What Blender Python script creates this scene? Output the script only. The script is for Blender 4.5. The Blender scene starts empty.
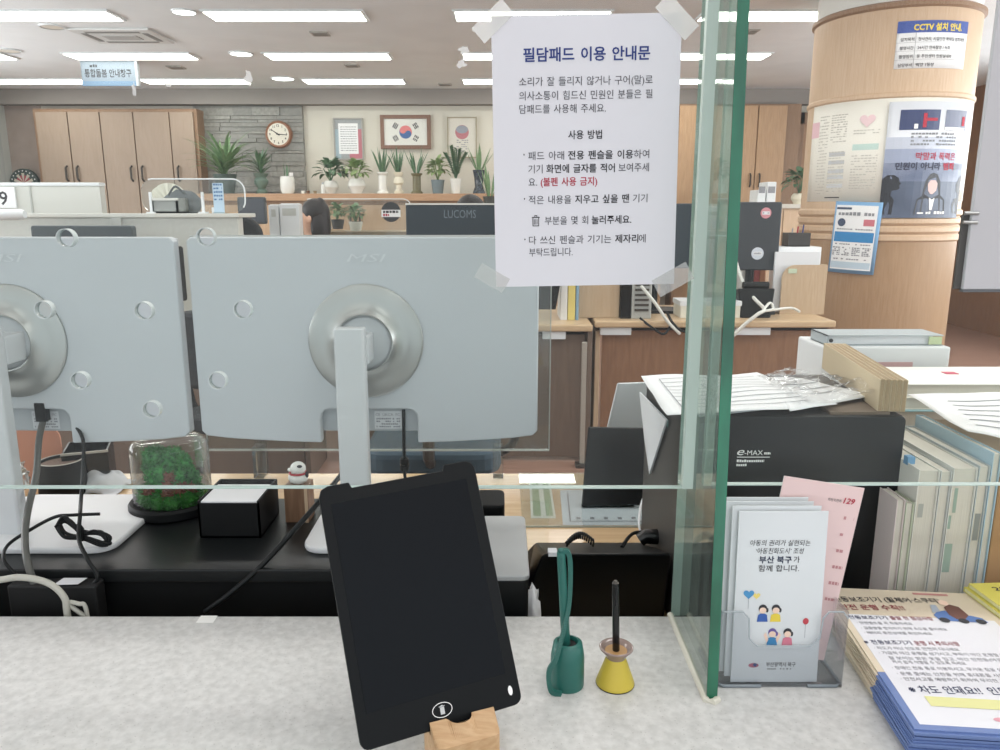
import bpy, bmesh, math, random
from mathutils import Vector, Matrix, noise
random.seed(7)
SC = bpy.context.scene
COL = SC.collection
V = Vector
# ------------------------------------------------------------------ camera
F_PX, TILT, CAM = 770.0, math.radians(12.1), V((0, 0, 1.27))
cd = bpy.data.cameras.new('camera'); cam = bpy.data.objects.new('camera', cd); COL.objects.link(cam)
cd.sensor_width = 36; cd.lens = F_PX * 36 / 1000; cd.clip_start = .02; cd.clip_end = 60
cam.location = CAM; cam.rotation_euler = (math.pi / 2 - TILT, 0, 0)
SC.camera = cam
def ray(px, py):
    u, v = (px - 500) / F_PX, (375 - py) / F_PX
    return V((u, math.cos(TILT) + v * math.sin(TILT), -math.sin(TILT) + v * math.cos(TILT)))
def PY(px, py, Y): r = ray(px, py); return CAM + r * (Y / r.y)       # point on the plane at depth Y
def PZ(px, py, z): r = ray(px, py); return CAM + r * ((z - CAM.z) / r.z)   # point at height z
# ------------------------------------------------------------------ materials
MATS = {}
def lin(c):
    if isinstance(c, str): c = tuple(int(c[i:i + 2], 16) / 255 for i in (0, 2, 4))
    return tuple((x / 12.92 if x <= .04045 else ((x + .055) / 1.055) ** 2.4) for x in c) + (1,)
def mat(name, col, rough=.5, metal=0, spec=.5, noise_=None, bump=None, col2=None, scale=20, stretch=(1, 1, 1), fac=(.35, .65), coat=0, detail=4):
    if name in MATS: return MATS[name]
    m = bpy.data.materials.new(name); m.use_nodes = True
    nt = m.node_tree; b = nt.nodes['Principled BSDF']
    b.inputs['Base Color'].default_value = lin(col); b.inputs['Roughness'].default_value = rough
    b.inputs['Metallic'].default_value = metal; b.inputs['Specular IOR Level'].default_value = spec
    b.inputs['Coat Weight'].default_value = coat
    if col2 or bump:
        tc = nt.nodes.new('ShaderNodeTexCoord'); mp = nt.nodes.new('ShaderNodeMapping'); nz = nt.nodes.new('ShaderNodeTexNoise')
        mp.inputs['Scale'].default_value = stretch; nz.inputs['Scale'].default_value = scale; nz.inputs['Detail'].default_value = detail
        nt.links.new(tc.outputs['Object'], mp.inputs[0]); nt.links.new(mp.outputs[0], nz.inputs['Vector'])
        if col2:
            cr = nt.nodes.new('ShaderNodeValToRGB')
            cr.color_ramp.elements[0].position, cr.color_ramp.elements[1].position = fac
            cr.color_ramp.elements[0].color = lin(col); cr.color_ramp.elements[1].color = lin(col2)
            nt.links.new(nz.outputs['Fac'], cr.inputs[0]); nt.links.new(cr.outputs[0], b.inputs['Base Color'])
        if bump:
            bp = nt.nodes.new('ShaderNodeBump'); bp.inputs['Strength'].default_value = bump; bp.inputs['Distance'].default_value = .002
            nt.links.new(nz.outputs['Fac'], bp.inputs['Height']); nt.links.new(bp.outputs[0], b.inputs['Normal'])
    MATS[name] = m; return m
def emis(name, col, s):
    if name in MATS: return MATS[name]
    m = bpy.data.materials.new(name); m.use_nodes = True; nt = m.node_tree; nt.nodes.clear()
    o = nt.nodes.new('ShaderNodeOutputMaterial'); e = nt.nodes.new('ShaderNodeEmission')
    e.inputs[0].default_value = lin(col); e.inputs[1].default_value = s; nt.links.new(e.outputs[0], o.inputs[0])
    MATS[name] = m; return m
def pane(name, tint, refl=1.0, dust=0.0, rough=.01, dustcol='FFFFFF', patch=False):
    """Clear sheet: see-through, Fresnel reflection, and a little dust lying on it."""
    if name in MATS: return MATS[name]
    m = bpy.data.materials.new(name); m.use_nodes = True; nt = m.node_tree; nt.nodes.clear()
    o = nt.nodes.new('ShaderNodeOutputMaterial'); tr = nt.nodes.new('ShaderNodeBsdfTransparent'); gl = nt.nodes.new('ShaderNodeBsdfGlossy')
    tr.inputs[0].default_value = lin(tint); gl.inputs['Roughness'].default_value = rough
    fr = nt.nodes.new('ShaderNodeFresnel'); fr.inputs[0].default_value = 1.45
    mu = nt.nodes.new('ShaderNodeMath'); mu.operation = 'MULTIPLY'; mu.inputs[1].default_value = refl
    mx = nt.nodes.new('ShaderNodeMixShader')
    nt.links.new(fr.outputs[0], mu.inputs[0]); nt.links.new(mu.outputs[0], mx.inputs[0])
    nt.links.new(tr.outputs[0], mx.inputs[1]); nt.links.new(gl.outputs[0], mx.inputs[2])
    last = mx
    if dust:
        df = nt.nodes.new('ShaderNodeBsdfDiffuse'); df.inputs[0].default_value = lin(dustcol)
        m2 = nt.nodes.new('ShaderNodeMixShader'); m2.inputs[0].default_value = dust
        if patch:
            tc = nt.nodes.new('ShaderNodeTexCoord'); nz = nt.nodes.new('ShaderNodeTexNoise'); nz.inputs['Scale'].default_value = 3; nz.inputs['Detail'].default_value = 5
            mr = nt.nodes.new('ShaderNodeMapRange'); mr.inputs[1].default_value = .3; mr.inputs[2].default_value = .75
            mr.inputs[3].default_value = dust * .6; mr.inputs[4].default_value = dust * 1.5
            nt.links.new(tc.outputs['Object'], nz.inputs['Vector']); nt.links.new(nz.outputs['Fac'], mr.inputs[0]); nt.links.new(mr.outputs[0], m2.inputs[0])
        nt.links.new(mx.outputs[0], m2.inputs[1]); nt.links.new(df.outputs[0], m2.inputs[2]); last = m2
    nt.links.new(last.outputs[0], o.inputs[0])
    MATS[name] = m; return m
# ------------------------------------------------------------------ objects
ORG = {}
def worg(o): return ORG[o.name] if o is not None else V((0, 0, 0))
def tag(o, label=None, cat=None, group=None, kind=None):
    if label: o['label'] = label
    if cat: o['category'] = cat
    if group: o['group'] = group
    if kind: o['kind'] = kind
    return o
def thing(name, loc, label, cat, group=None):
    o = bpy.data.objects.new(name, None); COL.objects.link(o); o.empty_display_size = .02
    o.location = loc; ORG[o.name] = V(loc)
    return tag(o, label, cat, group)
class MB:
    def __init__(s): s.v, s.f, s.m, s.M = [], [], [], Matrix.Identity(4)
    def add(s, vs, fs, mi=0):
        n = len(s.v); s.v += [s.M @ V(p) for p in vs]; s.f += [tuple(i + n for i in f) for f in fs]; s.m += [mi] * len(fs); return s
    def box(s, x0, x1, y0, y1, z0, z1, mi=0):
        return s.add([(x0, y0, z0), (x1, y0, z0), (x1, y1, z0), (x0, y1, z0), (x0, y0, z1), (x1, y0, z1), (x1, y1, z1), (x0, y1, z1)],
                     [(0, 3, 2, 1), (4, 5, 6, 7), (0, 1, 5, 4), (1, 2, 6, 5), (2, 3, 7, 6), (3, 0, 4, 7)], mi)
    def lathe(s, prof, c=(0, 0, 0), n=24, mi=0, caps=True):
        c = V(c); vs, fs = [], []
        for r, z in prof:
            for k in range(n):
                a = 2 * math.pi * k / n; vs.append(c + V((r * math.cos(a), r * math.sin(a), z)))
        for i in range(len(prof) - 1):
            for k in range(n):
                k2 = (k + 1) % n; fs.append((i * n + k, i * n + k2, (i + 1) * n + k2, (i + 1) * n + k))
        if caps: fs.append(tuple(range(n - 1, -1, -1))); fs.append(tuple(range((len(prof) - 1) * n, len(prof) * n)))
        return s.add(vs, fs, mi)
    def tube(s, pts, r, n=8, mi=0, caps=True):
        pts = [V(p) for p in pts]; vs, fs = [], []; rr = r if hasattr(r, '__len__') else [r] * len(pts); up = None
        for i, p in enumerate(pts):
            t = (pts[min(i + 1, len(pts) - 1)] - pts[max(i - 1, 0)]).normalized()
            if up is None: up = t.orthogonal().normalized()
            a = (up - t * up.dot(t)).normalized(); b = t.cross(a); up = a
            for k in range(n):
                w = 2 * math.pi * k / n; vs.append(p + (a * math.cos(w) + b * math.sin(w)) * rr[i])
        for i in range(len(pts) - 1):
            for k in range(n):
                k2 = (k + 1) % n; fs.append((i * n + k, i * n + k2, (i + 1) * n + k2, (i + 1) * n + k))
        if caps: fs.append(tuple(range(n - 1, -1, -1))); fs.append(tuple(range((len(pts) - 1) * n, len(pts) * n)))
        return s.add(vs, fs, mi)
    def prism(s, outl, o, ux, uy, th, mi=0):
        """outline in (ux, uy) through o, thickness th along -normal (normal = ux x uy)"""
        o, ux, uy = V(o), V(ux), V(uy); nn = ux.cross(uy).normalized(); n = len(outl)
        top = [o + ux * a + uy * b for a, b in outl]; bot = [p - nn * th for p in top]
        fs = [tuple(range(n)), tuple(range(2 * n - 1, n - 1, -1))] + [(i, i + n, (i + 1) % n + n, (i + 1) % n) for i in range(n)]
        return s.add(top + bot, fs, mi)
    def quad(s, a, b, c, d, mi=0): return s.add([a, b, c, d], [(0, 1, 2, 3)], mi)
    def grid(s, fn, nu, nv, mi=0, th=0):
        vs = [fn(i / nu, j / nv) for j in range(nv + 1) for i in range(nu + 1)]
        w = nu + 1; fs = [(j * w + i, j * w + i + 1, (j + 1) * w + i + 1, (j + 1) * w + i) for j in range(nv) for i in range(nu)]
        return s.add(vs, fs, mi)
    def blob(s, c, r, sub=2, mi=0, disp=0, ns=1.0, seed=0):
        bm = bmesh.new(); bmesh.ops.create_icosphere(bm, subdivisions=sub, radius=1)
        rr = r if hasattr(r, '__len__') else (r, r, r); vs = []
        for v in bm.verts:
            d = 1 + (disp * noise.noise(v.co * ns + V((seed, seed * 2, 0))) if disp else 0)
            vs.append(V(c) + V((v.co.x * rr[0], v.co.y * rr[1], v.co.z * rr[2])) * d)
        bm.verts.index_update(); fs = [tuple(v.index for v in f.verts) for f in bm.faces]; bm.free()
        return s.add(vs, fs, mi)
    def build(s, name, m, parent=None, bevel=0, smooth=False, seg=2, org=None, solid=0, sub=0, angle=35):
        me = bpy.data.meshes.new(name)
        if parent is not None: og = worg(parent)
        elif org is not None: og = V(org)
        else:
            xs = [p.x for p in s.v]; ys = [p.y for p in s.v]
            og = V(((min(xs) + max(xs)) / 2, (min(ys) + max(ys)) / 2, min(p.z for p in s.v)))
        me.from_pydata([p - og for p in s.v], [], s.f); me.validate(); me.update()
        for mm in (m if isinstance(m, (list, tuple)) else [m]): me.materials.append(mm)
        if len(me.polygons) == len(s.m):
            for p, i in zip(me.polygons, s.m): p.material_index = i
        o = bpy.data.objects.new(name, me); COL.objects.link(o)
        if parent is not None: o.parent = parent; ORG[o.name] = og
        else: o.location = og; ORG[o.name] = og
        if smooth:
            for p in me.polygons: p.use_smooth = True
            if angle < 180: me.set_sharp_from_angle(angle=math.radians(angle))
        if solid:
            q = o.modifiers.new('th', 'SOLIDIFY'); q.thickness = solid; q.offset = -1
        if bevel:
            q = o.modifiers.new('bv', 'BEVEL'); q.width = bevel; q.segments = seg; q.limit_method = 'ANGLE'; q.angle_limit = math.radians(40)
        if sub:
            q = o.modifiers.new('ss', 'SUBSURF'); q.levels = sub; q.render_levels = sub
        return o
def rrect(x0, x1, y0, y1, r, n=5):
    out = []
    for cx, cy, a0 in ((x1 - r, y0 + r, -90), (x1 - r, y1 - r, 0), (x0 + r, y1 - r, 90), (x0 + r, y0 + r, 180)):
        for k in range(n + 1):
            a = math.radians(a0 + 90 * k / n); out.append((cx + r * math.cos(a), cy + r * math.sin(a)))
    return out
def circ(cx, cy, r, n=24, ry=None): return [(cx + r * math.cos(2 * math.pi * k / n), cy + (ry or r) * math.sin(2 * math.pi * k / n)) for k in range(n)]
def spline(pts, n=8):
    pts = [V(p) for p in pts]; P = [pts[0]] + pts + [pts[-1]]; out = []
    for i in range(1, len(P) - 2):
        a, b, c, d = P[i - 1:i + 3]
        for k in range(n):
            t = k / n; out.append(.5 * ((2 * b) + (c - a) * t + (2 * a - 5 * b + 4 * c - d) * t * t + (3 * b - a - 3 * c + d) * t ** 3))
    out.append(pts[-1]); return out
class Frame:
    """A flat sheet's axes: o = top-left corner, x to the right, y DOWN the sheet (both in metres)."""
    def __init__(s, o, ux, uy): s.o, s.ux, s.uy = V(o), V(ux).normalized(), V(uy).normalized(); s.n = s.uy.cross(s.ux).normalized()
    def __call__(s, x, y, e=0): return s.o + s.ux * x + s.uy * y + s.n * e
class Cyl:
    """Sheet bent round a vertical cylinder; x along the arc, y down."""
    def __init__(s, c, R, a0, z0, tilt=0): s.c, s.R, s.a0, s.z0, s.t = V(c), R, a0, z0, tilt
    def __call__(s, x, y, e=0):
        x, y = x * math.cos(s.t) - y * math.sin(s.t), x * math.sin(s.t) + y * math.cos(s.t)
        a = s.a0 + x / s.R; return V((s.c.x + (s.R + e) * math.cos(a), s.c.y + (s.R + e) * math.sin(a), s.z0 - y))
def glyphs(body, bold=0, word=1.0, shear=0):
    cu = bpy.data.curves.new('t', 'FONT'); cu.body = body; cu.size = 1; cu.offset = bold; cu.space_word = word; cu.shear = shear; cu.resolution_u = 2
    o = bpy.data.objects.new('t', cu); COL.objects.link(o)
    me = bpy.data.meshes.new_from_object(o)
    vs = [(v.co.x, v.co.y) for v in me.vertices]; fs = [tuple(p.vertices) for p in me.polygons]
    bpy.data.objects.remove(o); bpy.data.curves.remove(cu); bpy.data.meshes.remove(me)
    return vs, fs
GC = {}
def put_text(mb, fr, body, x, y, size, width=None, bold=0, word=1.0, shear=0, align='L', e=.0006, mi=0, maxw=None):
    """writes on frame fr with the baseline at y (down), returns the width"""
    k = (body, bold, word, shear)
    if k not in GC: GC[k] = glyphs(*k)
    vs, fs = GC[k]
    if not vs: return 0
    x0 = min(p[0] for p in vs); x1 = max(p[0] for p in vs); w = (x1 - x0) * size
    sx = size if width is None else width / (x1 - x0)
    if width is not None: w = width
    ox = x - (0 if align == 'L' else w / 2 if align == 'C' else w)
    M, mb.M = mb.M, Matrix.Identity(4)
    mb.add([fr(ox + (p[0] - x0) * sx, y - p[1] * size, e) for p in vs], [f[::-1] if isinstance(fr, Cyl) and fr.R < 0 else f for f in fs], mi)
    mb.M = M; return w
def put_rect(mb, fr, x0, y0, x1, y1, e=.0004, mi=0, nx=1):
    for i in range(nx):
        a, b = x0 + (x1 - x0) * i / nx, x0 + (x1 - x0) * (i + 1) / nx
        mb.quad(fr(a, y1, e), fr(b, y1, e), fr(b, y0, e), fr(a, y0, e), mi)
def put_poly(mb, fr, pts, e=.0004, mi=0): mb.add([fr(x, y, e) for x, y in pts], [tuple(range(len(pts)))], mi)
def put_dashes(mb, fr, x0, x1, y, h, e=.0005, mi=0, seed=0, fill=.75, unit=None):
    """a row of print too small to read: short irregular marks"""
    rnd = random.Random(seed * 31 + int(y * 1e4)); u = unit or h * .95; x = x0
    while x < x1:
        w = u * rnd.uniform(.55, 1.0)
        if rnd.random() < fill: put_rect(mb, fr, x, y - h * rnd.uniform(.75, 1), min(x + w, x1), y, e, mi)
        x += w + u * .22
# ================================================================== palette
white_paint = mat('white_paint', 'D6D2C6', .8)
ceil_m = mat('ceiling_board', 'EDF0F3', .9, col2='E7EAED', scale=3, bump=.05)
floor_m = mat('brown_floor', '99796A', .35, col2='8A6B5C', scale=6, stretch=(1, 9, 1), bump=.05)
brown_wall = mat('brown_wall', 'A69890', .8, col2='9A8C84', scale=5)
soffit_m = mat('soffit', '948E89', .85)
greywall = mat('grey_wall', 'BDC1BC', .8)
oak = mat('oak_veneer', 'CDB296', .5, col2='C4A789', scale=14, stretch=(9, 9, .6), bump=.06)
oak_pale = mat('pale_veneer', 'BFA88C', .5, col2='B69E81', scale=14, stretch=(9, 9, .6))
oak_dark = mat('dark_edge_veneer', '97795F', .55, col2='8A6C52', scale=14, stretch=(9, 9, .6))
panel_brown = mat('brown_panel', '8F6A4E', .55, col2='815D43', scale=10, stretch=(7, 7, .7))
panel_dim = mat('taupe_panel', '6E5D50', .6, col2='655549', scale=10, stretch=(7, 7, .7))
metal = mat('brushed_metal', 'A9ABAA', .35, metal=.9)
dark_metal = mat('dark_metal', '54504B', .4, metal=.7)
black_pl = mat('black_plastic', '101314', .45, spec=.3)
black_gloss = mat('black_gloss', '0B0E10', .18)
black_matt = mat('black_matt', '0C0E0F', .6, spec=.25)
navy_blk = mat('navy_black_shell', '232E36', .35)
paper = mat('white_paper', 'EDEEEF', .75)
paper_grey = mat('grey_white_paper', 'D9DBDE', .75)
ink = mat('black_ink', '3A3A3E', .8)
ink_lt = mat('grey_ink', '8E9196', .8)
ink_navy = mat('navy_ink', '2E3F7E', .8)
ink_red = mat('red_ink', 'B23346', .8)
ink_blue = mat('blue_ink', '3A86BE', .8)
ink_pink = mat('pink_ink', 'E295A5', .8)
ink_yel = mat('yellow_ink', 'F0D94F', .8)
ink_white = mat('white_ink', 'F2F2F0', .7)
white_pl = mat('white_plastic', 'DADEE0', .4)
cream_cer = mat('cream_ceramic', 'E3DCC8', .3)
white_cer = mat('white_ceramic', 'EAEAE4', .25)
tube_glow = emis('diffuser_glow', 'FFFCF6', 7.0)
leaf_d = mat('dark_leaf', '53735A', .45, col2='658864', scale=40)
leaf_m = mat('mid_leaf', '6E8F66', .5, col2='84A376', scale=40)
leaf_v = mat('pale_leaf', 'A2B77A', .5, col2='7B9A66', scale=70)
soil = mat('soil', '3A2E26', .9)
skin = mat('skin', 'D9AE96', .55)
hair_m = mat('black_hair', '1F1B1C', .45)
cloth_d = mat('dark_cloth', '2C2F36', .85)
WALL = 9.0; CEIL = 2.56
def S(o): o['kind'] = 'structure'; return o
# ================================================================== room shell
S(MB().box(-6.2, 5.2, -1.6, 9.2, -.06, 0).build('floor', floor_m))
S(MB().box(-6.2, 5.2, -1.6, 9.2, CEIL, CEIL + .06).build('ceiling', ceil_m))
S(MB().box(-6.2, 5.2, WALL, WALL + .1, 0, CEIL).build('wall_back', white_paint))
XL = PY(8, 135, WALL).x
S(MB().box(XL - .1, XL, -1.6, WALL, 0, CEIL).build('wall_left', greywall))
S(MB().box(5.1, 5.2, -1.6, WALL, 0, CEIL).build('wall_right', panel_brown))
fill_glow_m = emis('fill_glow', 'FBFCFF', 6.5)
for nm, xw, sx in (('fill_panel_1', 5.1, -1), ('fill_panel_2', XL, 1)):                           # glowing panels added out of view on both side walls to brighten the ceiling
    wn = S(MB().box(min(xw + sx * .004, xw + sx * .008), max(xw + sx * .004, xw + sx * .008), .2, 7.0, .95, 2.3).build(nm, fill_glow_m))
    mb = MB()
    for (p, q, r, s) in ((.12, .2, .87, 2.38), (7.0, 7.08, .87, 2.38), (.2, 7.0, .87, .95), (.2, 7.0, 2.3, 2.38), (2.4, 2.46, .95, 2.3), (4.7, 4.76, .95, 2.3)): mb.box(min(xw, xw + sx * .05), max(xw, xw + sx * .05), p, q, r, s)
    mb.build('fill_panel_frame', mat('fill_panel_white', 'D9D9D4', .5), wn)
z105 = PY(400, 106, WALL).z
S(MB().box(XL, 5.1, WALL - .16, WALL, z105, CEIL).build('trim_1', soffit_m))             # soffit band
xa, xb, xc, xd = PY(34, 140, WALL).x, PY(197, 140, WALL).x, PY(305, 140, WALL).x, PY(672, 140, WALL).x
S(MB().box(XL, xa + .12, WALL - .008, WALL, 0, z105).build('trim_2', brown_wall))               # brown wallpaper strip
# slate cladding: courses of long thin blocks
mb = MB(); rnd = random.Random(3); z = 0.9
while z < z105 - .01:
    h = rnd.choice((.03, .045, .06, .09)); h = min(h, z105 - z); x = xb
    while x < xc - .01:
        w = min(rnd.uniform(.18, .6), xc - x); d = rnd.uniform(.0, .022)
        mb.box(x, x + w - .004, WALL - .045 - d, WALL, z, z + h - .004, rnd.randrange(3)); x += w
    z += h
S(mb.build('trim_3', [mat('slate_a', '9C9B96', .85, col2='8E8D88', scale=30, bump=.4), mat('slate_b', 'A6A59F', .85, col2='94938E', scale=30, bump=.4), mat('slate_c', '8E8E8A', .85, col2='9A9994', scale=30, bump=.4)]))
# door on the left wall (edge-on) and the framed door on the right
S(MB().box(XL, XL + .03, 7.9, 8.82, 0, 2.1).build('door_1', mat('pale_door', 'A9AEAB', .6)))
d0, d1 = PY(791, 150, WALL).x, PY(833, 150, WALL).x
dr = S(MB().box(d0 + .09, d1, WALL - .05, WALL, 0, 2.2).build('door_2', mat('door_wood', 'A5805E', .5)))
m_ = MB(); m_.box(d0, d0 + .09, WALL - .1, WALL - .001, 0, 2.32); m_.box(d0, d1, WALL - .1, WALL - .001, 2.2, 2.32)
m_.build('door_frame', oak_dark, dr)
MB().box(d0 + .22, d1 - .1, WALL - .056, WALL - .04, 1.0, 2.05).build('door_glass', mat('frosted_glass', 'B7B5AC', .3), dr)
# ================================================================== round column
PC, PR = V((PY(889, 140, 5.02).x, 5.08, 0)), .465
zt, zm, zb = PY(889, 2, 4.61).z, PY(889, 94, 4.61).z, PY(889, 209, 4.61).z
mb = MB(); mb.lathe([(PR, 0), (PR, zb - .02)], PC, 64, mi=1); mb.lathe([(PR, zb - .02), (PR, zt)], PC, 64)
pil = S(mb.build('pillar', [oak, mat('oak_lower', 'A98A6A', .5, col2='9E7F5F', scale=14, stretch=(9, 9, .6))], smooth=True))
tag(pil, 'big round pillar clad in pale wood veneer', None)
MB().lathe([(PR - .01, zt), (PR - .01, CEIL)], PC, 64).build('white_top_band', mat('pillar_white', 'DDDCD6', .7), pil, smooth=True)
for zz, r_, hh in ((zt, .016, .02), (zm, .01, .018)):
    MB().lathe([(PR, zz - hh), (PR + r_, zz - hh * .5), (PR + r_, zz + hh * .5), (PR, zz + hh)], PC, 64, caps=False).build('moulding', oak_dark if zz == zt else oak, pil, smooth=True)
for k in range(4):
    zz = zb - .02 - k * .05
    MB().lathe([(PR, zz - .022), (PR + .012, zz - .012), (PR + .012, zz + .012), (PR, zz + .022)], PC, 64, caps=False).build('moulding', oak, pil, smooth=True)
# ================================================================== ceiling fittings
lights = []
def strip(x0, x1, y0, y1, lab):
    t = thing('ceiling_light', ((x0 + x1) / 2, (y0 + y1) / 2, CEIL - .02), lab, 'ceiling light', 'long recessed ceiling lights')
    MB().box(x0 - .02, x1 + .02, y0 - .02, y1 + .02, CEIL - .012, CEIL + .004).build('frame', white_pl, t)
    MB().box(x0, x1, y0, y1, CEIL - .016, CEIL - .010).build('diffuser', tube_glow, t)
rows = [(10, 19, [(-50, 105), (203, 360), (455, 611), (707, 864)], 'nearest row'), (52.5, 58, [(-138, -1), (63, 187), (264, 387), (463, 585), (660, 771)], 'middle row'), (78.5, 82.5, [(-23, 80), (139, 243), (302, 402), (463, 560), (625, 722)], 'far row')]
names = {0: ['leftmost, running off the frame edge', 'second from the left', 'third, above the paper notice', 'rightmost, running behind the pillar'],
         1: ['just entering at the far left edge', 'above the hanging sign', 'over the wall clock side', 'partly behind the paper notice', 'rightmost, seen past the glass edge'],
         2: ['leftmost, beside the hanging sign', 'second, right of the hanging sign', 'third, above the framed flag', 'fourth, left edge of the notice', 'rightmost, behind the glass corner']}
for ri, (ya, yb, xs, rn) in enumerate(rows):
    A, B = PZ(500, ya, CEIL).y, PZ(500, yb, CEIL).y
    for i, (p, q) in enumerate(xs):
        strip(PZ(p, ya, CEIL).x, PZ(q, ya, CEIL).x, min(A, B), max(A, B), 'long white ceiling light in the %s, %s' % (rn, names[ri][i]))
for i, (px, py, on, lab) in enumerate([(184, 11, 1, 'bright round downlight beside the air conditioner cassette'), (241, 53, 1, 'small bright round downlight in the middle row'), (283, 78, 1, 'bright round downlight above the wall clock'), (52, 26, 0, 'unlit round downlight left of the air conditioner'), (8, 50, 0, 'unlit round downlight at the far left edge')]):
    p = PZ(px, py, CEIL); r = 10 * p.y / 770
    t = thing('downlight', (p.x, p.y, CEIL - .02), lab, 'downlight', 'round ceiling downlights')
    MB().lathe([(r, -.012), (r * 1.12, -.012), (r * 1.12, .004), (r, .004)], (p.x, p.y, CEIL), 28, caps=False).build('trim_ring', white_pl, t)
    MB().lathe([(r, -.008), (r, .0)], (p.x, p.y, CEIL), 28).build('lens', emis('downlight_glow', 'FFFDF8', 7) if on else mat('lens_off', 'E2DDD2', .5), t)
# ceiling cassette air conditioner
a, b = PZ(66, 27.5, CEIL), PZ(148, 27.5, CEIL); c = PZ(175, 42, CEIL)
x0, x1, y0, y1 = a.x, b.x, a.y, PZ(100, 41.5, CEIL).y
y0, y1 = min(y0, y1), max(y0, y1)
t = thing('air_conditioner', ((x0 + x1) / 2, (y0 + y1) / 2, CEIL - .03), 'square ceiling air conditioner cassette with a grey grille', 'air conditioner')
MB().box(x0, x1, y0, y1, CEIL - .018, CEIL).build('panel', mat('ac_white', 'DADCDC', .6), t, bevel=.01)
MB().box(x0 + .17, x1 - .17, y0 + .17, y1 - .17, CEIL - .024, CEIL - .016).build('grille', mat('ac_grille', 'B4B5B4', .7), t)
for (p, q, r, s) in ((x0 + .1, x1 - .1, y0 + .05, y0 + .09), (x0 + .1, x1 - .1, y1 - .09, y1 - .05), (x0 + .05, x0 + .09, y0 + .1, y1 - .1), (x1 - .09, x1 - .05, y0 + .1, y1 - .1)):
    MB().box(p, q, r, s, CEIL - .021, CEIL - .016).build('air_slot', mat('slot_dark', '8A8A88', .8), t)
for px, py, w, lab in ((320, 33, 16, 'slim grey ceiling air slot below the near row'), (352, 65, 13, 'slim grey ceiling air slot above the framed certificates'), (176, 67, 14, 'slim grey ceiling air slot right of the hanging sign'), (445, 84, 12, 'slim grey ceiling air slot in front of the back wall'), (752, 31, 10, 'slim grey ceiling air slot right of the glass edge')):
    p = PZ(px, py, CEIL); h = w * p.y / 770 / 2
    t = thing('ceiling_vent', (p.x, p.y, CEIL - .012), lab, 'vent', 'slim ceiling vents')
    MB().box(p.x - h, p.x + h, p.y - .07, p.y + .07, CEIL - .01, CEIL).build('frame', mat('vent_frame', 'AFACA5', .7), t)
    MB().box(p.x - h + .015, p.x + h - .015, p.y - .05, p.y + .05, CEIL - .014, CEIL - .009).build('slot', mat('vent_dark', '88857F', .8), t)
# hanging sign
tl, br = PY(80, 61, 7.15), PY(137, 86, 7.15)
t = thing('hanging_sign', ((tl.x + br.x) / 2, 7.15, br.z), 'pale blue counter sign hanging from the ceiling at upper left', 'sign')
MB().box(tl.x, br.x, 7.15, 7.17, br.z, tl.z).build('board', mat('sign_pale', '7F8B95', .6), t)
MB().box(tl.x, br.x, 7.146, 7.149, br.z, br.z + .04).build('blue_band', mat('sign_blue', '6A849C', .6), t)
MB().box(br.x, br.x + .02, 7.14, 7.18, br.z, tl.z).build('end_cap', mat('sign_cap', 'A9AFB2', .5), t)
for xx in (tl.x + .08, br.x - .08): MB().tube([(xx, 7.16, tl.z), (xx, 7.16, CEIL)], .004, 6).build('hanger', metal, t)
fr = Frame((tl.x, 7.15, tl.z), (1, 0, 0), (0, 0, -1)); W_ = br.x - tl.x; H_ = tl.z - br.z
mb = MB(); put_text(mb, fr, '통합돌봄 안내창구', .06 * W_, H_ * .62, H_ * .36, W_ * .86, bold=.02); put_dashes(mb, fr, .06 * W_, .3 * W_, H_ * .25, H_ * .12); mb.build('lettering', ink, t)
# ================================================================== lamps above the public side and over the desks (fittings out of the frame)
def area(x, y, sx, sy, e, z=CEIL - .03):
    l = bpy.data.lights.new('ceiling_lamp', 'AREA'); l.shape = 'RECTANGLE'; l.size = sx; l.size_y = sy; l.energy = e; l.color = (1, .985, .96)
    o = bpy.data.objects.new('ceiling_lamp', l); COL.objects.link(o); o.location = (x, y, z)
for y, e_ in ((-.6, 4), (.7, 3), (2.0, 7), (3.6, 9)):
    for x in (-2.6, -.9, .8, 2.5): area(x, y, 1.1, .25, e_ * (1.9 if x > 0 and y < 1 else .7 if y < 1 else 1))
w = bpy.data.worlds.new('world'); SC.world = w; w.use_nodes = True
w.node_tree.nodes['Background'].inputs[0].default_value = (.72, .76, .80, 1); w.node_tree.nodes['Background'].inputs[1].default_value = 1.25
SC.cycles.transparent_max_bounces = 32; SC.cycles.max_bounces = 8
SC.view_settings.view_transform = 'Standard'; SC.view_settings.look = 'None'; SC.view_settings.gamma = 1; SC.view_settings.use_curve_mapping = False
SC.view_settings.exposure = .22
# ================================================================== back of the office
def lofty(t, name, m, x0, x1, y0, y1, z0, z1, bev=.003): return MB().box(x0, x1, y0, y1, z0, z1).build(name, m, t, bevel=bev)
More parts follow.
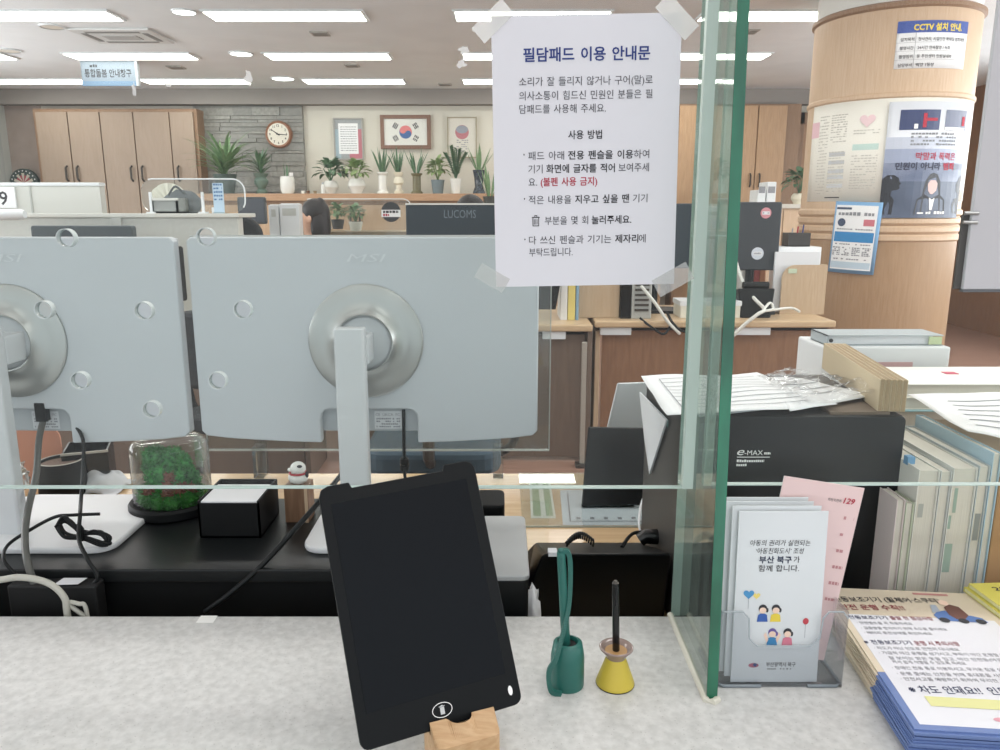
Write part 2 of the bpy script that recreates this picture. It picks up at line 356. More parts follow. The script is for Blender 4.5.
# tall built-in cupboard, left
zt_ = PY(110, 111, WALL - .27).z
t = thing('tall_cupboard', ((xa + xb) / 2, WALL - .2, 0), 'tall pale wood cupboard with handled doors filling the back wall at left', 'cupboard')
seams = [PY(p, 150, WALL - .27).x for p in (39, 71, 103, 136, 172, 196)]
m_ = MB(); m_.box(seams[0] - .03, seams[-1] + .03, WALL - .25, WALL - .01, 0, zt_ + .025); m_.build('carcass', oak_dark, t)
for i in range(5):
    d = lofty(t, 'door', mat('cupboard_veneer', 'A49180', .55, col2='9C8977', scale=14, stretch=(9, 9, .6)), seams[i] + .006, seams[i + 1] - .006, WALL - .275, WALL - .25, .95, zt_ - .01)
    hx = seams[i + 1] - .06 if i in (0, 2, 3) else seams[i] + .06
    if i == 3: hx = seams[i] + .06
    m_ = MB(); m_.tube([(hx, WALL - .278, 1.58), (hx, WALL - .31, 1.6), (hx, WALL - .31, 1.72), (hx, WALL - .278, 1.74)], .011, 6); m_.build('handle', dark_metal, d)
for i in range(5):
    d = lofty(t, 'drawer', MATS['cupboard_veneer'], seams[i] + .006, seams[i + 1] - .006, WALL - .275, WALL - .25, .5, .93)
# right cupboard
t = thing('wardrobe', ((xd + d0) / 2, WALL - .2, 0), 'tall brownish built-in wardrobe behind the glass corner', 'wardrobe')
MB().box(xd, d0 - .01, WALL - .25, WALL - .01, 0, z105 - .01).build('carcass', oak_dark, t)
ws = [xd + .01, xd + .55, PY(722, 150, 8.7).x, PY(757, 150, 8.7).x, PY(786, 150, 8.7).x]
for i in range(4):
    d = lofty(t, 'door', mat('wardrobe_veneer', 'BE9C79', .55, col2='B08E6C', scale=14, stretch=(9, 9, .6)), ws[i] + .005, ws[i + 1] - .005, WALL - .275, WALL - .25, .1, z105 - .03)
    hx = ws[i + 1] - .05 if i % 2 == 0 else ws[i] + .05
    m_ = MB(); m_.tube([(hx, WALL - .278, 1.52), (hx, WALL - .3, 1.54), (hx, WALL - .3, 1.64), (hx, WALL - .278, 1.66)], .009, 6); m_.build('handle', dark_metal, d)
# long low cabinet carrying the plants
YC = 8.35; zc = PY(400, 193.5, YC).z
x0, x1 = PY(196, 200, YC).x, PY(668, 200, YC).x
t = thing('low_cabinet', ((x0 + x1) / 2, YC + .2, 0), 'long waist-high wooden cabinet under the row of potted plants', 'cabinet')
lofty(t, 'top', mat('orange_veneer', 'C49E7C', .45, col2='B9926F', scale=12, stretch=(.6, 9, 9)), x0, x1, YC, YC + .5, zc - .075, zc)
MB().box(x0 + .03, x1 - .03, YC + .04, YC + .48, 0, zc - .075).build('carcass', oak_dark, t)
n = 9
for i in range(n):
    a = x0 + .03 + (x1 - x0 - .06) * i / n; b = x0 + .03 + (x1 - x0 - .06) * (i + 1) / n
    d = lofty(t, 'door', mat('low_door_veneer', 'C9AB8C', .5, col2='BE9F80', scale=12, stretch=(9, 9, .6)), a + .004, b - .004, YC + .02, YC + .04, .1, zc - .12)
    hx = b - .05 if i % 2 == 0 else a + .05
    MB().box(hx - .008, hx + .008, YC, YC + .02, zc - .32, zc - .2).build('handle', dark_metal, d)
# low cream cabinet, right
Y2 = 7.3; zr = PY(780, 204, Y2).z; a, b = PY(700, 220, Y2).x, PY(826, 220, Y2).x
t = thing('filing_cabinet', ((a + b) / 2, Y2 + .2, 0), 'cream wood filing cabinet with paired handles beside the pillar', 'cabinet')
lofty(t, 'top', mat('pale_top', 'C9C4BA', .5), a, b, Y2, Y2 + .45, zr - .04, zr)
MB().box(a + .02, b - .02, Y2 + .03, Y2 + .44, 0, zr - .04).build('carcass', oak, t)
for i in range(3):
    p = a + .02 + (b - a - .04) * i / 3; q = a + .02 + (b - a - .04) * (i + 1) / 3
    d = lofty(t, 'door', oak, p + .004, q - .004, Y2 + .012, Y2 + .03, .1, zr - .06)
    hx = q - .05 if i % 2 == 0 else p + .05
    MB().tube([(hx, Y2 + .012, zr - .35), (hx, Y2 - .012, zr - .33), (hx, Y2 - .012, zr - .24), (hx, Y2 + .012, zr - .22)], .008, 6).build('handle', dark_metal, d)
for k, (p, q, h, lab) in enumerate(((757, 765, 190, 'thin white binder standing left on the cream cabinet'), (766, 775, 182, 'taller white binder standing on the cream cabinet'))):
    aa, bb = PY(p, 195, Y2 + .1).x, PY(q, 195, Y2 + .1).x; zz = PY(760, h, Y2 + .1).z
    t = thing('binder', ((aa + bb) / 2, Y2 + .2, zr), lab, 'binder', 'white binders on the cream cabinet')
    MB().box(aa, bb, Y2 + .08, Y2 + .32, zr, zz).build('cover', white_pl, t, bevel=.004)
    MB().box(aa + .008, bb - .008, Y2 + .09, Y2 + .325, zr + .004, zz + .001).build('pages', paper, t)
    MB().box(aa + .01, bb - .01, Y2 + .078, Y2 + .08, zr + .1, zr + .16).build('spine_label', ink_lt, t)
# ------------------------------------------------------------------ wall decorations
p = PY(279, 134.5, WALL - .07)
t = thing('wall_clock', (p.x, WALL - .07, p.z), 'round wooden wall clock with a white face on the slate wall', 'clock')
R_ = 13.2 * 8.6 / 770
def disc(c, prof, n=40):
    mb = MB(); mb.M = Matrix.Translation(c) @ Matrix.Rotation(math.pi / 2, 4, 'X'); mb.lathe(prof, (0, 0, 0), n); return mb
disc((p.x, WALL - .07, p.z), [(R_ * .8, -.05), (R_, -.05), (R_, .02), (R_ * .93, .045), (R_ * .78, .03)]).build('rim', mat('clock_wood', '9A6C52', .4), t, smooth=True)
disc((p.x, WALL - .09, p.z), [(R_ * .8, 0), (R_ * .8, .012)]).build('face', mat('clock_face', 'E9E4D6', .5), t)
fr = Frame((p.x, WALL - .1035, p.z), (1, 0, 0), (0, 0, -1))
for k in range(12):
    mb = MB(); a = math.radians(30 * k); r = R_ * .62
    put_text(mb, fr, str(12 if k == 0 else k), r * math.sin(a), -r * math.cos(a) + .012, .036, align='C', bold=.02)
    mb.build('numeral', ink, t)
for ang, ln, wd in ((-57, R_ * .62, .008), (94, R_ * .68, .006)):
    a = math.radians(ang); mb = MB(); dx, dy = math.sin(a), -math.cos(a)
    put_poly(mb, fr, [(-dx * .02 - dy * wd, -dy * .02 + dx * wd), (dx * ln - dy * wd * .4, dy * ln + dx * wd * .4), (dx * ln + dy * wd * .4, dy * ln - dx * wd * .4), (-dx * .02 + dy * wd, -dy * .02 - dx * wd)][::-1], e=.004)
    mb.build('hand', ink, t)
def framed(nm, px, lab, cat, frame_m, fw, inner_m):
    tl, br = PY(px[0], px[1], WALL - .03), PY(px[2], px[3], WALL - .03)
    t = thing(nm, ((tl.x + br.x) / 2, WALL - .03, br.z), lab, cat)
    mb = MB()
    mb.box(tl.x, br.x, WALL - .045, WALL, tl.z - fw, tl.z); mb.box(tl.x, br.x, WALL - .045, WALL, br.z, br.z + fw)
    mb.box(tl.x, tl.x + fw, WALL - .045, WALL, br.z + fw, tl.z - fw); mb.box(br.x - fw, br.x, WALL - .045, WALL, br.z + fw, tl.z - fw)
    mb.build('frame', frame_m, t)
    MB().box(tl.x + fw, br.x - fw, WALL - .03, WALL, br.z + fw, tl.z - fw).build('backing', inner_m, t)
    return t, Frame((tl.x + fw, WALL - .03, tl.z - fw), (1, 0, 0), (0, 0, -1)), br.x - tl.x - 2 * fw, tl.z - br.z - 2 * fw
t, fr, W_, H_ = framed('framed_flag', (380, 115, 431, 149), 'national flag with red and blue circle in a brown wooden frame', 'flag', mat('flag_frame', '7F5F4E', .5), .04, mat('flag_white', 'E2E2DC', .7))
cx, cy, r = W_ / 2, H_ / 2, H_ * .25; th = math.atan2(H_, W_ * 1.0)
def arc(c0, c1, r, a0, a1, n=14): return [(c0 + r * math.cos(a0 + (a1 - a0) * k / n), c1 + r * math.sin(a0 + (a1 - a0) * k / n)) for k in range(n + 1)]
th = math.radians(33.7)
big = arc(cx, cy, r, math.pi + th, 2 * math.pi + th)                 # upper half, y is down
s1 = (cx + r / 2 * math.cos(th), cy + r / 2 * math.sin(th)); s2 = (cx - r / 2 * math.cos(th), cy - r / 2 * math.sin(th))
red = big + arc(s1[0], s1[1], r / 2, th, th - math.pi)[1:] + arc(s2[0], s2[1], r / 2, th, th + math.pi)[1:]
bluep = arc(cx, cy, r, th, th + math.pi) + arc(s2[0], s2[1], r / 2, math.pi + th, th)[1:] + arc(s1[0], s1[1], r / 2, math.pi + th, 2 * math.pi + th)[1:]
mb = MB(); put_poly(mb, fr, circ(cx, cy, r, 40), e=.001); mb.build('blue_half', mat('flag_blue', '4A6A9C', .7), t)
mb = MB(); M2 = bmesh.new(); put_poly(mb, fr, red[::-1], e=.002); mb.build('red_half', mat('flag_red', 'D98080', .7), t); M2.free()
for (sx, sy, pat) in ((-1, -1, '111'), (1, -1, '010'), (-1, 1, '101'), (1, 1, '000')):
    ang = math.atan2(sy * H_, sx * W_); ux, uy = math.cos(ang), math.sin(ang); vx, vy = -uy, ux
    mb = MB()
    for k in range(3):
        d = r * 1.5 + k * r * .26
        for (q0, q1) in (((-.42, .42),) if pat[k] == '1' else ((-.42, -.06), (.06, .42))):
            pts = [(cx + ux * d + vx * r * q0, cy + uy * d + vy * r * q0), (cx + ux * (d + r * .17) + vx * r * q0, cy + uy * (d + r * .17) + vy * r * q0), (cx + ux * (d + r * .17) + vx * r * q1, cy + uy * (d + r * .17) + vy * r * q1), (cx + ux * d + vx * r * q1, cy + uy * d + vy * r * q1)]
            put_poly(mb, fr, pts[::-1], e=.001)
    mb.build('trigram', ink, t)
t, fr, W_, H_ = framed('framed_notice', (333, 118, 364, 160), 'framed notice with a blue and red bordered sheet left of the flag', 'frame', mat('alu_frame', 'A5A39D', .4), .015, mat('mount_grey', '9FA3A4', .6))
mb = MB(); put_rect(mb, fr, W_ * .52, H_ * .25, W_, H_, e=.0004); mb.build('red_border', mat('border_red', 'BC7580', .7), t)
mb = MB(); put_rect(mb, fr, 0, H_ * .25, W_ * .2, H_, e=.0006); mb.build('blue_border', mat('border_blue', 'A3B6C0', .7), t)
mb = MB(); put_rect(mb, fr, W_ * .13, H_ * .1, W_ * .86, H_ * .88, e=.001); mb.build('sheet', paper, t)
mb = MB()
for k in range(11): put_dashes(mb, fr, W_ * .2, W_ * .8, H_ * (.2 + k * .06), H_ * .02, e=.002, seed=k, unit=.03, fill=1)
mb.build('print', ink_lt, t)
t, fr, W_, H_ = framed('framed_certificate', (447, 117, 477, 158), 'framed certificate with a red seal right of the flag', 'frame', mat('gilt_frame', 'A59C86', .4), .012, mat('cert_paper', 'D6D2C8', .7))
mb = MB(); put_poly(mb, fr, circ(W_ * .5, H_ * .36, W_ * .25), e=.001); mb.build('seal', mat('seal_red', 'B87880', .7), t)
mb = MB(); put_poly(mb, fr, circ(W_ * .5, H_ * .29, W_ * .22, 24, W_ * .14), e=.0015); mb.build('seal_cap', mat('seal_grey', '969BA6', .7), t)
mb = MB()
for k in range(6): put_dashes(mb, fr, W_ * .3, W_ * .72, H_ * (.58 + k * .055), H_ * .025, e=.001, seed=k, unit=.025)
mb.build('print', ink_lt, t)
# dart board
p = PY(24, 183, WALL - .1); R_ = 14 * 8.6 / 770
t = thing('dartboard', (p.x, WALL - .1, p.z), 'round dartboard on the brown wall left of the cupboard', 'dartboard')
disc((p.x, WALL - .08, p.z), [(R_, -.03), (R_, .02)]).build('board', mat('dart_green', '3E4C4B', .7), t)
fr = Frame((p.x, WALL - .101, p.z), (1, 0, 0), (0, 0, -1))
for col, par in (('C9C2B4', 0), ('A7505A', 1)):
    mb = MB()
    for k in range(20):
        if k % 2 == par:
            a0, a1 = math.radians(18 * k - 9), math.radians(18 * k + 9); r0, r1 = R_ * .06, R_ * (.7 if par == 0 else .55)
            put_poly(mb, fr, [(r0 * math.sin(a0), -r0 * math.cos(a0)), (r0 * math.sin(a1), -r0 * math.cos(a1)), (r1 * math.sin(a1), -r1 * math.cos(a1)), (r1 * math.sin(a0), -r1 * math.cos(a0))][::-1], e=.001)
    mb.build('segments', mat('dart_' + col, col, .7), t)
for k in range(20):
    mb = MB(); a = math.radians(18 * k); put_poly(mb, fr, circ(R_ * .85 * math.sin(a), -R_ * .85 * math.cos(a), R_ * .045, 8), e=.001); mb.build('number_mark', ink_white, t)
# ------------------------------------------------------------------ plants
def blade(mb, base, az, lean, L, w, droop=0.0, n=5, mi=0, tip=.1, fold=.25):
    """one leaf: curved tapering strip with a folded midrib"""
    d = V((math.cos(az), math.sin(az), 0)); side = V((-math.sin(az), math.cos(az), 0)); pts = []; el = math.pi / 2 - lean; p = V(base)
    for i in range(n + 1):
        pts.append(p.copy()); p = p + (d * math.cos(el) + V((0, 0, 1)) * math.sin(el)) * (L / n); el -= droop / n
    vs = []
    for i, q in enumerate(pts):
        f = i / n; ww = w * (math.sin(math.pi * min(.98, f * .85 + .14)) if tip < .5 else (1 - .8 * f)) / 2
        vs += [q - side * ww + V((0, 0, ww * fold)), q, q + side * ww + V((0, 0, ww * fold))]
    fs = []
    for i in range(n): a = i * 3; fs += [(a, a + 1, a + 4, a + 3), (a + 1, a + 2, a + 5, a + 4)]
    mb.add(vs, fs, mi)
def pot(t, c, prof, m, n=28, nm='pot'): return MB().lathe(prof, c, n).build(nm, m, t, smooth=True)
def plant(px, pyb, Y, kind, potkind, hpx, wpx, ph, pw, lab, pm, lm, seed, group='potted plants on the low cabinet', z=None, nm='potted_plant'):
    """px, pyb: where its pot stands in the photo; hpx/wpx leaf size, ph/pw pot size in pixels at that depth"""
    k = Y / 770 / .985; b = PY(px, pyb, Y); b.z = zc if z is None else z; rnd = random.Random(seed)
    t = thing(nm, b, lab, 'potted plant', group); r, h = pw * k / 2, ph * k
    prof = {'cyl': [(r * .85, 0), (r, h * .1), (r, h), (r * .85, h), (r * .8, h * .92)],
            'cube': [(r * .8, 0), (r * 1.0, h * .25), (r * 1.0, h * .8), (r * .88, h), (r * .7, h), (r * .7, h * .9)],
            'round': [(r * .6, 0), (r * .62, h * .08), (r, h * .5), (r * .95, h * .75), (r * .7, h), (r * .6, h), (r * .6, h * .9)],
            'urn': [(r * .7, 0), (r * .75, h * .12), (r * .45, h * .25), (r * .85, h * .5), (r * .9, h * .65), (r * .65, h * .8), (r, h), (r * .8, h), (r * .7, h * .9)],
            'column': [(r, 0), (r, h * .08), (r * .72, h * .16), (r * .72, h * .85), (r, h * .95), (r, h), (r * .8, h), (r * .7, h * .9)],
            'baluster': [(r * .9, 0), (r * .95, h * .1), (r * .6, h * .2), (r * .6, h * .4), (r, h * .5), (r * .9, h * .68), (r * .6, h * .78), (r * .9, h * .92), (r * .95, h), (r * .75, h), (r * .7, h * .9)],
            'vase': [(r, 0), (r * .95, h * .08), (r * .65, h * .3), (r * .75, h * .65), (r * .95, h * .95), (r, h), (r * .8, h), (r * .7, h * .9)],
            'taper': [(r * .72, 0), (r, h), (r * .88, h), (r * .85, h * .92)]}[potkind]
    pot(t, b, prof, pm); top = b + V((0, 0, h * .9))
    MB().lathe([(r * .62, 0), (r * .62, .01)], top, 16).build('soil', soil, t)
    mb = MB(); H, W = hpx * k, wpx * k
    if kind == 'snake':
        for i in range(13):
            az = rnd.uniform(0, 6.28); blade(mb, top + V((math.cos(az), math.sin(az), 0)) * r * .3, az, rnd.uniform(.05, .6), H * rnd.uniform(.9, 1.3), r * .42, rnd.uniform(-.1, .15), mi=0)
    elif kind == 'two':
        for i, az in enumerate((0, 3.1, 1.5)): blade(mb, top + V((math.cos(az), 0, 0)) * r * .3, az, .06, H * (.9 + .1 * (i % 2)), r * .4)
    elif kind == 'palm':
        for i in range(90):
            az = rnd.uniform(0, 6.28); blade(mb, top + V((rnd.uniform(-.3, .3) * r, 0, rnd.uniform(0, H * .25))), az, rnd.uniform(.1, 1.15), max(W * .5, H) * rnd.uniform(.9, 1.6), .034, rnd.uniform(.5, 1.2), n=6)
    elif kind == 'dracaena':
        for i in range(34):
            az = rnd.uniform(0, 6.28); blade(mb, top + V((0, 0, rnd.uniform(0, H * .35))), az, rnd.uniform(.1, 1.1), W * .62 * rnd.uniform(.8, 1.3), .032, rnd.uniform(.2, .8))
    elif kind == 'bush':
        for i in range(70):
            az = rnd.uniform(0, 6.28); ph_ = rnd.uniform(-.25, 1.45); rr = rnd.uniform(.55, 1.0)
            q = top + V((math.cos(az) * math.cos(ph_) * W * .32 * rr, math.sin(az) * math.cos(ph_) * W * .32 * rr, H * .38 + math.sin(ph_) * H * .42 * rr))
            blade(mb, q, az, math.pi / 2 - ph_ * .75, W * .26 * rnd.uniform(.8, 1.2), W * .17, rnd.uniform(.5, 1.4), n=4)
        for i in range(9):
            az = rnd.uniform(0, 6.28); mb.tube([top, top + V((math.cos(az) * W * .18, math.sin(az) * W * .18, H * .55))], .005, 5)
    elif kind == 'zz':
        for i in range(8):
            az = i * .8 + .3; sp = .15 + .3 * (i % 2); tipv = top + V((math.cos(az) * W * sp, math.sin(az) * W * sp, H * rnd.uniform(.85, 1.2)))
            mid = (top + tipv) / 2 + V((0, 0, H * .1)); s = spline([top, mid, tipv], 7); mb.tube(s, .005, 5)
            for j, q in enumerate(s[3:]):
                for sd in (-1, 1): blade(mb, q, az + sd * 1.3, 1.0, W * .19, W * .1, .2, n=3)
    mb.build('foliage', lm, t, smooth=True, angle=180); return t
G = white_cer
plant(226, 193, 8.42, 'palm', 'taper', 31, 56, 18, 22, 'large spreading palm-like plant before the slate wall', mat('dark_pot', '465650', .4), leaf_m, 1)
plant(262, 193, 8.55, 'dracaena', 'urn', 22, 30, 19, 15, 'dark long-leaved plant in a green urn under the clock', mat('green_urn', '6F8478', .35), leaf_d, 2)
tw = plant(288, 194, 8.45, 'two', 'cube', 14, 8, 16, 13.5, 'two upright leaf cuttings in a white cube pot below the clock', G, leaf_d, 3)
k = 8.45 / 770; q = PY(291, 174, 8.36); MB().box(q.x - .02, q.x + .02, q.y, q.y + .004, q.z - .02, q.z + .015).build('tag', ink_white, tw)
plant(331, 193, 8.5, 'bush', 'round', 23, 34, 12, 15, 'dark bushy plant in a round white pot, left of the framed notice base', G, leaf_d, 4)
plant(357, 193, 8.5, 'bush', 'round', 20, 30, 14, 17, 'pale variegated bushy plant in a round white pot', G, leaf_v, 5)
plant(383, 193, 8.5, 'snake', 'column', 21, 20, 20, 11, 'snake plant in a tall white column vase under the flag', G, leaf_d, 6)
plant(399, 193, 8.5, 'snake', 'baluster', 21, 18, 20, 10, 'snake plant in a cream baluster vase', cream_cer, leaf_d, 7)
plant(417, 193, 8.5, 'snake', 'column', 22, 20, 19, 11, 'snake plant in an olive brown pedestal vase', mat('olive_glaze', '6C6644', .3), leaf_d, 8)
plant(438, 193, 8.52, 'bush', 'taper', 26, 25, 13, 13, 'pale yellow-green leafy plant in a blue grey pot', mat('bluegrey_pot', '75858B', .5), leaf_v, 9)
plant(456, 193, 8.45, 'zz', 'taper', 26, 24, 14, 11, 'upright glossy-leaved plant in a tapered white pot', G, leaf_d, 10)
plant(479, 193, 8.5, 'snake', 'vase', 22, 22, 22, 12, 'snake plant in a black painted vase beside the paper notice', mat('black_glaze', '2A2E33', .2, col2='4A5560', scale=30), leaf_m, 11)
plant(490, 207, 7.6, 'snake', 'taper', 26, 16, 10, 14, 'snake plant lower and nearer, at the edge of the notice', mat('dark_pot2', '4A4A44', .5), leaf_m, 12, 'plants standing on the lower ledges', z=PY(490, 207, 7.6).z)
plant(338, 229, 6.9, 'bush', 'taper', 18, 22, 9, 13, 'small leafy plant in a dark pot behind the seated woman', mat('dark_pot3', '35373A', .5), leaf_m, 13, 'plants standing on the lower ledges', z=PY(338, 229, 6.9).z)
plant(356, 231, 6.7, 'bush', 'taper', 19, 24, 9, 14, 'small leafy plant in a white pot right of the woman', G, leaf_m, 14, 'plants standing on the lower ledges', z=PY(356, 231, 6.7).z)
plant(798, 203, 7.45, 'bush', 'round', 28, 34, 10, 14, 'white-flecked leafy plant on the cream cabinet beside the pillar', cream_cer, leaf_d, 15, None, z=zr)
# ledge behind the woman that carries the two lower plants
a, b = PY(330, 231, 6.6).x, PY(505, 231, 6.6).x; zl = PY(356, 231, 6.7).z
t = thing('side_table', ((a + b) / 2, 6.8, 0), 'office table behind the seated woman with two small plants', 'table')
lofty(t, 'table_top', oak_pale, a - .05, b, 6.5, 7.05, zl - .03, zl)
for xx in (a, b - .05):
    for yy in (6.53, 6.98): lofty(t, 'leg', dark_metal, xx - .02, xx + .02, yy - .02, yy + .02, 0, zl - .03)
t = thing('plant_stand', (PY(490, 207, 7.6).x, 7.6, 0), 'tall dark plant stand under the nearer snake plant', 'plant stand')
q = PY(490, 207, 7.6)
lofty(t, 'stand_top', dark_metal, q.x - .12, q.x + .12, 7.48, 7.72, q.z - .02, q.z)
for sx in (-.1, .1):
    for sy in (-.1, .1): MB().tube([(q.x + sx, 7.6 + sy, 0), (q.x + sx, 7.6 + sy, q.z - .01)], .012, 8).build('leg', dark_metal, t)
# little cups between the pots
for px, lab, mm in ((303, 'tiny white cup between the cube pot and the bushy plant', G), (308, 'tiny brown cup on the low cabinet', mat('brown_cup', '7C5E48', .4)), (315, 'tiny tan cup on the low cabinet beside the dark bushy plant', mat('tan_cup', '9E8B6C', .4))):
    q = PY(px, 192, 8.42); q.z = zc
    t = thing('small_cup', q, lab, 'cup', 'tiny cups on the low cabinet')
    MB().lathe([(.016, 0), (.02, .03), (.017, .03), (.014, .006)], q, 16).build('cup_body', mm, t, smooth=True); MB().lathe([(.017, .022), (.017, .024)], q, 12).build('contents', soil, t)
q = PY(323, 190, 8.36); q.z = zc
t = thing('white_bottle', q, 'slim white bottle in front of the dark bushy plant', 'bottle')
MB().lathe([(.02, 0), (.022, .01), (.022, .07), (.01, .095)], q, 16).build('bottle_body', G, t, smooth=True); MB().lathe([(.011, .093), (.011, .115)], q, 12).build('cap', metal, t)
# ================================================================== pillar notices (bent round the pillar)
def on_pillar(pxl, pxr, pyt, pyb, lab, nm, cat, m, e=.002, tilt=0, nx=10):
    # left edge px, right edge px, top/bottom py -> angles on the pillar seen from the camera
    def ang(px, py):
        d = ray(px, py); ox, oy = -PC.x, -PC.y; A = d.x ** 2 + d.y ** 2; B = 2 * (ox * d.x + oy * d.y); Cc = ox * ox + oy * oy - (PR + e) ** 2
        disc_ = max(B * B - 4 * A * Cc, 0); s = (-B - math.sqrt(disc_)) / (2 * A); p = CAM + d * s; return math.atan2(p.y - PC.y, p.x - PC.x), p.z
    mx, my = (pxl + pxr) / 2, (pyt + pyb) / 2
    aL, _ = ang(pxl, my); aR, _ = ang(pxr, my); _, zT = ang(mx, pyt); _, zB = ang(mx, pyb)
    R = PR + e; W, H = (aR - aL) * R, zT - zB; fr = Cyl(PC, R, aL, zT, tilt)
    t = thing(nm, fr(W / 2, H, 0), lab, cat)
    mb = MB(); mb.grid(lambda u, v: fr(W * u, H * (1 - v), 0), nx * 2, 2); mb.build('sheet', m, t, smooth=True, solid=.0006)
    return t, fr, W, H
def cput_rect(mb, fr, x0, y0, x1, y1, e=.001, mi=0): put_rect(mb, fr, x0, y0, x1, y1, e, mi, nx=max(1, int(abs(x1 - x0) / .04)))
poster_w = mat('poster_cream', 'EDEAE0', .55)
# wide white sheet round the pillar
t, fr, W, H = on_pillar(811, 972, 98, 201, 'wide cream paper notice of pages wrapped round the pillar, behind the dark poster', 'wrapped_notice', 'notice', poster_w, .002)
mb = MB(); cput_rect(mb, fr, W * .0, H * .17, W * .07, H * .33); mb.build('pink_panel', mat('pk_panel', 'E8C3CB', .7), t)
hx = [(W * .34 + W * .036 * (16 * math.sin(a) ** 3) / 16, H * .2 - H * .075 * (13 * math.cos(a) - 5 * math.cos(2 * a) - 2 * math.cos(3 * a) - math.cos(4 * a)) / 17) for a in [2 * math.pi * k / 28 for k in range(28)]]
mb = MB(); put_poly(mb, fr, hx, e=.003); mb.build('heart', mat('heart_pk', 'EBCFD2', .7), t)
mb = MB(); put_rect(mb, fr, W * .28, H * .43, W * .4, H * .49, e=.001, nx=4); mb.build('mint_band', mat('mint', 'C3DBD3', .7), t)
for y in (.5, .58, .67, .73, .82): mb = MB(); put_rect(mb, fr, W * .155, H * y, W * .245, H * (y + .04), nx=4); mb.build('shaded_row', mat('tab_shade', 'C4C6C8', .7), t)
for (x0, x1, y0, y1, n) in ((.075, .14, .13, .95, 26), (.155, .245, .13, .42, 12), (.155, .245, .5, .93, 14), (.28, .4, .3, .36, 2), (.28, .4, .55, .9, 13)):
    mb = MB()
    for k in range(n): put_dashes(mb, fr, W * x0, W * x1, H * (y0 + (y1 - y0) * k / n), .006, e=.0015, seed=k + int(x0 * 99), fill=.8, unit=.02)
    mb.build('small_print', mat('faint_ink', 'C4C1B8', .8), t)
mb = MB(); put_rect(mb, fr, W * .15, H * .955, W * .235, H * .965, e=.0015, nx=4); mb.build('rule', ink, t)
# CCTV notice
t, fr, W, H = on_pillar(896, 966, 20, 68, 'small white and blue CCTV notice high on the pillar', 'cctv_notice', 'notice', paper, .003)
mb = MB(); put_rect(mb, fr, 0, 0, W, H * .25, e=.0008, nx=10); mb.build('blue_header', mat('cctv_blue', '3D55A0', .6), t)
mb = MB(); put_text(mb, fr, 'CCTV 설치 안내.', W * .2, H * .2, H * .17, W * .68, bold=.03, e=.002); mb.build('heading', ink_yel, t)
for k, (a, b) in enumerate((('설치목적', '청사관리, 시설안전 화재및 범죄예방'), ('촬영시간', '24시간 연속촬영 / 녹화'), ('촬영범위', '동 주민센터 민원실내외'), ('담당부서', '백양 1동장'))):
    mb = MB(); y = H * (.42 + .18 * k); put_text(mb, fr, a, W * .05, y, H * .085, W * .17, e=.002, bold=.01); mb.build('row_title', ink, t); mb = MB(); put_text(mb, fr, b, W * .27, y, H * .085, W * (.68, .45, .48, .24)[k], e=.002, bold=.01); mb.build('row_text', ink, t)
mb = MB(); put_rect(mb, fr, W * .235, H * .25, W * .24, H, e=.0015)
for k in range(1, 4): put_rect(mb, fr, 0, H * (.27 + .18 * k), W, H * (.275 + .18 * k), e=.0015, nx=8)
mb.build('table_lines', ink_lt, t)
# dark poster
t, fr, W, H = on_pillar(884, 963, 101, 218, 'dark poster of a woman hiding her face between two shouting silhouettes', 'campaign_poster', 'poster', mat('poster_white', 'D9DCE2', .35), .016)
nz = mat('poster_dusk', '5F6A84', .35, col2='8890A6', scale=3, stretch=(1, 1, 2))
mb = MB(); put_rect(mb, fr, 0, H * .68, W, H, e=.0008, nx=12); mb.build('dark_sky', mat('poster_low', '4A5468', .35, col2='5E697F', scale=5), t)
mb = MB(); put_rect(mb, fr, 0, H * .52, W, H * .68, e=.0008, nx=12); mb.build('mid_sky', nz, t)
mb = MB(); put_rect(mb, fr, 0, H * .40, W, H * .52, e=.0008, nx=12); mb.build('pale_sky', mat('poster_mid', '9AA3BA', .35), t)
mb = MB(); put_rect(mb, fr, 0, H * .3, W, H * .4, e=.0008, nx=12); mb.build('high_sky', mat('poster_high', 'BFC5D3', .35), t)
mb = MB(); put_rect(mb, fr, W * .12, H * .07, W * .55, H * .24, e=.0016, nx=6); mb.build('night_photo', mat('night_blue', '2F3B66', .35), t)
mb = MB(); put_rect(mb, fr, W * .62, H * .07, W * .95, H * .24, e=.0016, nx=5); mb.build('grey_photo', mat('night_grey', '5A6078', .35), t)
mb = MB(); put_rect(mb, fr, W * .36, H * .10, W * .4, H * .22, e=.003); put_rect(mb, fr, W * .4, H * .14, W * .52, H * .165, e=.003, nx=3); mb.build('red_lettering', ink_red, t)
mb = MB(); put_rect(mb, fr, W * .87, H * .12, W * .92, H * .2, e=.003); mb.build('red_figure', ink_red, t)
mb = MB(); put_rect(mb, fr, W * .62, H * .215, W * .92, H * .24, e=.003, nx=4); put_rect(mb, fr, W * .27, H * .19, W * .31, H * .23, e=.003); mb.build('white_caption', ink_white, t)
mb = MB(); put_text(mb, fr, '막말과 폭력은', W * .32, H * .49, H * .07, W * .5, bold=.015, e=.003, mi=0); mb.build('red_headline', ink_red, t)
mb = MB(); put_text(mb, fr, '민원이 아니라', W * .12, H * .575, H * .07, W * .5, bold=.03, e=.003); mb.build('dark_headline', mat('ink_head', '3A3D52', .7), t)
mb = MB(); put_text(mb, fr, '범죄', W * .66, H * .575, H * .07, W * .15, bold=.03, e=.003); mb.build('red_word', ink_red, t)
mb = MB(); put_text(mb, fr, '입니다', W * .82, H * .575, H * .06, W * .14, bold=.0, e=.003); mb.build('pale_word', ink_lt, t)
mb = MB()
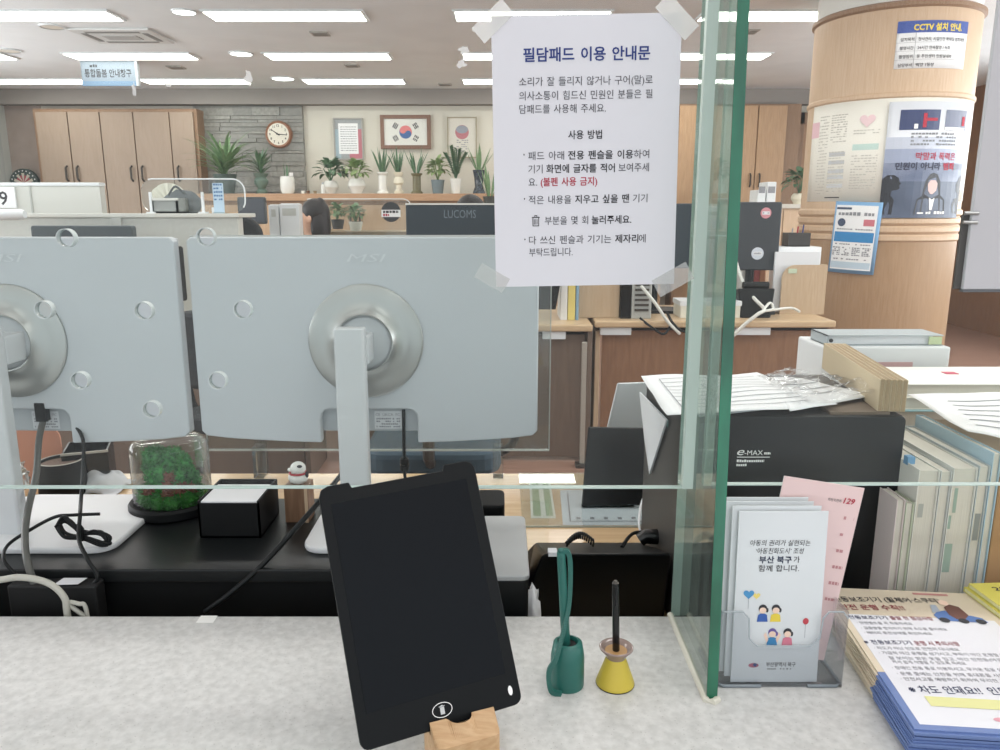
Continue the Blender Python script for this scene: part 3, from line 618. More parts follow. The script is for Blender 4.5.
for k in range(4): put_dashes(mb, fr, W * .25, W * .8, H * (.28 + .03 * k), .012, e=.0025, seed=k, unit=.02)
mb.build('small_print', ink_lt, t)
fig = mat('figure_dark', '23252E', .4)
def shape(pts, nm, m, e): mb = MB(); put_poly(mb, fr, [(W * x, H * y) for x, y in pts], e); mb.build(nm, m, t)
shape([(.43, .95), (.44, .78), (.46, .68), (.5, .62), (.55, .605), (.6, .62), (.645, .68), (.66, .78), (.68, .95)][::-1], 'woman_hair', fig, .0016)
shape([(.36, .97), (.38, .84), (.46, .79), (.55, .83), (.65, .79), (.73, .84), (.75, .97)][::-1], 'woman_coat', mat('coat_dark', '1C1E27', .4), .0022)
shape([(.49, .70), (.52, .67), (.58, .67), (.61, .70), (.6, .76), (.56, .79), (.53, .79), (.5, .76)][::-1], 'woman_hands', mat('hands_pk', 'D7BBB6', .5), .0030)
shape([(.52, .82), (.56, .84), (.59, .82), (.57, .93), (.54, .93)][::-1], 'woman_collar', ink_white, .0030)
shape([(0, .97), (0, .66), (.05, .625), (.12, .625), (.17, .65), (.18, .68), (.2, .70), (.18, .715), (.19, .74), (.16, .755), (.11, .76), (.1, .8), (.14, .84), (.13, .97)][::-1], 'left_silhouette', fig, .0016)
shape([(1, .97), (1, .62), (.95, .64), (.92, .68), (.9, .71), (.92, .73), (.91, .76), (.95, .78), (.96, .82), (.9, .83), (.86, .88), (.88, .95)][::-1], 'right_silhouette', fig, .0016)
mb = MB(); put_dashes(mb, fr, W * .5, W * .78, H * .965, .016, e=.003, unit=.02); put_rect(mb, fr, W * .4, H * .95, W * .47, H * .963, e=.003); mb.build('foot_line', ink_white, t)
# blue bordered leaflet
t, fr, W, H = on_pillar(833, 880, 201, 273, 'blue bordered training leaflet taped low on the pillar', 'blue_leaflet', 'leaflet', mat('leaf_blue', '7FAAD0', .5), .018, tilt=math.radians(2))
mb = MB(); put_rect(mb, fr, W * .04, H * .05, W * .92, H * .95, e=.0008, nx=8); mb.build('white_area', paper, t)
mb = MB(); put_rect(mb, fr, W * .06, H * .42, W * .9, H * .56, e=.0016, nx=8); mb.build('blue_band', ink_blue, t)
mb = MB(); put_rect(mb, fr, W * .66, H * .24, W * .88, H * .33, e=.0016, nx=3); mb.build('red_box', mat('lf_red', 'C8737E', .6), t)
mb = MB(); put_poly(mb, fr, circ(W * .19, H * .29, W * .09, 12), e=.002); put_rect(mb, fr, W * .05, H * .08, W * .38, H * .11, e=.002, nx=3); mb.build('emblem', mat('lf_navy', '3D4C66', .6), t)
mb = MB(); put_rect(mb, fr, W * .05, H * .84, W * .9, H * .93, e=.0016, nx=8); mb.build('foot_band', mat('lf_pale', 'BCD0DE', .6), t)
for y, h in ((.19, .02), (.39, .008), (.6, .008), (.81, .008)): mb = MB(); put_dashes(mb, fr, W * .1, W * .86, H * y, h, e=.0025, unit=max(.014, h)); mb.build('print', ink_lt, t)
for k in range(4):
    mb = MB(); x = W * (.06 + .215 * k)
    for j in range(5): put_dashes(mb, fr, x, x + W * .17, H * (.65 + .025 * j), .008, e=.0025, seed=k * 7 + j, unit=.014)
    mb.build('flow_box', ink_lt, t)
# ================================================================== grey partitions and things on them, left
scr = mat('partition_grey', 'BFC2BD', .7, col2='B9BCB7', scale=60)
scr2 = mat('partition_pale', 'CACBC5', .7)
Yp = 4.6; z1 = PY(50, 182.5, Yp).z; xr = PY(101, 200, Yp).x
t = thing('partition', (xr - .9, Yp, 0), 'taller pale office partition at far left with the counter number', 'partition')
lofty(t, 'panel', scr2, xr - 2.2, xr, Yp, Yp + .06, 0.1, z1 - .02); lofty(t, 'cap', white_pl, xr - 2.2, xr + .003, Yp - .006, Yp + .066, z1 - .02, z1)
MB().box(xr - .41, xr - .40, Yp - .004, Yp, .1, z1 - .02).build('seam', mat('seam_grey', 'AFB2AD', .7), t)
for xx in (xr - 1.8, xr - .2): lofty(t, 'foot', metal, xx - .03, xx + .03, Yp - .2, Yp + .26, 0, .1)
tl, br = PY(-18, 187, Yp - .012), PY(16.5, 208, Yp - .012)
t2 = thing('number_plate', ((tl.x + br.x) / 2, Yp - .01, br.z), 'white plate with a black number on the left partition', 'sign')
MB().box(tl.x, br.x, Yp - .012, Yp - .001, br.z, tl.z).build('plate', paper, t2)
mb = MB(); fr = Frame((tl.x, Yp - .012, tl.z), (1, 0, 0), (0, 0, -1)); put_text(mb, fr, '9', PY(5, 200, Yp).x - tl.x, (tl.z - br.z) * .84, (tl.z - br.z) * .9, align='C', bold=.015); mb.build('numeral', ink, t2)
Yq = 3.9; z2 = PY(130, 213.5, Yq).z; xl2, xr2 = PY(18, 225, Yq).x, PY(238, 225, Yq).x
t = thing('partition', ((xl2 + xr2) / 2, Yq, 0), 'lower grey office partition with a flat ledge, behind the monitors', 'partition')
lofty(t, 'panel', scr, xl2 - 1.2, xr2, Yq, Yq + .08, .1, z2 - .02); lofty(t, 'ledge', scr2, xl2 - 1.2, xr2 + .01, Yq - .01, Yq + .26, z2 - .02, z2)
mb = MB(); q = PY(115, 225, Yq); MB().box(q.x - .01, q.x + .035, Yq - .012, Yq, .1, z2 - .02).build('post', mat('post_grey', 'AEB1AD', .6), t)
for xx in (xl2 - .6, xr2 - .3): lofty(t, 'foot', metal, xx - .03, xx + .03, Yq - .15, Yq + .3, 0, .1)
# white rounded bar
a, b = PY(-25, 214.5, Yq - .2), PY(25, 214.5, Yq - .2)
t = thing('desk_lamp', (a.x, Yq - .2, .72), 'white rounded tube lamp head at the far left edge', 'lamp')
MB().tube([a, b - V((.02, 0, 0)), b], [.026, .026, .018], 14).build('tube_head', white_pl, t, smooth=True)
MB().tube([a, a + V((-.05, 0, -.1)), V((a.x - .05, Yq - .2, .74))], .012, 8).build('arm', white_pl, t); MB().lathe([(.08, 0), (.08, .02)], (a.x - .05, Yq - .2, .72), 20).build('base', white_pl, t)
# things on the ledge
def pbox(nm, px0, px1, py0, y0, y1, zb, m, lab, cat, group=None, bev=.003):
    a, b = PY(px0, py0, y0), PY(px1, py0, y0); return a.x, b.x, a.z
zl2 = z2; Yl = Yq + .08
a, b = PY(151, 198, Yl), PY(177, 198, Yl)
t = thing('document_tray', ((a.x + b.x) / 2, Yl + .06, zl2), 'small grey open box standing on the partition ledge', 'box')
mb = MB(); mb.box(a.x, b.x, Yl, Yl + .01, zl2, a.z); mb.box(a.x, b.x, Yl + .13, Yl + .14, zl2, a.z); mb.box(a.x, a.x + .01, Yl, Yl + .14, zl2, a.z); mb.box(b.x - .01, b.x, Yl, Yl + .14, zl2, a.z); mb.box(a.x, b.x, Yl, Yl + .14, zl2, zl2 + .01)
mb.build('box_body', mat('mesh_grey', '8E9290', .6), t); mb = MB()
mb.box(a.x - .004, b.x + .004, Yl - .004, Yl + .006, a.z - .012, a.z); mb.build('rim', scr2, t)
a, b = PY(149, 193, Yl), PY(152, 211, Yl)
t = thing('acrylic_screen', (PY(198, 211, Yl + .1).x, Yl + .1, zl2), 'clear rounded acrylic screen standing on the partition ledge', 'screen')
tl, br = PY(140, 179, Yl + .1), PY(246, 211, Yl + .1)
acr = pane('clear_acrylic', 'F4F7F6', 1.0, .03)
o_ = [(x, y) for x, y in rrect(tl.x, br.x, zl2 + .005, tl.z, .06)]
MB().prism(o_, (0, Yl + .1, 0), (1, 0, 0), (0, 0, 1), .005).build('sheet', acr, t)
mb = MB(); rim_ = rrect(tl.x, br.x, zl2 + .005, tl.z, .06); mb.tube([V((x, Yl + .1, y)) for x, y in rim_[3:14]], .004, 6); mb.build('bright_edge', white_pl, t)
for xx in (tl.x + .12, br.x - .16): lofty(t, 'foot', white_pl, xx, xx + .03, Yl + .05, Yl + .15, zl2, zl2 + .03)
for px, lab in ((150, 'slim white upright left on the partition ledge beside the grey box'), (202, 'slim white upright left of the pale blue label stand')):
    a = PY(px, 192, Yl); t = thing('sign_stand', (a.x, Yl, zl2), lab, 'stand', 'white uprights on the ledge')
    MB().box(a.x - .006, a.x + .006, Yl - .006, Yl + .006, zl2, a.z).build('upright', white_pl, t); MB().box(a.x - .02, a.x + .02, Yl - .02, Yl + .02, zl2, zl2 + .008).build('foot', white_pl, t)
tl, br = PY(212, 183, Yl - .01), PY(224, 205, Yl - .01)
t = thing('label_stand', ((tl.x + br.x) / 2, Yl, zl2), 'pale blue label card standing on the partition ledge', 'label')
MB().box(tl.x, br.x, Yl - .01, Yl - .004, zl2, tl.z).build('card', mat('label_blue', 'B4CBDD', .6), t); MB().box(tl.x, br.x, Yl - .02, Yl + .05, zl2, zl2 + .006).build('foot', acr, t)
mb = MB(); fr = Frame((tl.x, Yl - .01, tl.z), (1, 0, 0), (0, 0, -1))
for k in range(5): put_dashes(mb, fr, .005, br.x - tl.x - .005, .012 + .018 * k, .009, seed=k, unit=.012, fill=.9)
mb.build('print', mat('lab_ink', '4F74A0', .7), t)
# fan-shaped white ornament and dark bag behind the ledge, on a hidden cabinet
q = PY(178, 214, 5.6)
t = thing('cupboard', (q.x, 5.7, 0), 'grey cupboard behind the low partition carrying a bag', 'cupboard'); lofty(t, 'carcass', scr, q.x - .6, q.x + .3, 5.5, 5.95, 0, q.z - .02); lofty(t, 'top', scr2, q.x - .61, q.x + .31, 5.49, 5.96, q.z - .02, q.z); zcb = q.z
c = PY(181, 206, 5.65)
t = thing('bag', (c.x, 5.65, zcb), 'dark grey rounded bag lying on the cupboard behind the partition', 'bag')
MB().blob((c.x, 5.68, zcb + .07), (.135, .13, .1), 3, disp=.12, ns=2).build('bag_body', mat('bag_grey', '5B6064', .85), t, smooth=True, angle=180); MB().tube(spline([(c.x - .06, 5.6, zcb + .13), (c.x, 5.58, zcb + .19), (c.x + .06, 5.6, zcb + .13)], 6), .008, 6).build('strap', mat('bag_strap', '3F4346', .8), t)
c = PY(168, 188, 5.75)
t = thing('paper_fan', (c.x, 5.75, zcb), 'white pleated fan standing behind the dark grey bag', 'fan')
mb = MB(); n = 12
for k in range(n):
    a0, a1 = math.radians(20 + 140 * k / n), math.radians(20 + 140 * (k + 1) / n); o0 = V((c.x, 5.75, zcb + .07)); r = .15
    p0 = o0 + V((math.cos(a0) * r, .006 if k % 2 else -.006, math.sin(a0) * r)); p1 = o0 + V((math.cos(a1) * r, -.006 if k % 2 else .006, math.sin(a1) * r)); mb.add([o0, p0, p1], [(0, 1, 2)])
mb.build('leaf', mat('fan_cream', 'E6E0D0', .7), t, solid=.002); MB().box(c.x - .012, c.x + .012, 5.745, 5.757, zcb, zcb + .08).build('handle', mat('fan_wood', '5F5348', .6), t)
# round-backed bag on chair beside it
c = PY(234, 226, 4.4)
def office_chair(x, y, rz, seat_m, lab, back=True, z=.46, group=None, backz=.62, backw=.22):
    t = thing('office_chair', (x, y, 0), lab, 'chair', group); Rm = Matrix.Translation((x, y, 0)) @ Matrix.Rotation(rz, 4, 'Z')
    def B(): mb = MB(); mb.M = Rm; return mb
    B().prism(rrect(-.24, .24, -.23, .23, .08), (0, 0, z), (1, 0, 0), (0, 1, 0), .08).build('seat', seat_m, t, bevel=.02)
    B().tube([(0, 0, .1), (0, 0, z - .08)], .025, 12).build('gas_lift', dark_metal, t)
    for k in range(5):
        a = k * 2 * math.pi / 5 + .3; p = V((math.cos(a) * .3, math.sin(a) * .3, .07))
        l = B().tube([(0, 0, .11), p], [.025, .016], 8).build('base_leg', black_pl, t)
        mb = B(); mb.M = Rm @ Matrix.Translation((p.x, p.y, .03)) @ Matrix.Rotation(a, 4, 'Z') @ Matrix.Rotation(math.pi / 2, 4, 'X'); mb.lathe([(.03, -.02), (.03, .02)], (0, 0, 0), 14); mb.build('caster', black_gloss, l)
    if back:
        B().tube([(0, .2, z - .05), (0, .28, z), (0, .27, z + .25)], .02, 8).build('back_bar', dark_metal, t)
        o = rrect(-backw, backw, z + .12, z + .12 + backz, .12, 8); B().prism(o, (0, .22, 0), (1, 0, 0), (0, 0, 1), .07).build('backrest', seat_m, t, bevel=.02)
    for sx in (-1, 1):
        B().tube(spline([(sx * .22, .05, z - .06), (sx * .29, .05, z), (sx * .29, .05, z + .2), (sx * .29, -.12, z + .21)], 4), .016, 8).build('armrest', black_pl, t)
    return t
office_chair(c.x, 4.75, math.pi, mat('chair_black', '202427', .7), 'black office chair with rounded back beside the low partition', z=.5, backz=c.z + .055 - .62, backw=.13)
# thin monitor on the left of the woman (seen from its dark front)
Ym = 5.35; tl, br = PY(238, 197, Ym), PY(267, 224, Ym)
zdk = .74
t = thing('desk', ((tl.x + br.x) / 2 + .3, 5.6, 0), 'office desk behind the low partition under the tilted dark monitor', 'desk')
lofty(t, 'desk_top', oak_pale, tl.x - .03, tl.x + .95, 5.1, 5.68, zdk - .03, zdk)
for xx in (tl.x, tl.x + .88): lofty(t, 'leg', metal, xx, xx + .05, 5.15, 5.63, 0, zdk - .03)
MB().box(tl.x + .05, tl.x + .88, 5.12, 5.14, .25, zdk - .03).build('modesty_panel', scr, t)
def monitor(t, x0, x1, Y, z0, z1, shell, zdesk, face=-1, yaw=0, stand=True, screen=None, d=.05):
    cx, cz = (x0 + x1) / 2, (z0 + z1) / 2; Rm = Matrix.Translation((cx, Y, cz)) @ Matrix.Rotation(yaw, 4, 'Z'); w, h = (x1 - x0) / 2, (z1 - z0) / 2
    mb = MB(); mb.M = Rm; mb.prism(rrect(-w, w, -h, h, .012), (0, -d / 2, 0), (1, 0, 0), (0, 0, 1), d); mb.build('shell', shell, t, bevel=.006)
    if screen: mb = MB(); mb.M = Rm; mb.box(-w + .012, w - .012, face * d / 2 - .002 * (face < 0), face * d / 2 + .002 * (face > 0), -h + .016, h - .012); mb.build('screen', screen, t)
    if stand:
        mb = MB(); mb.M = Rm; mb.tube([(0, 0, -h * .8), (0, 0, zdesk - cz + .01)], .022, 10); mb.build('stand_post', black_pl, t)
        mb = MB(); mb.M = Rm; mb.prism(rrect(-.13, .13, -.1, .1, .03), (0, 0, zdesk - cz + .015), (1, 0, 0), (0, 1, 0), .015); mb.build('stand_foot', black_pl, t)
t = thing('monitor', ((tl.x + br.x) / 2, Ym, zdk), 'small dark grey monitor tilted beside the seated woman', 'monitor', 'office monitors behind')
monitor(t, tl.x, br.x, Ym, br.z, tl.z, mat('mon_grey', '4B4F52', .4), zdk, -1, .1, True, mat('screen_grey', '5C6068', .25))
# white papers standing (pale boards) behind the woman
for p0, p1, y0, y1, Y_, lab in ((268, 278, 205, 232, 5.5, 'white card box file left of the seated woman'), (279, 298.5, 204, 232, 5.5, 'tall white sheaf of folders beside the seated woman')):
    a, b = PY(p0, y0, Y_), PY(p1, y0, Y_); t = thing('box_file', ((a.x + b.x) / 2, Y_, zdk), lab, 'file', 'white files on the desk')
    MB().box(a.x, b.x, Y_, Y_ + .1, zdk, a.z).build('cover', white_pl, t, bevel=.004); MB().box(a.x + .01, b.x - .01, Y_ + .01, Y_ + .09, zdk + .01, a.z + .004).build('pages', paper, t)
    MB().box(a.x + .02, b.x - .02, Y_ - .002, Y_, a.z - .08, a.z - .03).build('spine_label', scr, t)
# round black and white notice
c = PY(391, 212, 6.45); R_ = 9.8 * 6.3 / 770
tl, br = PY(303, 199, 6.5), PY(412, 236, 6.5)
t = thing('acrylic_screen', ((tl.x + br.x) / 2, 6.46, .74), 'clear desk screen between the woman and the round sticker', 'screen')
MB().prism(rrect(tl.x, br.x, .99, tl.z, .06), (0, 6.46, 0), (1, 0, 0), (0, 0, 1), .006).build('sheet', acr, t)
mb = MB(); mb.tube([V((x, 6.46, y)) for x, y in rrect(tl.x, br.x, .99, tl.z, .06)[3:14]], .004, 6); mb.build('bright_edge', white_pl, t)
for xx in (tl.x + .1, br.x - .1): MB().tube([(xx, 6.47, 0), (xx, 6.47, 1.02)], .012, 8).build('post', metal, t)
t = thing('round_sticker', (c.x, 6.45, c.z), 'round black and white sticker on the clear desk screen', 'sticker')
disc((c.x, 6.449, c.z), [(R_, -.002), (R_, .002)]).build('disc', mat('stick_black', '34373A', .5), t)
fr = Frame((c.x, 6.4468, c.z), (1, 0, 0), (0, 0, -1)); mb = MB(); put_rect(mb, fr, -R_ * .98, -R_ * .22, R_ * .98, R_ * .5, e=.0004); mb.build('white_band', paper, t)
mb = MB(); put_dashes(mb, fr, -R_ * .8, R_ * .8, R_ * .1, R_ * .25, e=.001, unit=.025, fill=1); mb.build('print', ink, t)
mb = MB(); put_dashes(mb, fr, -R_ * .8, -R_ * .2, R_ * .42, R_ * .25, e=.001, unit=.025, fill=1); mb.build('red_print', ink_red, t)
# ------------------------------------------------------------------ people
def person(x, y, ztop, facing, lab, shirt, hair_len):
    """seated figure: one skinned body, with clothing and hair over it. facing = direction of the face (radians)"""
    t = thing('person', (x, y, 0), lab, 'person'); s = ztop / 1.33
    Rm = Matrix.Translation((x, y, 0)) @ Matrix.Rotation(facing, 4, 'Z') @ Matrix.Scale(s, 4)
    J = {'pel': (0, 0, .54, .13), 'sp': (.01, 0, .72, .12), 'ch': (.02, 0, .9, .13), 'nk': (.02, 0, 1.05, .05), 'hd0': (.035, 0, 1.12, .062), 'hd1': (.045, 0, 1.19, .088), 'hd2': (.03, 0, 1.27, .07)}
    E_ = [('pel', 'sp'), ('sp', 'ch'), ('ch', 'nk'), ('nk', 'hd0'), ('hd0', 'hd1'), ('hd1', 'hd2')]
    for sg, n_ in ((1, 'l'), (-1, 'r')):
        J.update({n_ + 'sh': (.02, sg * .17, .98, .055), n_ + 'el': (.12, sg * .22, .74, .042), n_ + 'wr': (.34, sg * .14, .78, .028), n_ + 'ha': (.42, sg * .12, .785, .03),
                  n_ + 'hp': (.04, sg * .09, .54, .085), n_ + 'kn': (.45, sg * .11, .52, .06), n_ + 'an': (.45, sg * .11, .1, .04), n_ + 'ft': (.58, sg * .11, .045, .035)})
        E_ += [('ch', n_ + 'sh'), (n_ + 'sh', n_ + 'el'), (n_ + 'el', n_ + 'wr'), (n_ + 'wr', n_ + 'ha'), ('pel', n_ + 'hp'), (n_ + 'hp', n_ + 'kn'), (n_ + 'kn', n_ + 'an'), (n_ + 'an', n_ + 'ft')]
        for k in range(5):
            b_ = (.445, sg * (.12 + (k - 2) * .014), .785, .009); e_ = (.445 + (.055, .075, .08, .072, .05)[k] * (1 if k < 4 else .6), sg * (.12 + (k - 2) * .018), .765, .007)
            J[n_ + 'f%d' % k] = b_; J[n_ + 'g%d' % k] = e_; E_ += [(n_ + 'ha', n_ + 'f%d' % k), (n_ + 'f%d' % k, n_ + 'g%d' % k)]
    def skinned(nm, keys, grow, m):
        ks = [k for k in J if k in keys]; me = bpy.data.meshes.new(nm); og = worg(t)
        me.from_pydata([(Rm @ V(J[k][:3])) - og for k in ks], [(ks.index(a), ks.index(b)) for a, b in E_ if a in ks and b in ks], [])
        me.materials.append(m); o = bpy.data.objects.new(nm, me); COL.objects.link(o); o.parent = t; ORG[o.name] = og
        q = o.modifiers.new('skin', 'SKIN'); q.use_smooth_shade = True
        for v, k in zip(me.skin_vertices[0].data, ks): v.radius = (J[k][3] * s + grow, J[k][3] * s * (.85 if k in ('ch', 'sp', 'pel') else 1) + grow)
        me.skin_vertices[0].data[0].use_root = True
        q = o.modifiers.new('ss', 'SUBSURF'); q.levels = 2; q.render_levels = 2; return o
    skinned('body', list(J), 0, skin)
    skinned('sweater', ['pel', 'sp', 'ch', 'lsh', 'rsh', 'lel', 'rel', 'lwr', 'rwr'], .012, shirt)
    skinned('trousers', ['pel', 'lhp', 'rhp', 'lkn', 'rkn', 'lan', 'ran'], .01, cloth_d)
    mb = MB(); mb.M = Rm
    mb.blob((-.008, 0, 1.24), (.108, .098, .104), 3); mb.blob((-.045, 0, 1.15), (.075, .095, .1 + hair_len), 3)
    if hair_len > .05: mb.blob((-.03, .075, 1.12), (.06, .03, .13), 2); mb.blob((-.03, -.075, 1.12), (.06, .03, .13), 2)
    mb.build('hair', hair_m, t, smooth=True, angle=180)
    mb = MB(); mb.M = Rm; mb.blob((.135, 0, 1.175), (.022, .016, .024), 2); mb.build('nose', skin, t, smooth=True)
    for sy in (-.034, .034): mb = MB(); mb.M = Rm; mb.blob((.118, sy, 1.205), (.01, .015, .008), 2); mb.build('eye', ink, t, smooth=True)
    mb = MB(); mb.M = Rm; mb.blob((.122, 0, 1.135), (.01, .025, .007), 2); mb.build('mouth', mat('lips', 'A8645E', .5), t, smooth=True)
    for sy in (-.088, .088): mb = MB(); mb.M = Rm; mb.blob((.035, sy, 1.185), (.018, .01, .03), 2); mb.build('ear', skin, t, smooth=True)
    return t
q = PY(314, 200, 6.15)
person(q.x, 6.15, q.z, math.radians(188), 'seated woman in dark top seen in profile with dark shoulder-length hair', cloth_d, .1)
office_chair(q.x - .02, 6.15, math.radians(-82), mat('chair_dark', '2A2D31', .7), 'dark office chair under the seated woman in profile', back=False, z=.46)
q2 = PY(470, 196, 5.1)
person(q2.x, 5.15, q2.z, math.radians(-90), 'person in grey top behind the wide dark monitor, only dark hair showing', mat('cloth_grey', '55585E', .85), .02)
office_chair(q2.x, 5.15, 0, mat('chair_dark', '2A2D31', .7), 'dark office chair under the person behind the wide monitor', back=False, z=.46)
# ================================================================== second row of desks
desk_oak = mat('desk_oak', 'C8AE8C', .35, col2='BEA381', scale=12, stretch=(.7, 9, 9))
def desk(lab, x0, x1, y0, y1, z, panel_m, nm='desk', legs=True, tray=None):
    t = thing(nm, ((x0 + x1) / 2, (y0 + y1) / 2, 0), lab, 'desk')
    lofty(t, 'desk_top', desk_oak, x0, x1, y0, y1, z - .035, z, .008)
    MB().box(x0 + .05, x1 - .03, y0 + .07, y0 + .09, .02, z - .06).build('modesty_panel', panel_m, t)
    for xx in (x0, x1 - .03): lofty(t, 'side_panel', oak_pale if xx == x0 else panel_m, xx + .01, xx + .035, y0 + .05, y1 - .02, 0, z - .06 if xx == x0 else z - .035)
    MB().box(x0 + .02, x1 - .02, y0 + .2, y0 + .24, z - .08, z - .035).build('under_rail', dark_metal, t)
    for (a, b) in tray or []: MB().box(a, b, y0 + .02, y0 + .06, z - .075, z - .037).build('cable_tray', white_pl, t)
    return t
YB = 3.87; ZD = .72
bx0, bx1 = PY(595, 321, YB).x, PY(837, 319, YB).x
desk('pale wooden office desk with brown panel in front of the pillar', bx0, bx1, YB, 4.55, ZD, panel_brown, tray=[(PY(601, 330, YB).x, PY(632, 330, YB).x), (PY(737, 330, YB).x, PY(772, 330, YB).x)])
YA = 3.74; ax1 = PY(593, 327, YA).x; ax0 = -.84
desk('pale wooden office desk with dark taupe panel behind the right-hand white monitor', ax0, ax1, YA, 4.5, ZD, panel_dim, tray=[(PY(543, 333, YA).x, PY(566, 333, YA).x)])
t = thing('cable_post', (PY(584, 400, YA - .02).x, YA - .03, 0), 'slim grey upright between the two wooden desks', 'post')
p = PY(582, 342, YA - .03); q = PY(587, 342, YA - .03); lofty(t, 'upright', mat('post_taupe', '9C958B', .6), p.x, q.x, YA - .04, YA - .02, .02, p.z); lofty(t, 'foot', dark_metal, p.x - .02, q.x + .02, YA - .06, YA, 0, .02)
YL = 3.46; lx0, lx1 = PY(15, 333, YL).x, PY(300, 333, YL).x
desk('wooden office desk before the low partition, glimpsed between the white monitors', lx0, lx1, YL, 3.87, ZD, panel_dim)
# wide dark monitor with lettering
Y_ = 4.0; tl, br = PY(406, 204.5, Y_), PY(528, 204, Y_)
t = thing('monitor', ((tl.x + br.x) / 2, Y_, ZD), 'wide navy-black monitor back with faint grey lettering beside the notice', 'monitor', 'office monitors behind')
monitor(t, tl.x, br.x, Y_, tl.z - .36, tl.z, navy_blk, ZD, 1, 0, True, mat('screen_dark', '202428', .2))
MB().box(tl.x, br.x, Y_ - .027, Y_ + .02, tl.z - .002, tl.z + .006).build('pale_top_edge', scr2, t)
p = PY(444, 218, Y_ - .025); mb = MB(); put_text(mb, Frame((p.x, Y_ - .025, p.z), (1, 0, 0), (0, 0, -1)), 'LUCOMS', 0, 0, .058, PY(476, 218, Y_ - .025).x - p.x, e=.001); mb.build('lettering', mat('lucoms_grey', '66727A', .5), t)
tl, br = PY(33, 225.5, 3.68), PY(141, 300, 3.68)
t = thing('monitor', ((tl.x + br.x) / 2, 3.68, ZD), 'dark monitor top showing above the left white monitor', 'monitor', 'office monitors behind')
monitor(t, tl.x, br.x, 3.68, tl.z - .36, tl.z, mat('mon_slate', '454E52', .4), ZD, 1, 0, True, mat('screen_dark', '202428', .2))
tl, br = PY(150, 246, 3.6), PY(191, 300, 3.6)
t = thing('monitor', ((tl.x + br.x) / 2, 3.6, ZD), 'small dark bluish screen glimpsed in the gap between the white monitors', 'monitor', 'office monitors behind')
monitor(t, tl.x, br.x, 3.6, br.z, tl.z, black_pl, ZD, -1, -.5, True, mat('screen_blue', '6F8494', .25), d=.03)
# things on the desk with brown panel
def stand_box(nm, px0, px1, pyt, Y0, Y1, m, lab, cat, group=None, zb=ZD, bev=.004, part='body'):
    a, b = PY(px0, pyt, Y0), PY(px1, pyt, Y0)
    t = thing(nm, ((a.x + b.x) / 2, (Y0 + Y1) / 2, zb), lab, cat, group)
    MB().box(a.x, b.x, Y0, Y1, zb, a.z).build(part, m, t, bevel=bev); return t, a.x, b.x, a.z
t, x0, x1, z1 = stand_box('wooden_organiser', 579, 621, 262, 3.98, 4.13, oak_pale, 'pale wooden desk organiser box below the paper notice', 'organiser', part='side_board')
for k in range(2): MB().box(x0 - .01, x1 + .01, 3.99, 4.14, z1 - .15 * k, z1 - .15 * k + .012).build('shelf_board', oak_pale, t)
t, x0, x1, z1 = stand_box('desktop_computer', 633, 653, 268, 3.95, 4.12, mat('pc_grey', 'A4A6A2', .5), 'grey slotted desktop computer standing right of the wooden organiser', 'computer', part='case')
for k in range(7): MB().box(x0 + .015, x1 - .015, 3.945, 3.95, ZD + .04 + .026 * k, ZD + .052 + .026 * k).build('vent_slot', dark_metal, t)
MB().box(x0 - .055, x0 - .002, 3.955, 4.12, ZD, z1).build('black_side', black_gloss, t)
tl, br = PY(612, 203.5, 4.25), PY(699, 268, 4.25)
t = thing('monitor', ((tl.x + br.x) / 2, 4.25, ZD), 'dark monitor back half hidden between the notice and the glass corner', 'monitor', 'office monitors behind')
monitor(t, tl.x, br.x, 4.25, br.z, tl.z, navy_blk, ZD, 1, 0, True, mat('screen_dark', '202428', .2))
tl, br = PY(727, 202, 4.2), PY(776, 270, 4.2)
t = thing('monitor', ((tl.x + br.x) / 2, 4.2, ZD), 'dark upright monitor back with two round stickers right of the green glass edge', 'monitor', 'office monitors behind')
monitor(t, tl.x, br.x, 4.2, br.z, tl.z, mat('mon_char', '33383D', .45), ZD, 1, 0, True, mat('screen_dark', '202428', .2))
for px, py, r, m, lab in ((766, 213, 5.2, mat('stick_red', 'C98A92', .5), 'red'), (757.5, 253.5, 6, mat('stick_blue', 'C6CDD6', .5), 'blue')):
    c = PY(px, py, 4.174); k = 4.2 / 770
    disc((c.x, 4.174, c.z), [(r * k, -.001), (r * k, .001)], 28).build('round_label', m, t)
    fr = Frame((c.x, 4.1725, c.z), (1, 0, 0), (0, 0, -1)); mb = MB(); put_rect(mb, fr, -r * k * .7, -r * k * .3, r * k * .7, r * k * .3, e=.0008); mb.build('label_centre', paper_grey, t)
    mb = MB(); put_dashes(mb, fr, -r * k * .6, r * k * .6, r * k * .12, r * k * .3, e=.0016, unit=.008); mb.build('label_print', ink_lt, t)
for k, (y0, y1, lab) in enumerate(((252, 230, 'lower white tray box between the dark monitors'), (229, 206, 'upper white tray box between the dark monitors'))):
    a, b = PY(701, y0, 4.42), PY(729, y1, 4.42); zb_ = ZD if k == 0 else zt0
    t = thing('tray_box', ((a.x + b.x) / 2, 4.46, zb_), lab, 'box', 'white tray boxes'); MB().box(a.x, b.x, 4.40, 4.54, zb_, b.z).build('box_body', white_pl, t, bevel=.005); MB().box(a.x + .02, b.x - .02, 4.396, 4.40, b.z - .05, b.z - .03).build('handle_slot', scr, t); zt0 = b.z
t, x0, x1, z1 = stand_box('white_carton', 681, 741, 302, 3.97, 4.14, mat('carton_cream', 'D8D6C8', .6), 'cream white box lying behind the glass corner on the desk', 'box', part='carton')
MB().box(x0 - .004, x1 + .004, 3.966, 4.144, z1 - .02, z1 + .004).build('lid', white_pl, t)
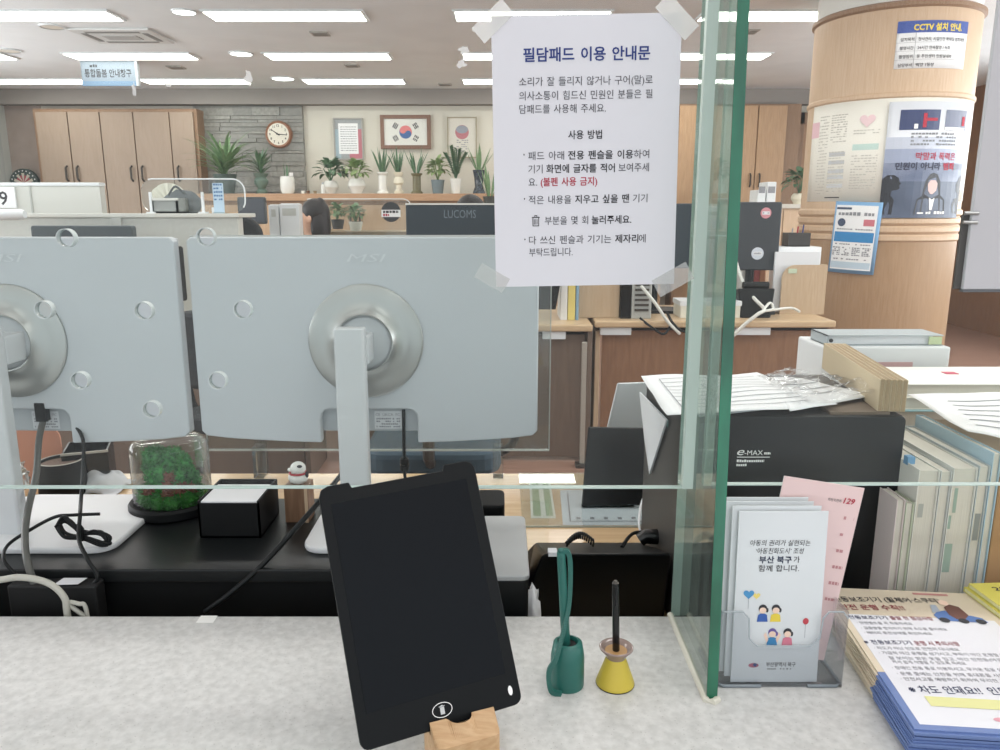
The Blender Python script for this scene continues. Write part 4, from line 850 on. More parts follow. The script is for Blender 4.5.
# desk phone, black
a, b = PY(737, 288, 4.02), PY(774, 288, 4.02)
t = thing('desk_phone', ((a.x + b.x) / 2, 4.05, ZD), 'black desk phone under the upright monitor on the far desk', 'phone')
MB().add([(a.x + .02, 3.98, ZD), (b.x - .02, 3.98, ZD), (b.x, 4.0, a.z), (a.x, 4.0, a.z), (a.x + .02, 4.16, ZD), (b.x - .02, 4.16, ZD), (b.x, 4.1, a.z - .02), (a.x, 4.1, a.z - .02)], [(0, 1, 2, 3), (5, 4, 7, 6), (3, 2, 6, 7), (0, 4, 5, 1), (1, 5, 6, 2), (0, 3, 7, 4)]).build('phone_body', black_pl, t, bevel=.006)
MB().tube([(a.x + .03, 4.02, a.z + .015), (b.x - .03, 4.02, a.z + .015)], .018, 10).build('handset', black_pl, t)
for k, (px, m, lab) in enumerate(((746, mat('bk_white', 'DCDCD8', .6), 'white-spined book behind the far desk phone'), (752, mat('bk_grey', 'A9B0B6', .6), 'grey-spined book behind the far desk phone'), (758, mat('bk_red', 'B5605B', .6), 'red-spined book behind the far desk phone'), (764, mat('bk_orange', 'C98A66', .6), 'orange-spined book behind the far desk phone'))):
    a, b = PY(px - 3, 262, 4.3), PY(px + 2.6, 262, 4.3); t = thing('book', ((a.x + b.x) / 2, 4.4, ZD), lab, 'book', 'books on the far desk')
    MB().box(a.x, b.x, 4.3, 4.48, ZD, a.z).build('cover', m, t, bevel=.002); MB().box(a.x + .004, b.x - .004, 4.31, 4.482, ZD + .003, a.z + .001).build('pages', paper, t)
# wooden file holder with papers and black pen box
a, b = PY(783, 268, 4.12), PY(828, 265, 4.12)
t = thing('file_holder', ((a.x + b.x) / 2, 4.2, ZD), 'pale wooden file holder with rounded corner beside the pillar', 'file holder')
W = b.x - a.x; H = b.z - ZD; o_ = [(0, 0), (W, 0), (W, H)] + [(.07 - .07 * math.sin(k * math.pi / 12) , H - .07 + .07 * math.cos(k * math.pi / 12)) for k in range(7)]
MB().prism(o_, (a.x, 4.12, ZD), (1, 0, 0), (0, 0, 1), .012).build('front_board', oak_pale, t); MB().prism(o_, (a.x, 4.24, ZD), (1, 0, 0), (0, 0, 1), .012).build('back_board', oak_pale, t)
MB().box(a.x, b.x, 4.132, 4.24, ZD, ZD + .012).build('bottom_board', oak_pale, t); MB().box(b.x - .012, b.x, 4.132, 4.24, ZD, b.z).build('end_board', oak_pale, t)
q = PY(792, 271, 4.12); MB().box(q.x - .02, q.x + .025, 4.116, 4.12, q.z - .012, q.z + .012).build('label', mat('tag_green', 'B9C7AE', .6), t)
for k, (px0, px1, y, Y_, lab) in enumerate(((776, 824, 252, 4.15, 'white sheaf of papers at the front of the wooden file holder'), (778, 825, 247, 4.19, 'taller white sheaf of papers at the back of the wooden file holder'))):
    p, q = PY(px0, y, Y_), PY(px1, y, Y_); o = tag(MB().box(p.x, q.x - .02, Y_, Y_ + .02, ZD + .013, p.z).build('paper_sheaf', paper if k else paper_grey), lab, 'paper', 'papers in the file holder')
t, x0, x1, z1 = stand_box('archive_box', 782, 822, 247, 4.30, 4.48, white_pl, 'white archive box behind the wooden file holder', 'box', part='carton'); MB().box(x0 + .05, x1 - .05, 4.296, 4.3, z1 - .1, z1 - .05).build('label', paper_grey, t)
a, b = PY(789, 233, 4.34), PY(811, 233, 4.34)
t = thing('pen_box', ((a.x + b.x) / 2, 4.4, z1), 'black pen box standing on the archive box beside the pillar', 'pen box')
mb = MB(); mb.box(a.x, b.x, 4.34, 4.346, z1, a.z); mb.box(a.x, b.x, 4.434, 4.44, z1, a.z); mb.box(a.x, a.x + .006, 4.346, 4.434, z1, a.z); mb.box(b.x - .006, b.x, 4.346, 4.434, z1, a.z); mb.box(a.x, b.x, 4.34, 4.44, z1, z1 + .006); mb.build('box_body', mat('penbox', '3A3735', .5), t)
for k, dx in enumerate((.03, .06, .09)):
    o = MB().tube([(a.x + dx, 4.39, z1 + .008), (a.x + dx + .008, 4.39, a.z + .025 + .01 * k)], .004, 8).build('pen', (ink_lt, ink_red, ink_navy)[k]); tag(o, ('grey pen in the black pen box', 'red pen in the black pen box', 'navy pen in the black pen box')[k], 'pen', 'pens in the pen box')
# things at the right end of the taupe desk
for k, (p0, p1, m, lab) in enumerate(((561, 568, mat('bk_white', 'DCDCD8', .6), 'white binder below the notice, left of the yellow one'), (568.5, 576, mat('bk_yellow', 'D8C777', .6), 'yellow binder standing below the paper notice'), (576.5, 579.5, mat('bk_blue', '7FA0B5', .6), 'thin blue binder beside the yellow binder'))):
    a, b = PY(p0, 270, 3.9), PY(p1, 270, 3.9); t = thing('binder', ((a.x + b.x) / 2, 4.0, ZD), lab, 'binder', 'binders on the taupe desk')
    MB().box(a.x, b.x, 3.9, 4.1, ZD, a.z).build('cover', m, t, bevel=.003); MB().box(a.x + .004, b.x - .004, 3.91, 4.103, ZD + .004, a.z + .001).build('pages', paper, t)
a, b = PY(549, 284, 3.86), PY(562, 290, 3.86)
t = thing('monitor', ((a.x + b.x) / 2, 3.86, ZD), 'black slanted screen edge at the right of the white monitor', 'monitor', 'office monitors behind')
MB().prism([(-.22, ZD + .06), (a.x + .035, ZD + .06), (b.x, ZD + .24), (-.2, ZD + .24)], (0, 3.86, 0), (1, 0, 0), (0, 0, 1), .03).build('shell', black_pl, t); MB().box(a.x - .2, a.x - .08, 3.86, 3.98, ZD, ZD + .012).build('stand_foot', black_pl, t); MB().box(a.x - .16, a.x - .12, 3.87, 3.9, ZD, ZD + .1).build('stand_post', black_pl, t)
# cables on the far desk
def cable(pts, r, m, lab, nm='cable', group=None, n=8):
    o = MB().tube(spline(pts, n), r, 8).build(nm, m, smooth=True, angle=180); return tag(o, lab, 'cable', group)
wc = mat('white_cable', 'CFCFC8', .5)
cable([PY(735, 258, 4.16), PY(742, 280, 4.1), PY(753, 297, 4.0), PY(764, 309, 3.9), PY(758, 314, 3.86), PY(745, 324, 3.85), PY(733, 336, 3.85)], .009, wc, 'white cable dropping from the upright monitor over the desk edge')
cable([PY(764, 309, 3.9), PY(770, 303, 3.95), PY(773, 309, 3.92), PY(765, 311, 3.9), PY(790, 308, 4.0), PY(800, 312, 3.98)], .007, wc, 'white looped cable lying on the desk before the file holder')
cable([PY(641, 286, 3.9), PY(655, 303, 3.86), PY(668, 322, 3.84), PY(680, 334, 3.84)], .008, wc, 'white cable hanging past the grey desktop computer')
cable([PY(667, 312, 3.9), PY(672, 322, 3.85), PY(680, 330, 3.84), PY(688, 332, 3.84)], .007, black_pl, 'black cable hanging over the desk edge left of the glass corner')
cable([PY(640, 318, 3.9), PY(650, 326, 3.85), PY(664, 334, 3.84), PY(672, 322, 3.86)], .006, black_pl, 'thin black cable looping below the desk edge')
cable([PY(182, 318, 3.5), PY(188, 312, 3.52), PY(192, 320, 3.5), PY(186, 328, 3.48)], .007, black_pl, 'black cable in the gap between the white monitors')
# ================================================================== chairs behind the staff desk
office_chair(PY(436, 452, 2.72).x, 2.72, math.pi, mat('chair_blue', '3F525F', .85, col2='374955', scale=60), 'blue cushioned office chair behind the right-hand white monitor', z=.462, backz=.3, backw=.2)
office_chair(PY(275, 460, 3.28).x, 3.1, math.pi * .9, mat('chair_black', '202427', .7), 'black office chair behind the left half of the white monitor', z=.48, backz=.3, backw=.2)
# ================================================================== staff desk
ZS = .65
glass_desk = mat('staff_desk_top', 'C9AE87', .12, col2='BEA27B', scale=10, stretch=(.6, 8, 8), spec=.6)
t = thing('staff_desk', (0, 1.37, 0), 'pale wooden staff desk with shiny top behind the counter', 'desk')
MB().box(-1.6, 1.7, .985, 1.765, ZS - .035, ZS).build('desk_top', glass_desk, t, bevel=.004)
for xx in (-1.55, 1.62): MB().box(xx, xx + .03, 1.0, 1.74, 0, ZS - .035).build('side_panel', oak, t)
MB().box(-1.5, 1.6, 1.0, 1.02, .05, ZS - .035).build('modesty_panel', oak, t)
t = thing('desk_mat', (.24, 1.6, ZS), 'clear shiny plate lying over the striped card and the form on the desk', 'desk mat')
MB().box(.045, .43, 1.44, 1.762, ZS + .0018, ZS + .0035).build('plate', pane('desk_plate', 'FBFDFC', .4, 0, .015), t); MB().box(.045, .43, 1.4392, 1.44, ZS + .0002, ZS + .0035).build('front_edge', mat('plate_edge', 'C9D4CE', .2), t)
# black monitor shelf
t = thing('monitor_shelf', (-.7, 1.16, ZS), 'long black monitor shelf on the staff desk', 'shelf')
ZR = .766
MB().box(-1.45, -.036, 1.02, 1.30, ZR - .02, ZR).build('shelf_top', mat('shelf_black', '131617', .36, bump=.05, scale=300, spec=.4), t, bevel=.002)
MB().box(-1.45, -.036, 1.03, 1.045, ZS, ZR - .02).build('front_board', black_matt, t)
for xx in (-1.44, -.75, -.06): MB().box(xx, xx + .02, 1.045, 1.29, ZS, ZR - .02).build('leg_board', black_matt, t)
# silver topped box at the shelf end
t = thing('media_box', (.01, 1.1, ZS), 'black box with rounded silver lid at the end of the black shelf', 'box')
MB().prism(rrect(-.031, .040, .992, 1.2, .006), (0, 0, .764), (1, 0, 0), (0, 1, 0), .764 - ZS).build('box_body', black_pl, t)
MB().prism(rrect(-.033, .0415, .988, 1.206, .012), (0, 0, .772), (1, 0, 0), (0, 1, 0), .008).build('silver_lid', mat('silver_grey', 'A9ACAD', .4, metal=.3), t, bevel=.002)
for k in range(3): MB().box(.0400, .0412, 1.03 + .05 * k, 1.05 + .05 * k, .745, .755).build('port', black_gloss, t)
t = thing('power_adapter', (-.01, 1.29, ZS), 'small black adapter block behind the silver-lidded box', 'adapter')
MB().prism(rrect(-.045, .008, 1.25, 1.33, .012), (0, 0, .772), (1, 0, 0), (0, 1, 0), .772 - ZS).build('block', black_matt, t, bevel=.004); MB().tube(spline([(-.02, 1.33, .7), (-.02, 1.37, .66), (-.1, 1.42, .655)], 5), .004, 6).build('lead', black_pl, t)
# ------------------------------------------------------------------ the two white monitors seen from behind
shell_w = mat('monitor_shell', 'C2C7CB', .42); shell_i = mat('monitor_recess', 'B3B8BC', .5); stand_w = mat('stand_white', 'CDD0D2', .4)
ring_m = mat('hinge_silver', 'B4B6B4', .34, metal=.75)
YM = 1.21
def white_monitor(cx, lab, yaw=0, coff=0):
    t = thing('white_monitor', (cx - .0105, 1.14, ZR), lab, 'monitor', 'white monitors on the black shelf')
    ztop, zbot = PY(366, 237, YM).z, PY(366, 441, YM).z; w, h = .274, (ztop - zbot) / 2; cz = (ztop + zbot) / 2; nw = .079; nh = .054
    Rm = Matrix.Translation((cx, YM, cz)) @ Matrix.Rotation(yaw, 4, 'Z')
    def B(): mb = MB(); mb.M = Rm; return mb
    dip = lambda x: -h - .004 + .012 * (abs(x) / w) ** 2 * 1.0
    bot_r = [(nw + .0, dip(nw))] + [(x, dip(x)) for x in (.13, .18, .23)] + [(w - .008, dip(w) + .001), (w, dip(w) + .009)]
    top = [(w, h - .006), (w - .006, h), (-w + .006, h), (-w, h - .006)]
    bot_l = [(-w, dip(w) + .009), (-w + .008, dip(w) + .001)] + [(-x, dip(x)) for x in (.23, .18, .13)] + [(-nw, dip(nw))]
    notch = [(-nw, -h + nh - .016)] + [(-nw + .016 * (1 - math.cos(a)), -h + nh - .016 + .016 * math.sin(a)) for a in (.5, 1.0, 1.57)] + [(nw - .016 * (1 - math.cos(a)), -h + nh - .016 + .016 * math.sin(a)) for a in (1.57, 1.0, .5)] + [(nw, -h + nh - .016)]
    B().prism(bot_r + top + bot_l + notch, (0, 0, 0), (1, 0, 0), (0, 0, 1), .018).build('back_shell', shell_w, t, bevel=.0025)
    B().box(-w + .004, w - .004, .018, .03, -h + .012, h - .002).build('front_bezel', shell_i, t, bevel=.002)
    B().box(-w + .008, w - .008, .03, .032, -h + .022, h - .01).build('screen', mat('panel_black', '111315', .2), t)
    fr = Frame(Rm @ V((.006, .0175, -h + nh - .008)), Rm.to_3x3() @ V((1, 0, 0)), (0, 0, -1))
    mb = MB(); put_rect(mb, fr, 0, 0, .045, .03, e=.0004); lb = mb.build('rating_label', paper_grey, t)
    mb = MB(); put_text(mb, fr, 'CE  UKCA  FC', .002, .008, .0065, .04, e=.0008)
    for k in range(4): put_dashes(mb, fr, .003, .042, .014 + .0045 * k, .0026, e=.0008, seed=k, unit=.003)
    mb.build('label_print', ink_lt, t)
    # hinge dish: concave silver disc
    pz = PY(362, 341, YM).z - cz
    mb = MB(); mb.M = Rm @ Matrix.Translation((0, 0, pz)) @ Matrix.Rotation(math.pi / 2, 4, 'X')
    mb.lathe([(.091, .0), (.091, .004), (.088, .0065), (.07, .0075), (.055, .012), (.0465, .019), (.045, .021), (.043, .0205)], (0, 0, 0), 72, caps=False); mb.build('hinge_dish', ring_m, t, smooth=True, angle=50)
    mb = MB(); mb.M = Rm @ Matrix.Translation((0, 0, pz)) @ Matrix.Rotation(math.pi / 2, 4, 'X'); mb.lathe([(.0435, .008), (.0435, .014), (.039, .017), (.0, .017)], (0, 0, 0), 48, caps=False); mb.build('hinge_plate', mat('hinge_plate', 'BFC3C6', .4), t, smooth=True)
    B().box(-.02 + coff, .014 + coff, -.065, -.014, pz - .026, pz + .018).build('hinge_arm', stand_w, t, bevel=.003)
    mb = B(); p0 = V((-.026, -.0006, h - .026)); frm = Frame(Rm @ p0, Rm.to_3x3() @ V((1, 0, 0)), (0, 0, -1)); put_text(mb, frm, 'MSI', 0, .012, .0175, .062, shear=.25, e=.0003)
    mb.build('maker_lettering', mat('shell_text', 'D2D6D9', .3), t)
    # stand
    colx = cx - .0105 + coff; zt_c = PY(354, 329, 1.12).z
    MB().prism(rrect(-.0225, .0225, 0, .026, .005), (colx, 1.12, zt_c), (1, 0, 0), (0, 1, 0), zt_c - ZR - .008).build('stand_column', stand_w, t, bevel=.002)
    MB().prism(rrect(-.075, .186, 0, .226, .03), (colx, 1.07, ZR + .01), (1, 0, 0), (0, 1, 0), .01).build('stand_base', mat('base_white', 'D9DBDC', .4), t, bevel=.003)
    return t, Rm, h
tr_, Rr, hM = white_monitor(-.213, 'white flat monitor seen from behind at centre, with the round silver hinge in full view')
tl_, Rl, hM = white_monitor(-.778, 'white flat monitor seen from behind at the left, partly cut by the frame edge', yaw=math.radians(-1.5), coff=.02)
# cables of the monitors
def M(Rm, x, y, z): return Rm @ V((x, y, z))
cable([M(Rr, .055, .012, -hM + .05), M(Rr, .055, .008, -hM + .02), M(Rr, .054, .012, -hM - .03), M(Rr, .053, .03, -hM - .08), M(Rr, .06, .08, -hM - .125)], .0028, black_pl, 'thin black cable with a ferrite lump below the central monitor')
t = thing('ferrite_core', M(Rr, .0535, .016, -hM - .045), 'black ferrite lump on the thin cable below the central monitor', 'ferrite core'); c = M(Rr, .0535, .016, -hM - .045)
MB().lathe([(.005, -.012), (.0075, -.009), (.0075, .009), (.005, .012)], c, 14).build('core_body', black_matt, t, smooth=True); MB().lathe([(.0079, -.001), (.0079, .001)], c, 14).build('seam', black_gloss, t)
hd = mat('thick_cable', '5A5B57', .5)
q1 = PY(40, 402, 1.225); t = thing('display_plug', PY(40, 408, 1.215), 'black plug in the recess of the left white monitor', 'plug')
a = PY(41, 402, 1.215); MB().box(a.x - .009, a.x + .009, 1.208, 1.222, a.z - .032, a.z).build('plug_body', black_pl, t, bevel=.002); MB().box(a.x - .007, a.x + .007, 1.21, 1.22, a.z, a.z + .01).build('collar', dark_metal, t)
cable([a - V((0, 0, .03)), PY(39, 440, 1.21), PY(36, 475, 1.18), PY(28, 510, 1.10), PY(25, 535, 1.055), PY(27, 560, 1.012), PY(36, 590, 1.0)], .0052, hd, 'thick grey display cable hanging from the left white monitor')
cable([PY(71, 404, 1.222), PY(74, 422, 1.215), PY(83, 440, 1.2), PY(83, 470, 1.19), PY(81, 500, 1.14), PY(80, 516, 1.09), PY(79, 540, 1.04), PY(88, 560, 1.012), PY(97, 580, 1.005), PY(70, 596, 1.004)], .003, black_pl, 'thin black cable running down in front of the left monitor base')
cable([PY(100, 514, 1.1), PY(74, 515, 1.09), PY(55, 517, 1.09), PY(30, 530, 1.075), PY(8, 545, 1.05), PY(4, 560, 1.012), PY(16, 575, 1.005)], .0026, black_pl, 'thin black cable curving over the left monitor base')
# tied bundle of spare cable
t = thing('cable_bundle', PY(82, 532, 1.085), 'tied bundle of black spare cable on the left monitor base', 'cable')
for k in range(6):
    j = random.Random(40 + k); J = lambda a, b, y: PY(a + j.uniform(-3, 3), b + j.uniform(-3, 3), y + j.uniform(-.004, .004))
    pts = [J(58, 526, 1.08), J(66, 519, 1.083), PY(81, 530 + k * .8, 1.078), J(98, 534, 1.075), J(109, 540, 1.07), J(105, 544, 1.068), PY(83, 536 + k * .6, 1.07), J(66, 535, 1.074), J(58, 526, 1.08)]
    MB().tube(spline(pts, 6), .0024, 6).build('loop', black_pl, t, smooth=True, angle=180)
MB().tube([PY(78, 524, 1.07), PY(82, 529, 1.067), PY(82, 540, 1.066), PY(77, 537, 1.07)], .003, 6).build('tie', black_matt, t)
cable([PY(420, 395, 1.25), PY(390, 438, 1.25), PY(345, 470, 1.2), PY(318, 503, 1.1), PY(296, 528, 1.06), PY(265, 562, 1.03), PY(232, 592, 1.008), PY(205, 612, 1.004)][2:], .004, black_pl, 'thick black cable slanting across the shelf from behind the tablet')
# ------------------------------------------------------------------ moss under a glass dome
c = V((PZ(165, 520, ZR).x - .005, 1.252, ZR)); t = thing('moss_dome', c, 'green moss arrangement under a clear glass dome on a black base', 'ornament')
MB().lathe([(.068, 0), (.072, .004), (.072, .016), (.069, .02), (.064, .02), (.062, .014)], c, 48).build('base', black_matt, t, smooth=True)
dz_ = .126; prof = [(.063, .016), (.063, dz_ - .016)] + [(.063 - .016 + .016 * math.cos(a), dz_ - .016 + .016 * math.sin(a)) for a in [i * math.pi / 2 / 6 for i in range(1, 7)]] + [(0.0005, dz_)]
MB().lathe(prof, c, 48, caps=False).build('glass_dome', pane('dome_glass', 'FAFCFB', .8, .01), t, smooth=True, angle=180)
rnd = random.Random(5)
def mossy(blobs, nm, m, tufts, seed, sz=.004):
    mb = MB(); rnd = random.Random(seed)
    for (x, y, z, r) in blobs: mb.blob(c + V((x, y, z)), r, 3, disp=.35, ns=3.5, seed=rnd.random() * 9)
    for i in range(tufts):
        x, y, z, r = rnd.choice(blobs); d = V((rnd.gauss(0, 1), rnd.gauss(0, 1), rnd.gauss(0, 1))).normalized(); p = c + V((x, y, z)) + d * r * rnd.uniform(.9, 1.2)
        a = d.orthogonal().normalized(); b = d.cross(a); ang = rnd.uniform(0, 6.28); u = a * math.cos(ang) + b * math.sin(ang); s = sz * rnd.uniform(.5, 1.2)
        mb.add([p - u * s * .35, p + u * s * .35, p + d * s + u * s * .2], [(0, 1, 2)])
    mb.build(nm, m, t)
mossy([(-.02, -.01, .098, .016), (.002, 0, .088, .020), (.02, -.006, .082, .015), (-.012, -.014, .066, .021), (.016, -.02, .058, .019), (-.024, 0, .058, .016), (.03, 0, .052, .015), (0, .02, .07, .022), (-.03, -.008, .078, .011), (.034, -.01, .066, .011)], 'moss_mound', mat('moss_green', '4FA355', .9, col2='2C6A36', scale=160, bump=.6), 5200, 1, .005)
mossy([(-.03, -.028, .03, .016), (-.008, -.04, .029, .015), (.015, -.042, .029, .015), (.036, -.03, .03, .015), (.0, -.01, .032, .03), (-.045, .0, .028, .014), (.045, 0, .028, .013)], 'ground_moss', mat('moss_bright', '3F8A34', .9, col2='276B26', scale=90, bump=.6), 2600, 2)
mossy([(.012, -.034, .068, .008), (.01, -.038, .055, .009), (.03, -.036, .05, .008), (.013, -.044, .042, .009), (-.024, -.036, .044, .008), (.042, -.026, .046, .008)], 'dried_moss', mat('moss_rust', '8E5A45', .9, col2='6E4436', scale=90), 420, 3, .006)
# ------------------------------------------------------------------ black memo box
x0, x1, y0, y1 = PZ(200, 538, ZR).x, PZ(261, 538, ZR).x, 1.13, 1.232; zt_ = .827
t = thing('memo_box', ((x0 + x1) / 2, (y0 + y1) / 2, ZR), 'black open memo box of white paper slips on the shelf', 'box')
mb = MB(); mb.box(x0, x1, y0, y0 + .003, ZR, zt_ - .004); mb.box(x0, x1, y1 - .003, y1, ZR, zt_); mb.box(x0, x0 + .003, y0, y1, ZR, zt_); mb.box(x1 - .003, x1, y0, y1, ZR, zt_); mb.box(x0, x1, y0, y1, ZR, ZR + .003); mb.build('box_body', black_matt, t)
tag(MB().box(x0 + .004, x1 - .004, y0 + .004, y1 - .022, ZR + .004, zt_ - .002).build('paper_slips', paper), 'white block of paper slips lying in the black memo box', 'paper')
# wooden pen block with a small white dog ornament on it
x0, x1, y0 = PZ(284, 525, ZR).x, PZ(308, 525, ZR).x, 1.19; zt_ = PY(296, 487, y0).z
t = thing('pen_block', ((x0 + x1) / 2, y0 + .02, ZR), 'brown wooden block holder under the white dog ornament', 'holder')
MB().box(x0, x1, y0, y0 + .04, ZR, zt_).build('wood_block', mat('walnut', '7D5F47', .5, col2='6C4F39', scale=20, stretch=(9, 9, .6)), t, bevel=.001); MB().box(x1 - .006, x1 - .001, y0 - .001, y0 + .0, ZR, zt_).build('pale_edge', oak_pale, t)
c = V(((x0 + x1) / 2, y0 + .02, zt_)); k = 1.24 / 770
t = thing('dog_ornament', c, 'tiny white dog ornament with red collar on the wooden block', 'ornament')
MB().blob(c + V((0, 0, .0095)), (.0165, .014, .0115), 3).build('dog_body', white_cer, t, smooth=True, angle=180)
MB().blob(c + V((.001, -.002, .026)), (.013, .012, .0115), 3).build('head', white_cer, t, smooth=True, angle=180)
mb = MB(); mb.tube([c + V((.0135 * math.cos(a), .0125 * math.sin(a), .0175)) for a in [2 * math.pi * i / 20 for i in range(21)]], .0018, 6); mb.build('collar', mat('collar_red', 'B0333C', .5), t)
MB().blob(c + V((.006, -.011, .032)), (.0045, .003, .0025), 2).build('black_patch', ink, t); MB().blob(c + V((-.012, -.004, .024)), (.004, .004, .0035), 2).build('muzzle', white_cer, t, smooth=True); MB().blob(c + V((.0155, -.004, .016)), (.003, .003, .006), 2).build('ear', ink, t, smooth=True)
# ------------------------------------------------------------------ things at the far left of the desk
c = V((PZ(54, 502, ZS).x, 1.62, ZS)); h = PY(54, 460, 1.62).z - ZS
t = thing('black_pot', c, 'black round pot with pale rim and brown inset at left', 'pot')
MB().lathe([(.047, 0), (.05, .01), (.045, h - .004), (.045, h), (.041, h), (.04, h - .01)], c, 40).build('pot_body', black_matt, t, smooth=True); MB().lathe([(.041, h - .008), (.041, h - .006)], c, 32).build('inset', mat('inset_brown', '6B584C', .7), t)
MB().tube([c + V((.043 * math.cos(a), .043 * math.sin(a), h)) for a in [2 * math.pi * i / 36 for i in range(37)]], .0016, 6).build('rim', mat('rim_pale', 'B3AEA4', .5), t)
a, b = PY(20, 458, 1.69), PY(60, 427, 1.69)
t = thing('memo_board', ((a.x + b.x) / 2, 1.69, ZS), 'salmon orange card standing behind the black pot', 'card')
W, H = b.x - a.x, b.z - ZS; MB().prism([(0, 0), (W, 0), (W - .003, H * .7)] + [(W - .03 + .027 * math.cos(i * .4), H - .027 + .027 * math.sin(i * .4)) for i in range(5)] + [(0, H)], (a.x, 1.69, ZS), (1, 0, 0), (0, 0, 1), .004).build('card', mat('salmon', 'C98E75', .7), t)
MB().box(a.x + .02, b.x - .02, 1.694, 1.72, ZS, ZS + .02).build('foot', black_matt, t)
a, b = PY(60, 450, 1.66), PY(101, 447, 1.66)
t = thing('desk_tray', ((a.x + b.x) / 2, 1.7, ZS), 'black open box tray right of the black pot', 'tray')
mb = MB(); z1 = a.z; mb.M = Matrix.Translation(((a.x + b.x) / 2, 1.69, 0)) @ Matrix.Rotation(.35, 4, 'Z'); w = (b.x - a.x) / 2
mb.box(-w, w, -.05, -.046, ZS, z1); mb.box(-w, w, .046, .05, ZS, z1); mb.box(-w, -w + .004, -.046, .046, ZS, z1); mb.box(w - .004, w, -.046, .046, ZS, z1); mb.box(-w, w, -.05, .05, ZS, ZS + .004); mb.build('tray_body', black_gloss, t)
mb2 = MB(); mb2.M = mb.M; mb2.box(-w - .001, w + .001, -.052, -.048, z1 - .004, z1 + .001); mb2.build('rim', mat('rim_pale', 'B3AEA4', .5), t)
c = V((PZ(108, 486, ZS).x, 1.66, ZS))
mb = MB()
def cl(u, v):
    x, y = (u - .5) * .1, (v - .5) * .1; r = min(1, math.hypot(x, y) / .052); hh = .052 * (1 - r ** 3) * (.75 + .5 * noise.noise(V((x * 40, y * 40, 1)))) + .004
    return c + V((x, y, max(.002, hh)))
mb.grid(cl, 26, 26); o = mb.build('folded_cloth', mat('grey_cloth', 'C6C9CC', .9), solid=.002, smooth=True, angle=180); tag(o, 'crumpled pale grey cloth on the desk left of the moss dome', 'cloth')
c = V((PZ(22, 492, ZS).x, 1.6, ZS)); mb = MB(); mb.blob(c + V((0, 0, .042)), (.035, .03, .044), 4, disp=.6, ns=4); o = mb.build('plastic_bag', pane('crumpled_film', 'F2F4F4', 3.0, .12, .1)); tag(o, 'crumpled clear plastic bag beside the black pot', 'bag')
# router at the foot of the shelf
p = PY(60, 590, 1.0)
t = thing('router', (p.x, 1.0, ZS), 'black router box with a white label below the black shelf at left', 'router')
MB().box(p.x - .07, p.x + .055, .992, 1.018, ZS, p.z + .01).build('router_body', mat('router_black', '0A0B0C', .6), t, bevel=.003); MB().quad((p.x - .005, .9935, p.z + .011), (p.x + .03, .9935, p.z + .012), (p.x + .034, 1.012, p.z + .0125), (p.x + .0, 1.012, p.z + .0125)).build('label', paper_grey, t)
# clear acrylic divider behind the central monitor
a, b = PY(208, 450, 1.74), PY(549, 450, 1.74); a.z = PY(206, 236, 1.74).z
t = thing('acrylic_divider', ((a.x + b.x) / 2, 1.74, ZS), 'clear acrylic divider sheet standing behind the central white monitor', 'screen')
MB().box(a.x, b.x, 1.738, 1.743, b.z, a.z).build('sheet', pane('divider_acrylic', 'EFF3F2', 1.0, .04), t)
for (p, q, r, s) in ((a.x, b.x, b.z - .0015, b.z + .0015), (a.x, b.x, a.z - .001, a.z + .002)): MB().box(p, q, 1.736, 1.745, r, s).build('bright_edge', mat('edge_white', 'CDD3D2', .3), t)
for xx in (a.x, b.x): MB().box(xx - .001, xx + .001, 1.737, 1.744, b.z, a.z).build('side_edge', mat('edge_grey', 'B4BBBA', .3), t)
for xx in (a.x + .12, b.x - .12): MB().box(xx - .012, xx + .012, 1.725, 1.757, ZS, b.z + .012).build('foot', acr, t, bevel=.002)

a, b = PY(321, 209, 6.62), PY(332, 230, 6.62)
tag(MB().prism([(0, 0), (b.x - a.x, .02), (b.x - a.x - .02, a.z - zl - .03), (.01, a.z - zl)], (a.x, 6.6, zl + .001), (1, 0, 0), (0, 0, 1), .02).build('paper_sheaf', paper_grey), 'white sheaf of paper standing right of the seated woman', 'paper')
# ================================================================== right side of the staff desk
pc_black = mat('case_black', '0F1213', .36, spec=.4)
x0, x1, y0, y1, zt_ = .2605, .574, 1.05, 1.335, .985
t = thing('black_case', ((x0 + x1) / 2, (y0 + y1) / 2, ZS), 'large black box-shaped machine with white lettering under the loose papers', 'machine')
MB().box(x0, x1, y0 + .006, y1, ZS, zt_).build('case_body', mat('case_side', '3B3936', .5, bump=.1, scale=200), t, bevel=.004)
MB().prism(rrect(x0, x1, ZS, zt_, .008), (0, y0, 0), (1, 0, 0), (0, 0, 1), .006).build('front_face', pc_black, t, bevel=.0015)
fr = Frame((0, y0, 0), (1, 0, 0), (0, 0, -1)); p = PY(737, 455, y0); q = PY(770, 455, y0)
mb = MB(); put_text(mb, fr, 'e', p.x, -p.z, .017, .010, shear=.3); put_text(mb, fr, '-MAX', p.x + .0105, -p.z, .0105, .026); put_dashes(mb, fr, p.x + .0385, p.x + .0475, -p.z - .001, .0035, unit=.0028, fill=1); put_rect(mb, fr, p.x, -p.z + .0025, q.x, -p.z + .0036); mb.build('lettering', ink_white, t)
mb = MB(); put_dashes(mb, fr, p.x, q.x - .008, -p.z + .0105, .004, unit=.0034, fill=1); put_dashes(mb, fr, p.x, p.x + .015, -p.z + .0165, .0035, unit=.003, fill=1); mb.build('small_print', ink_white, t)
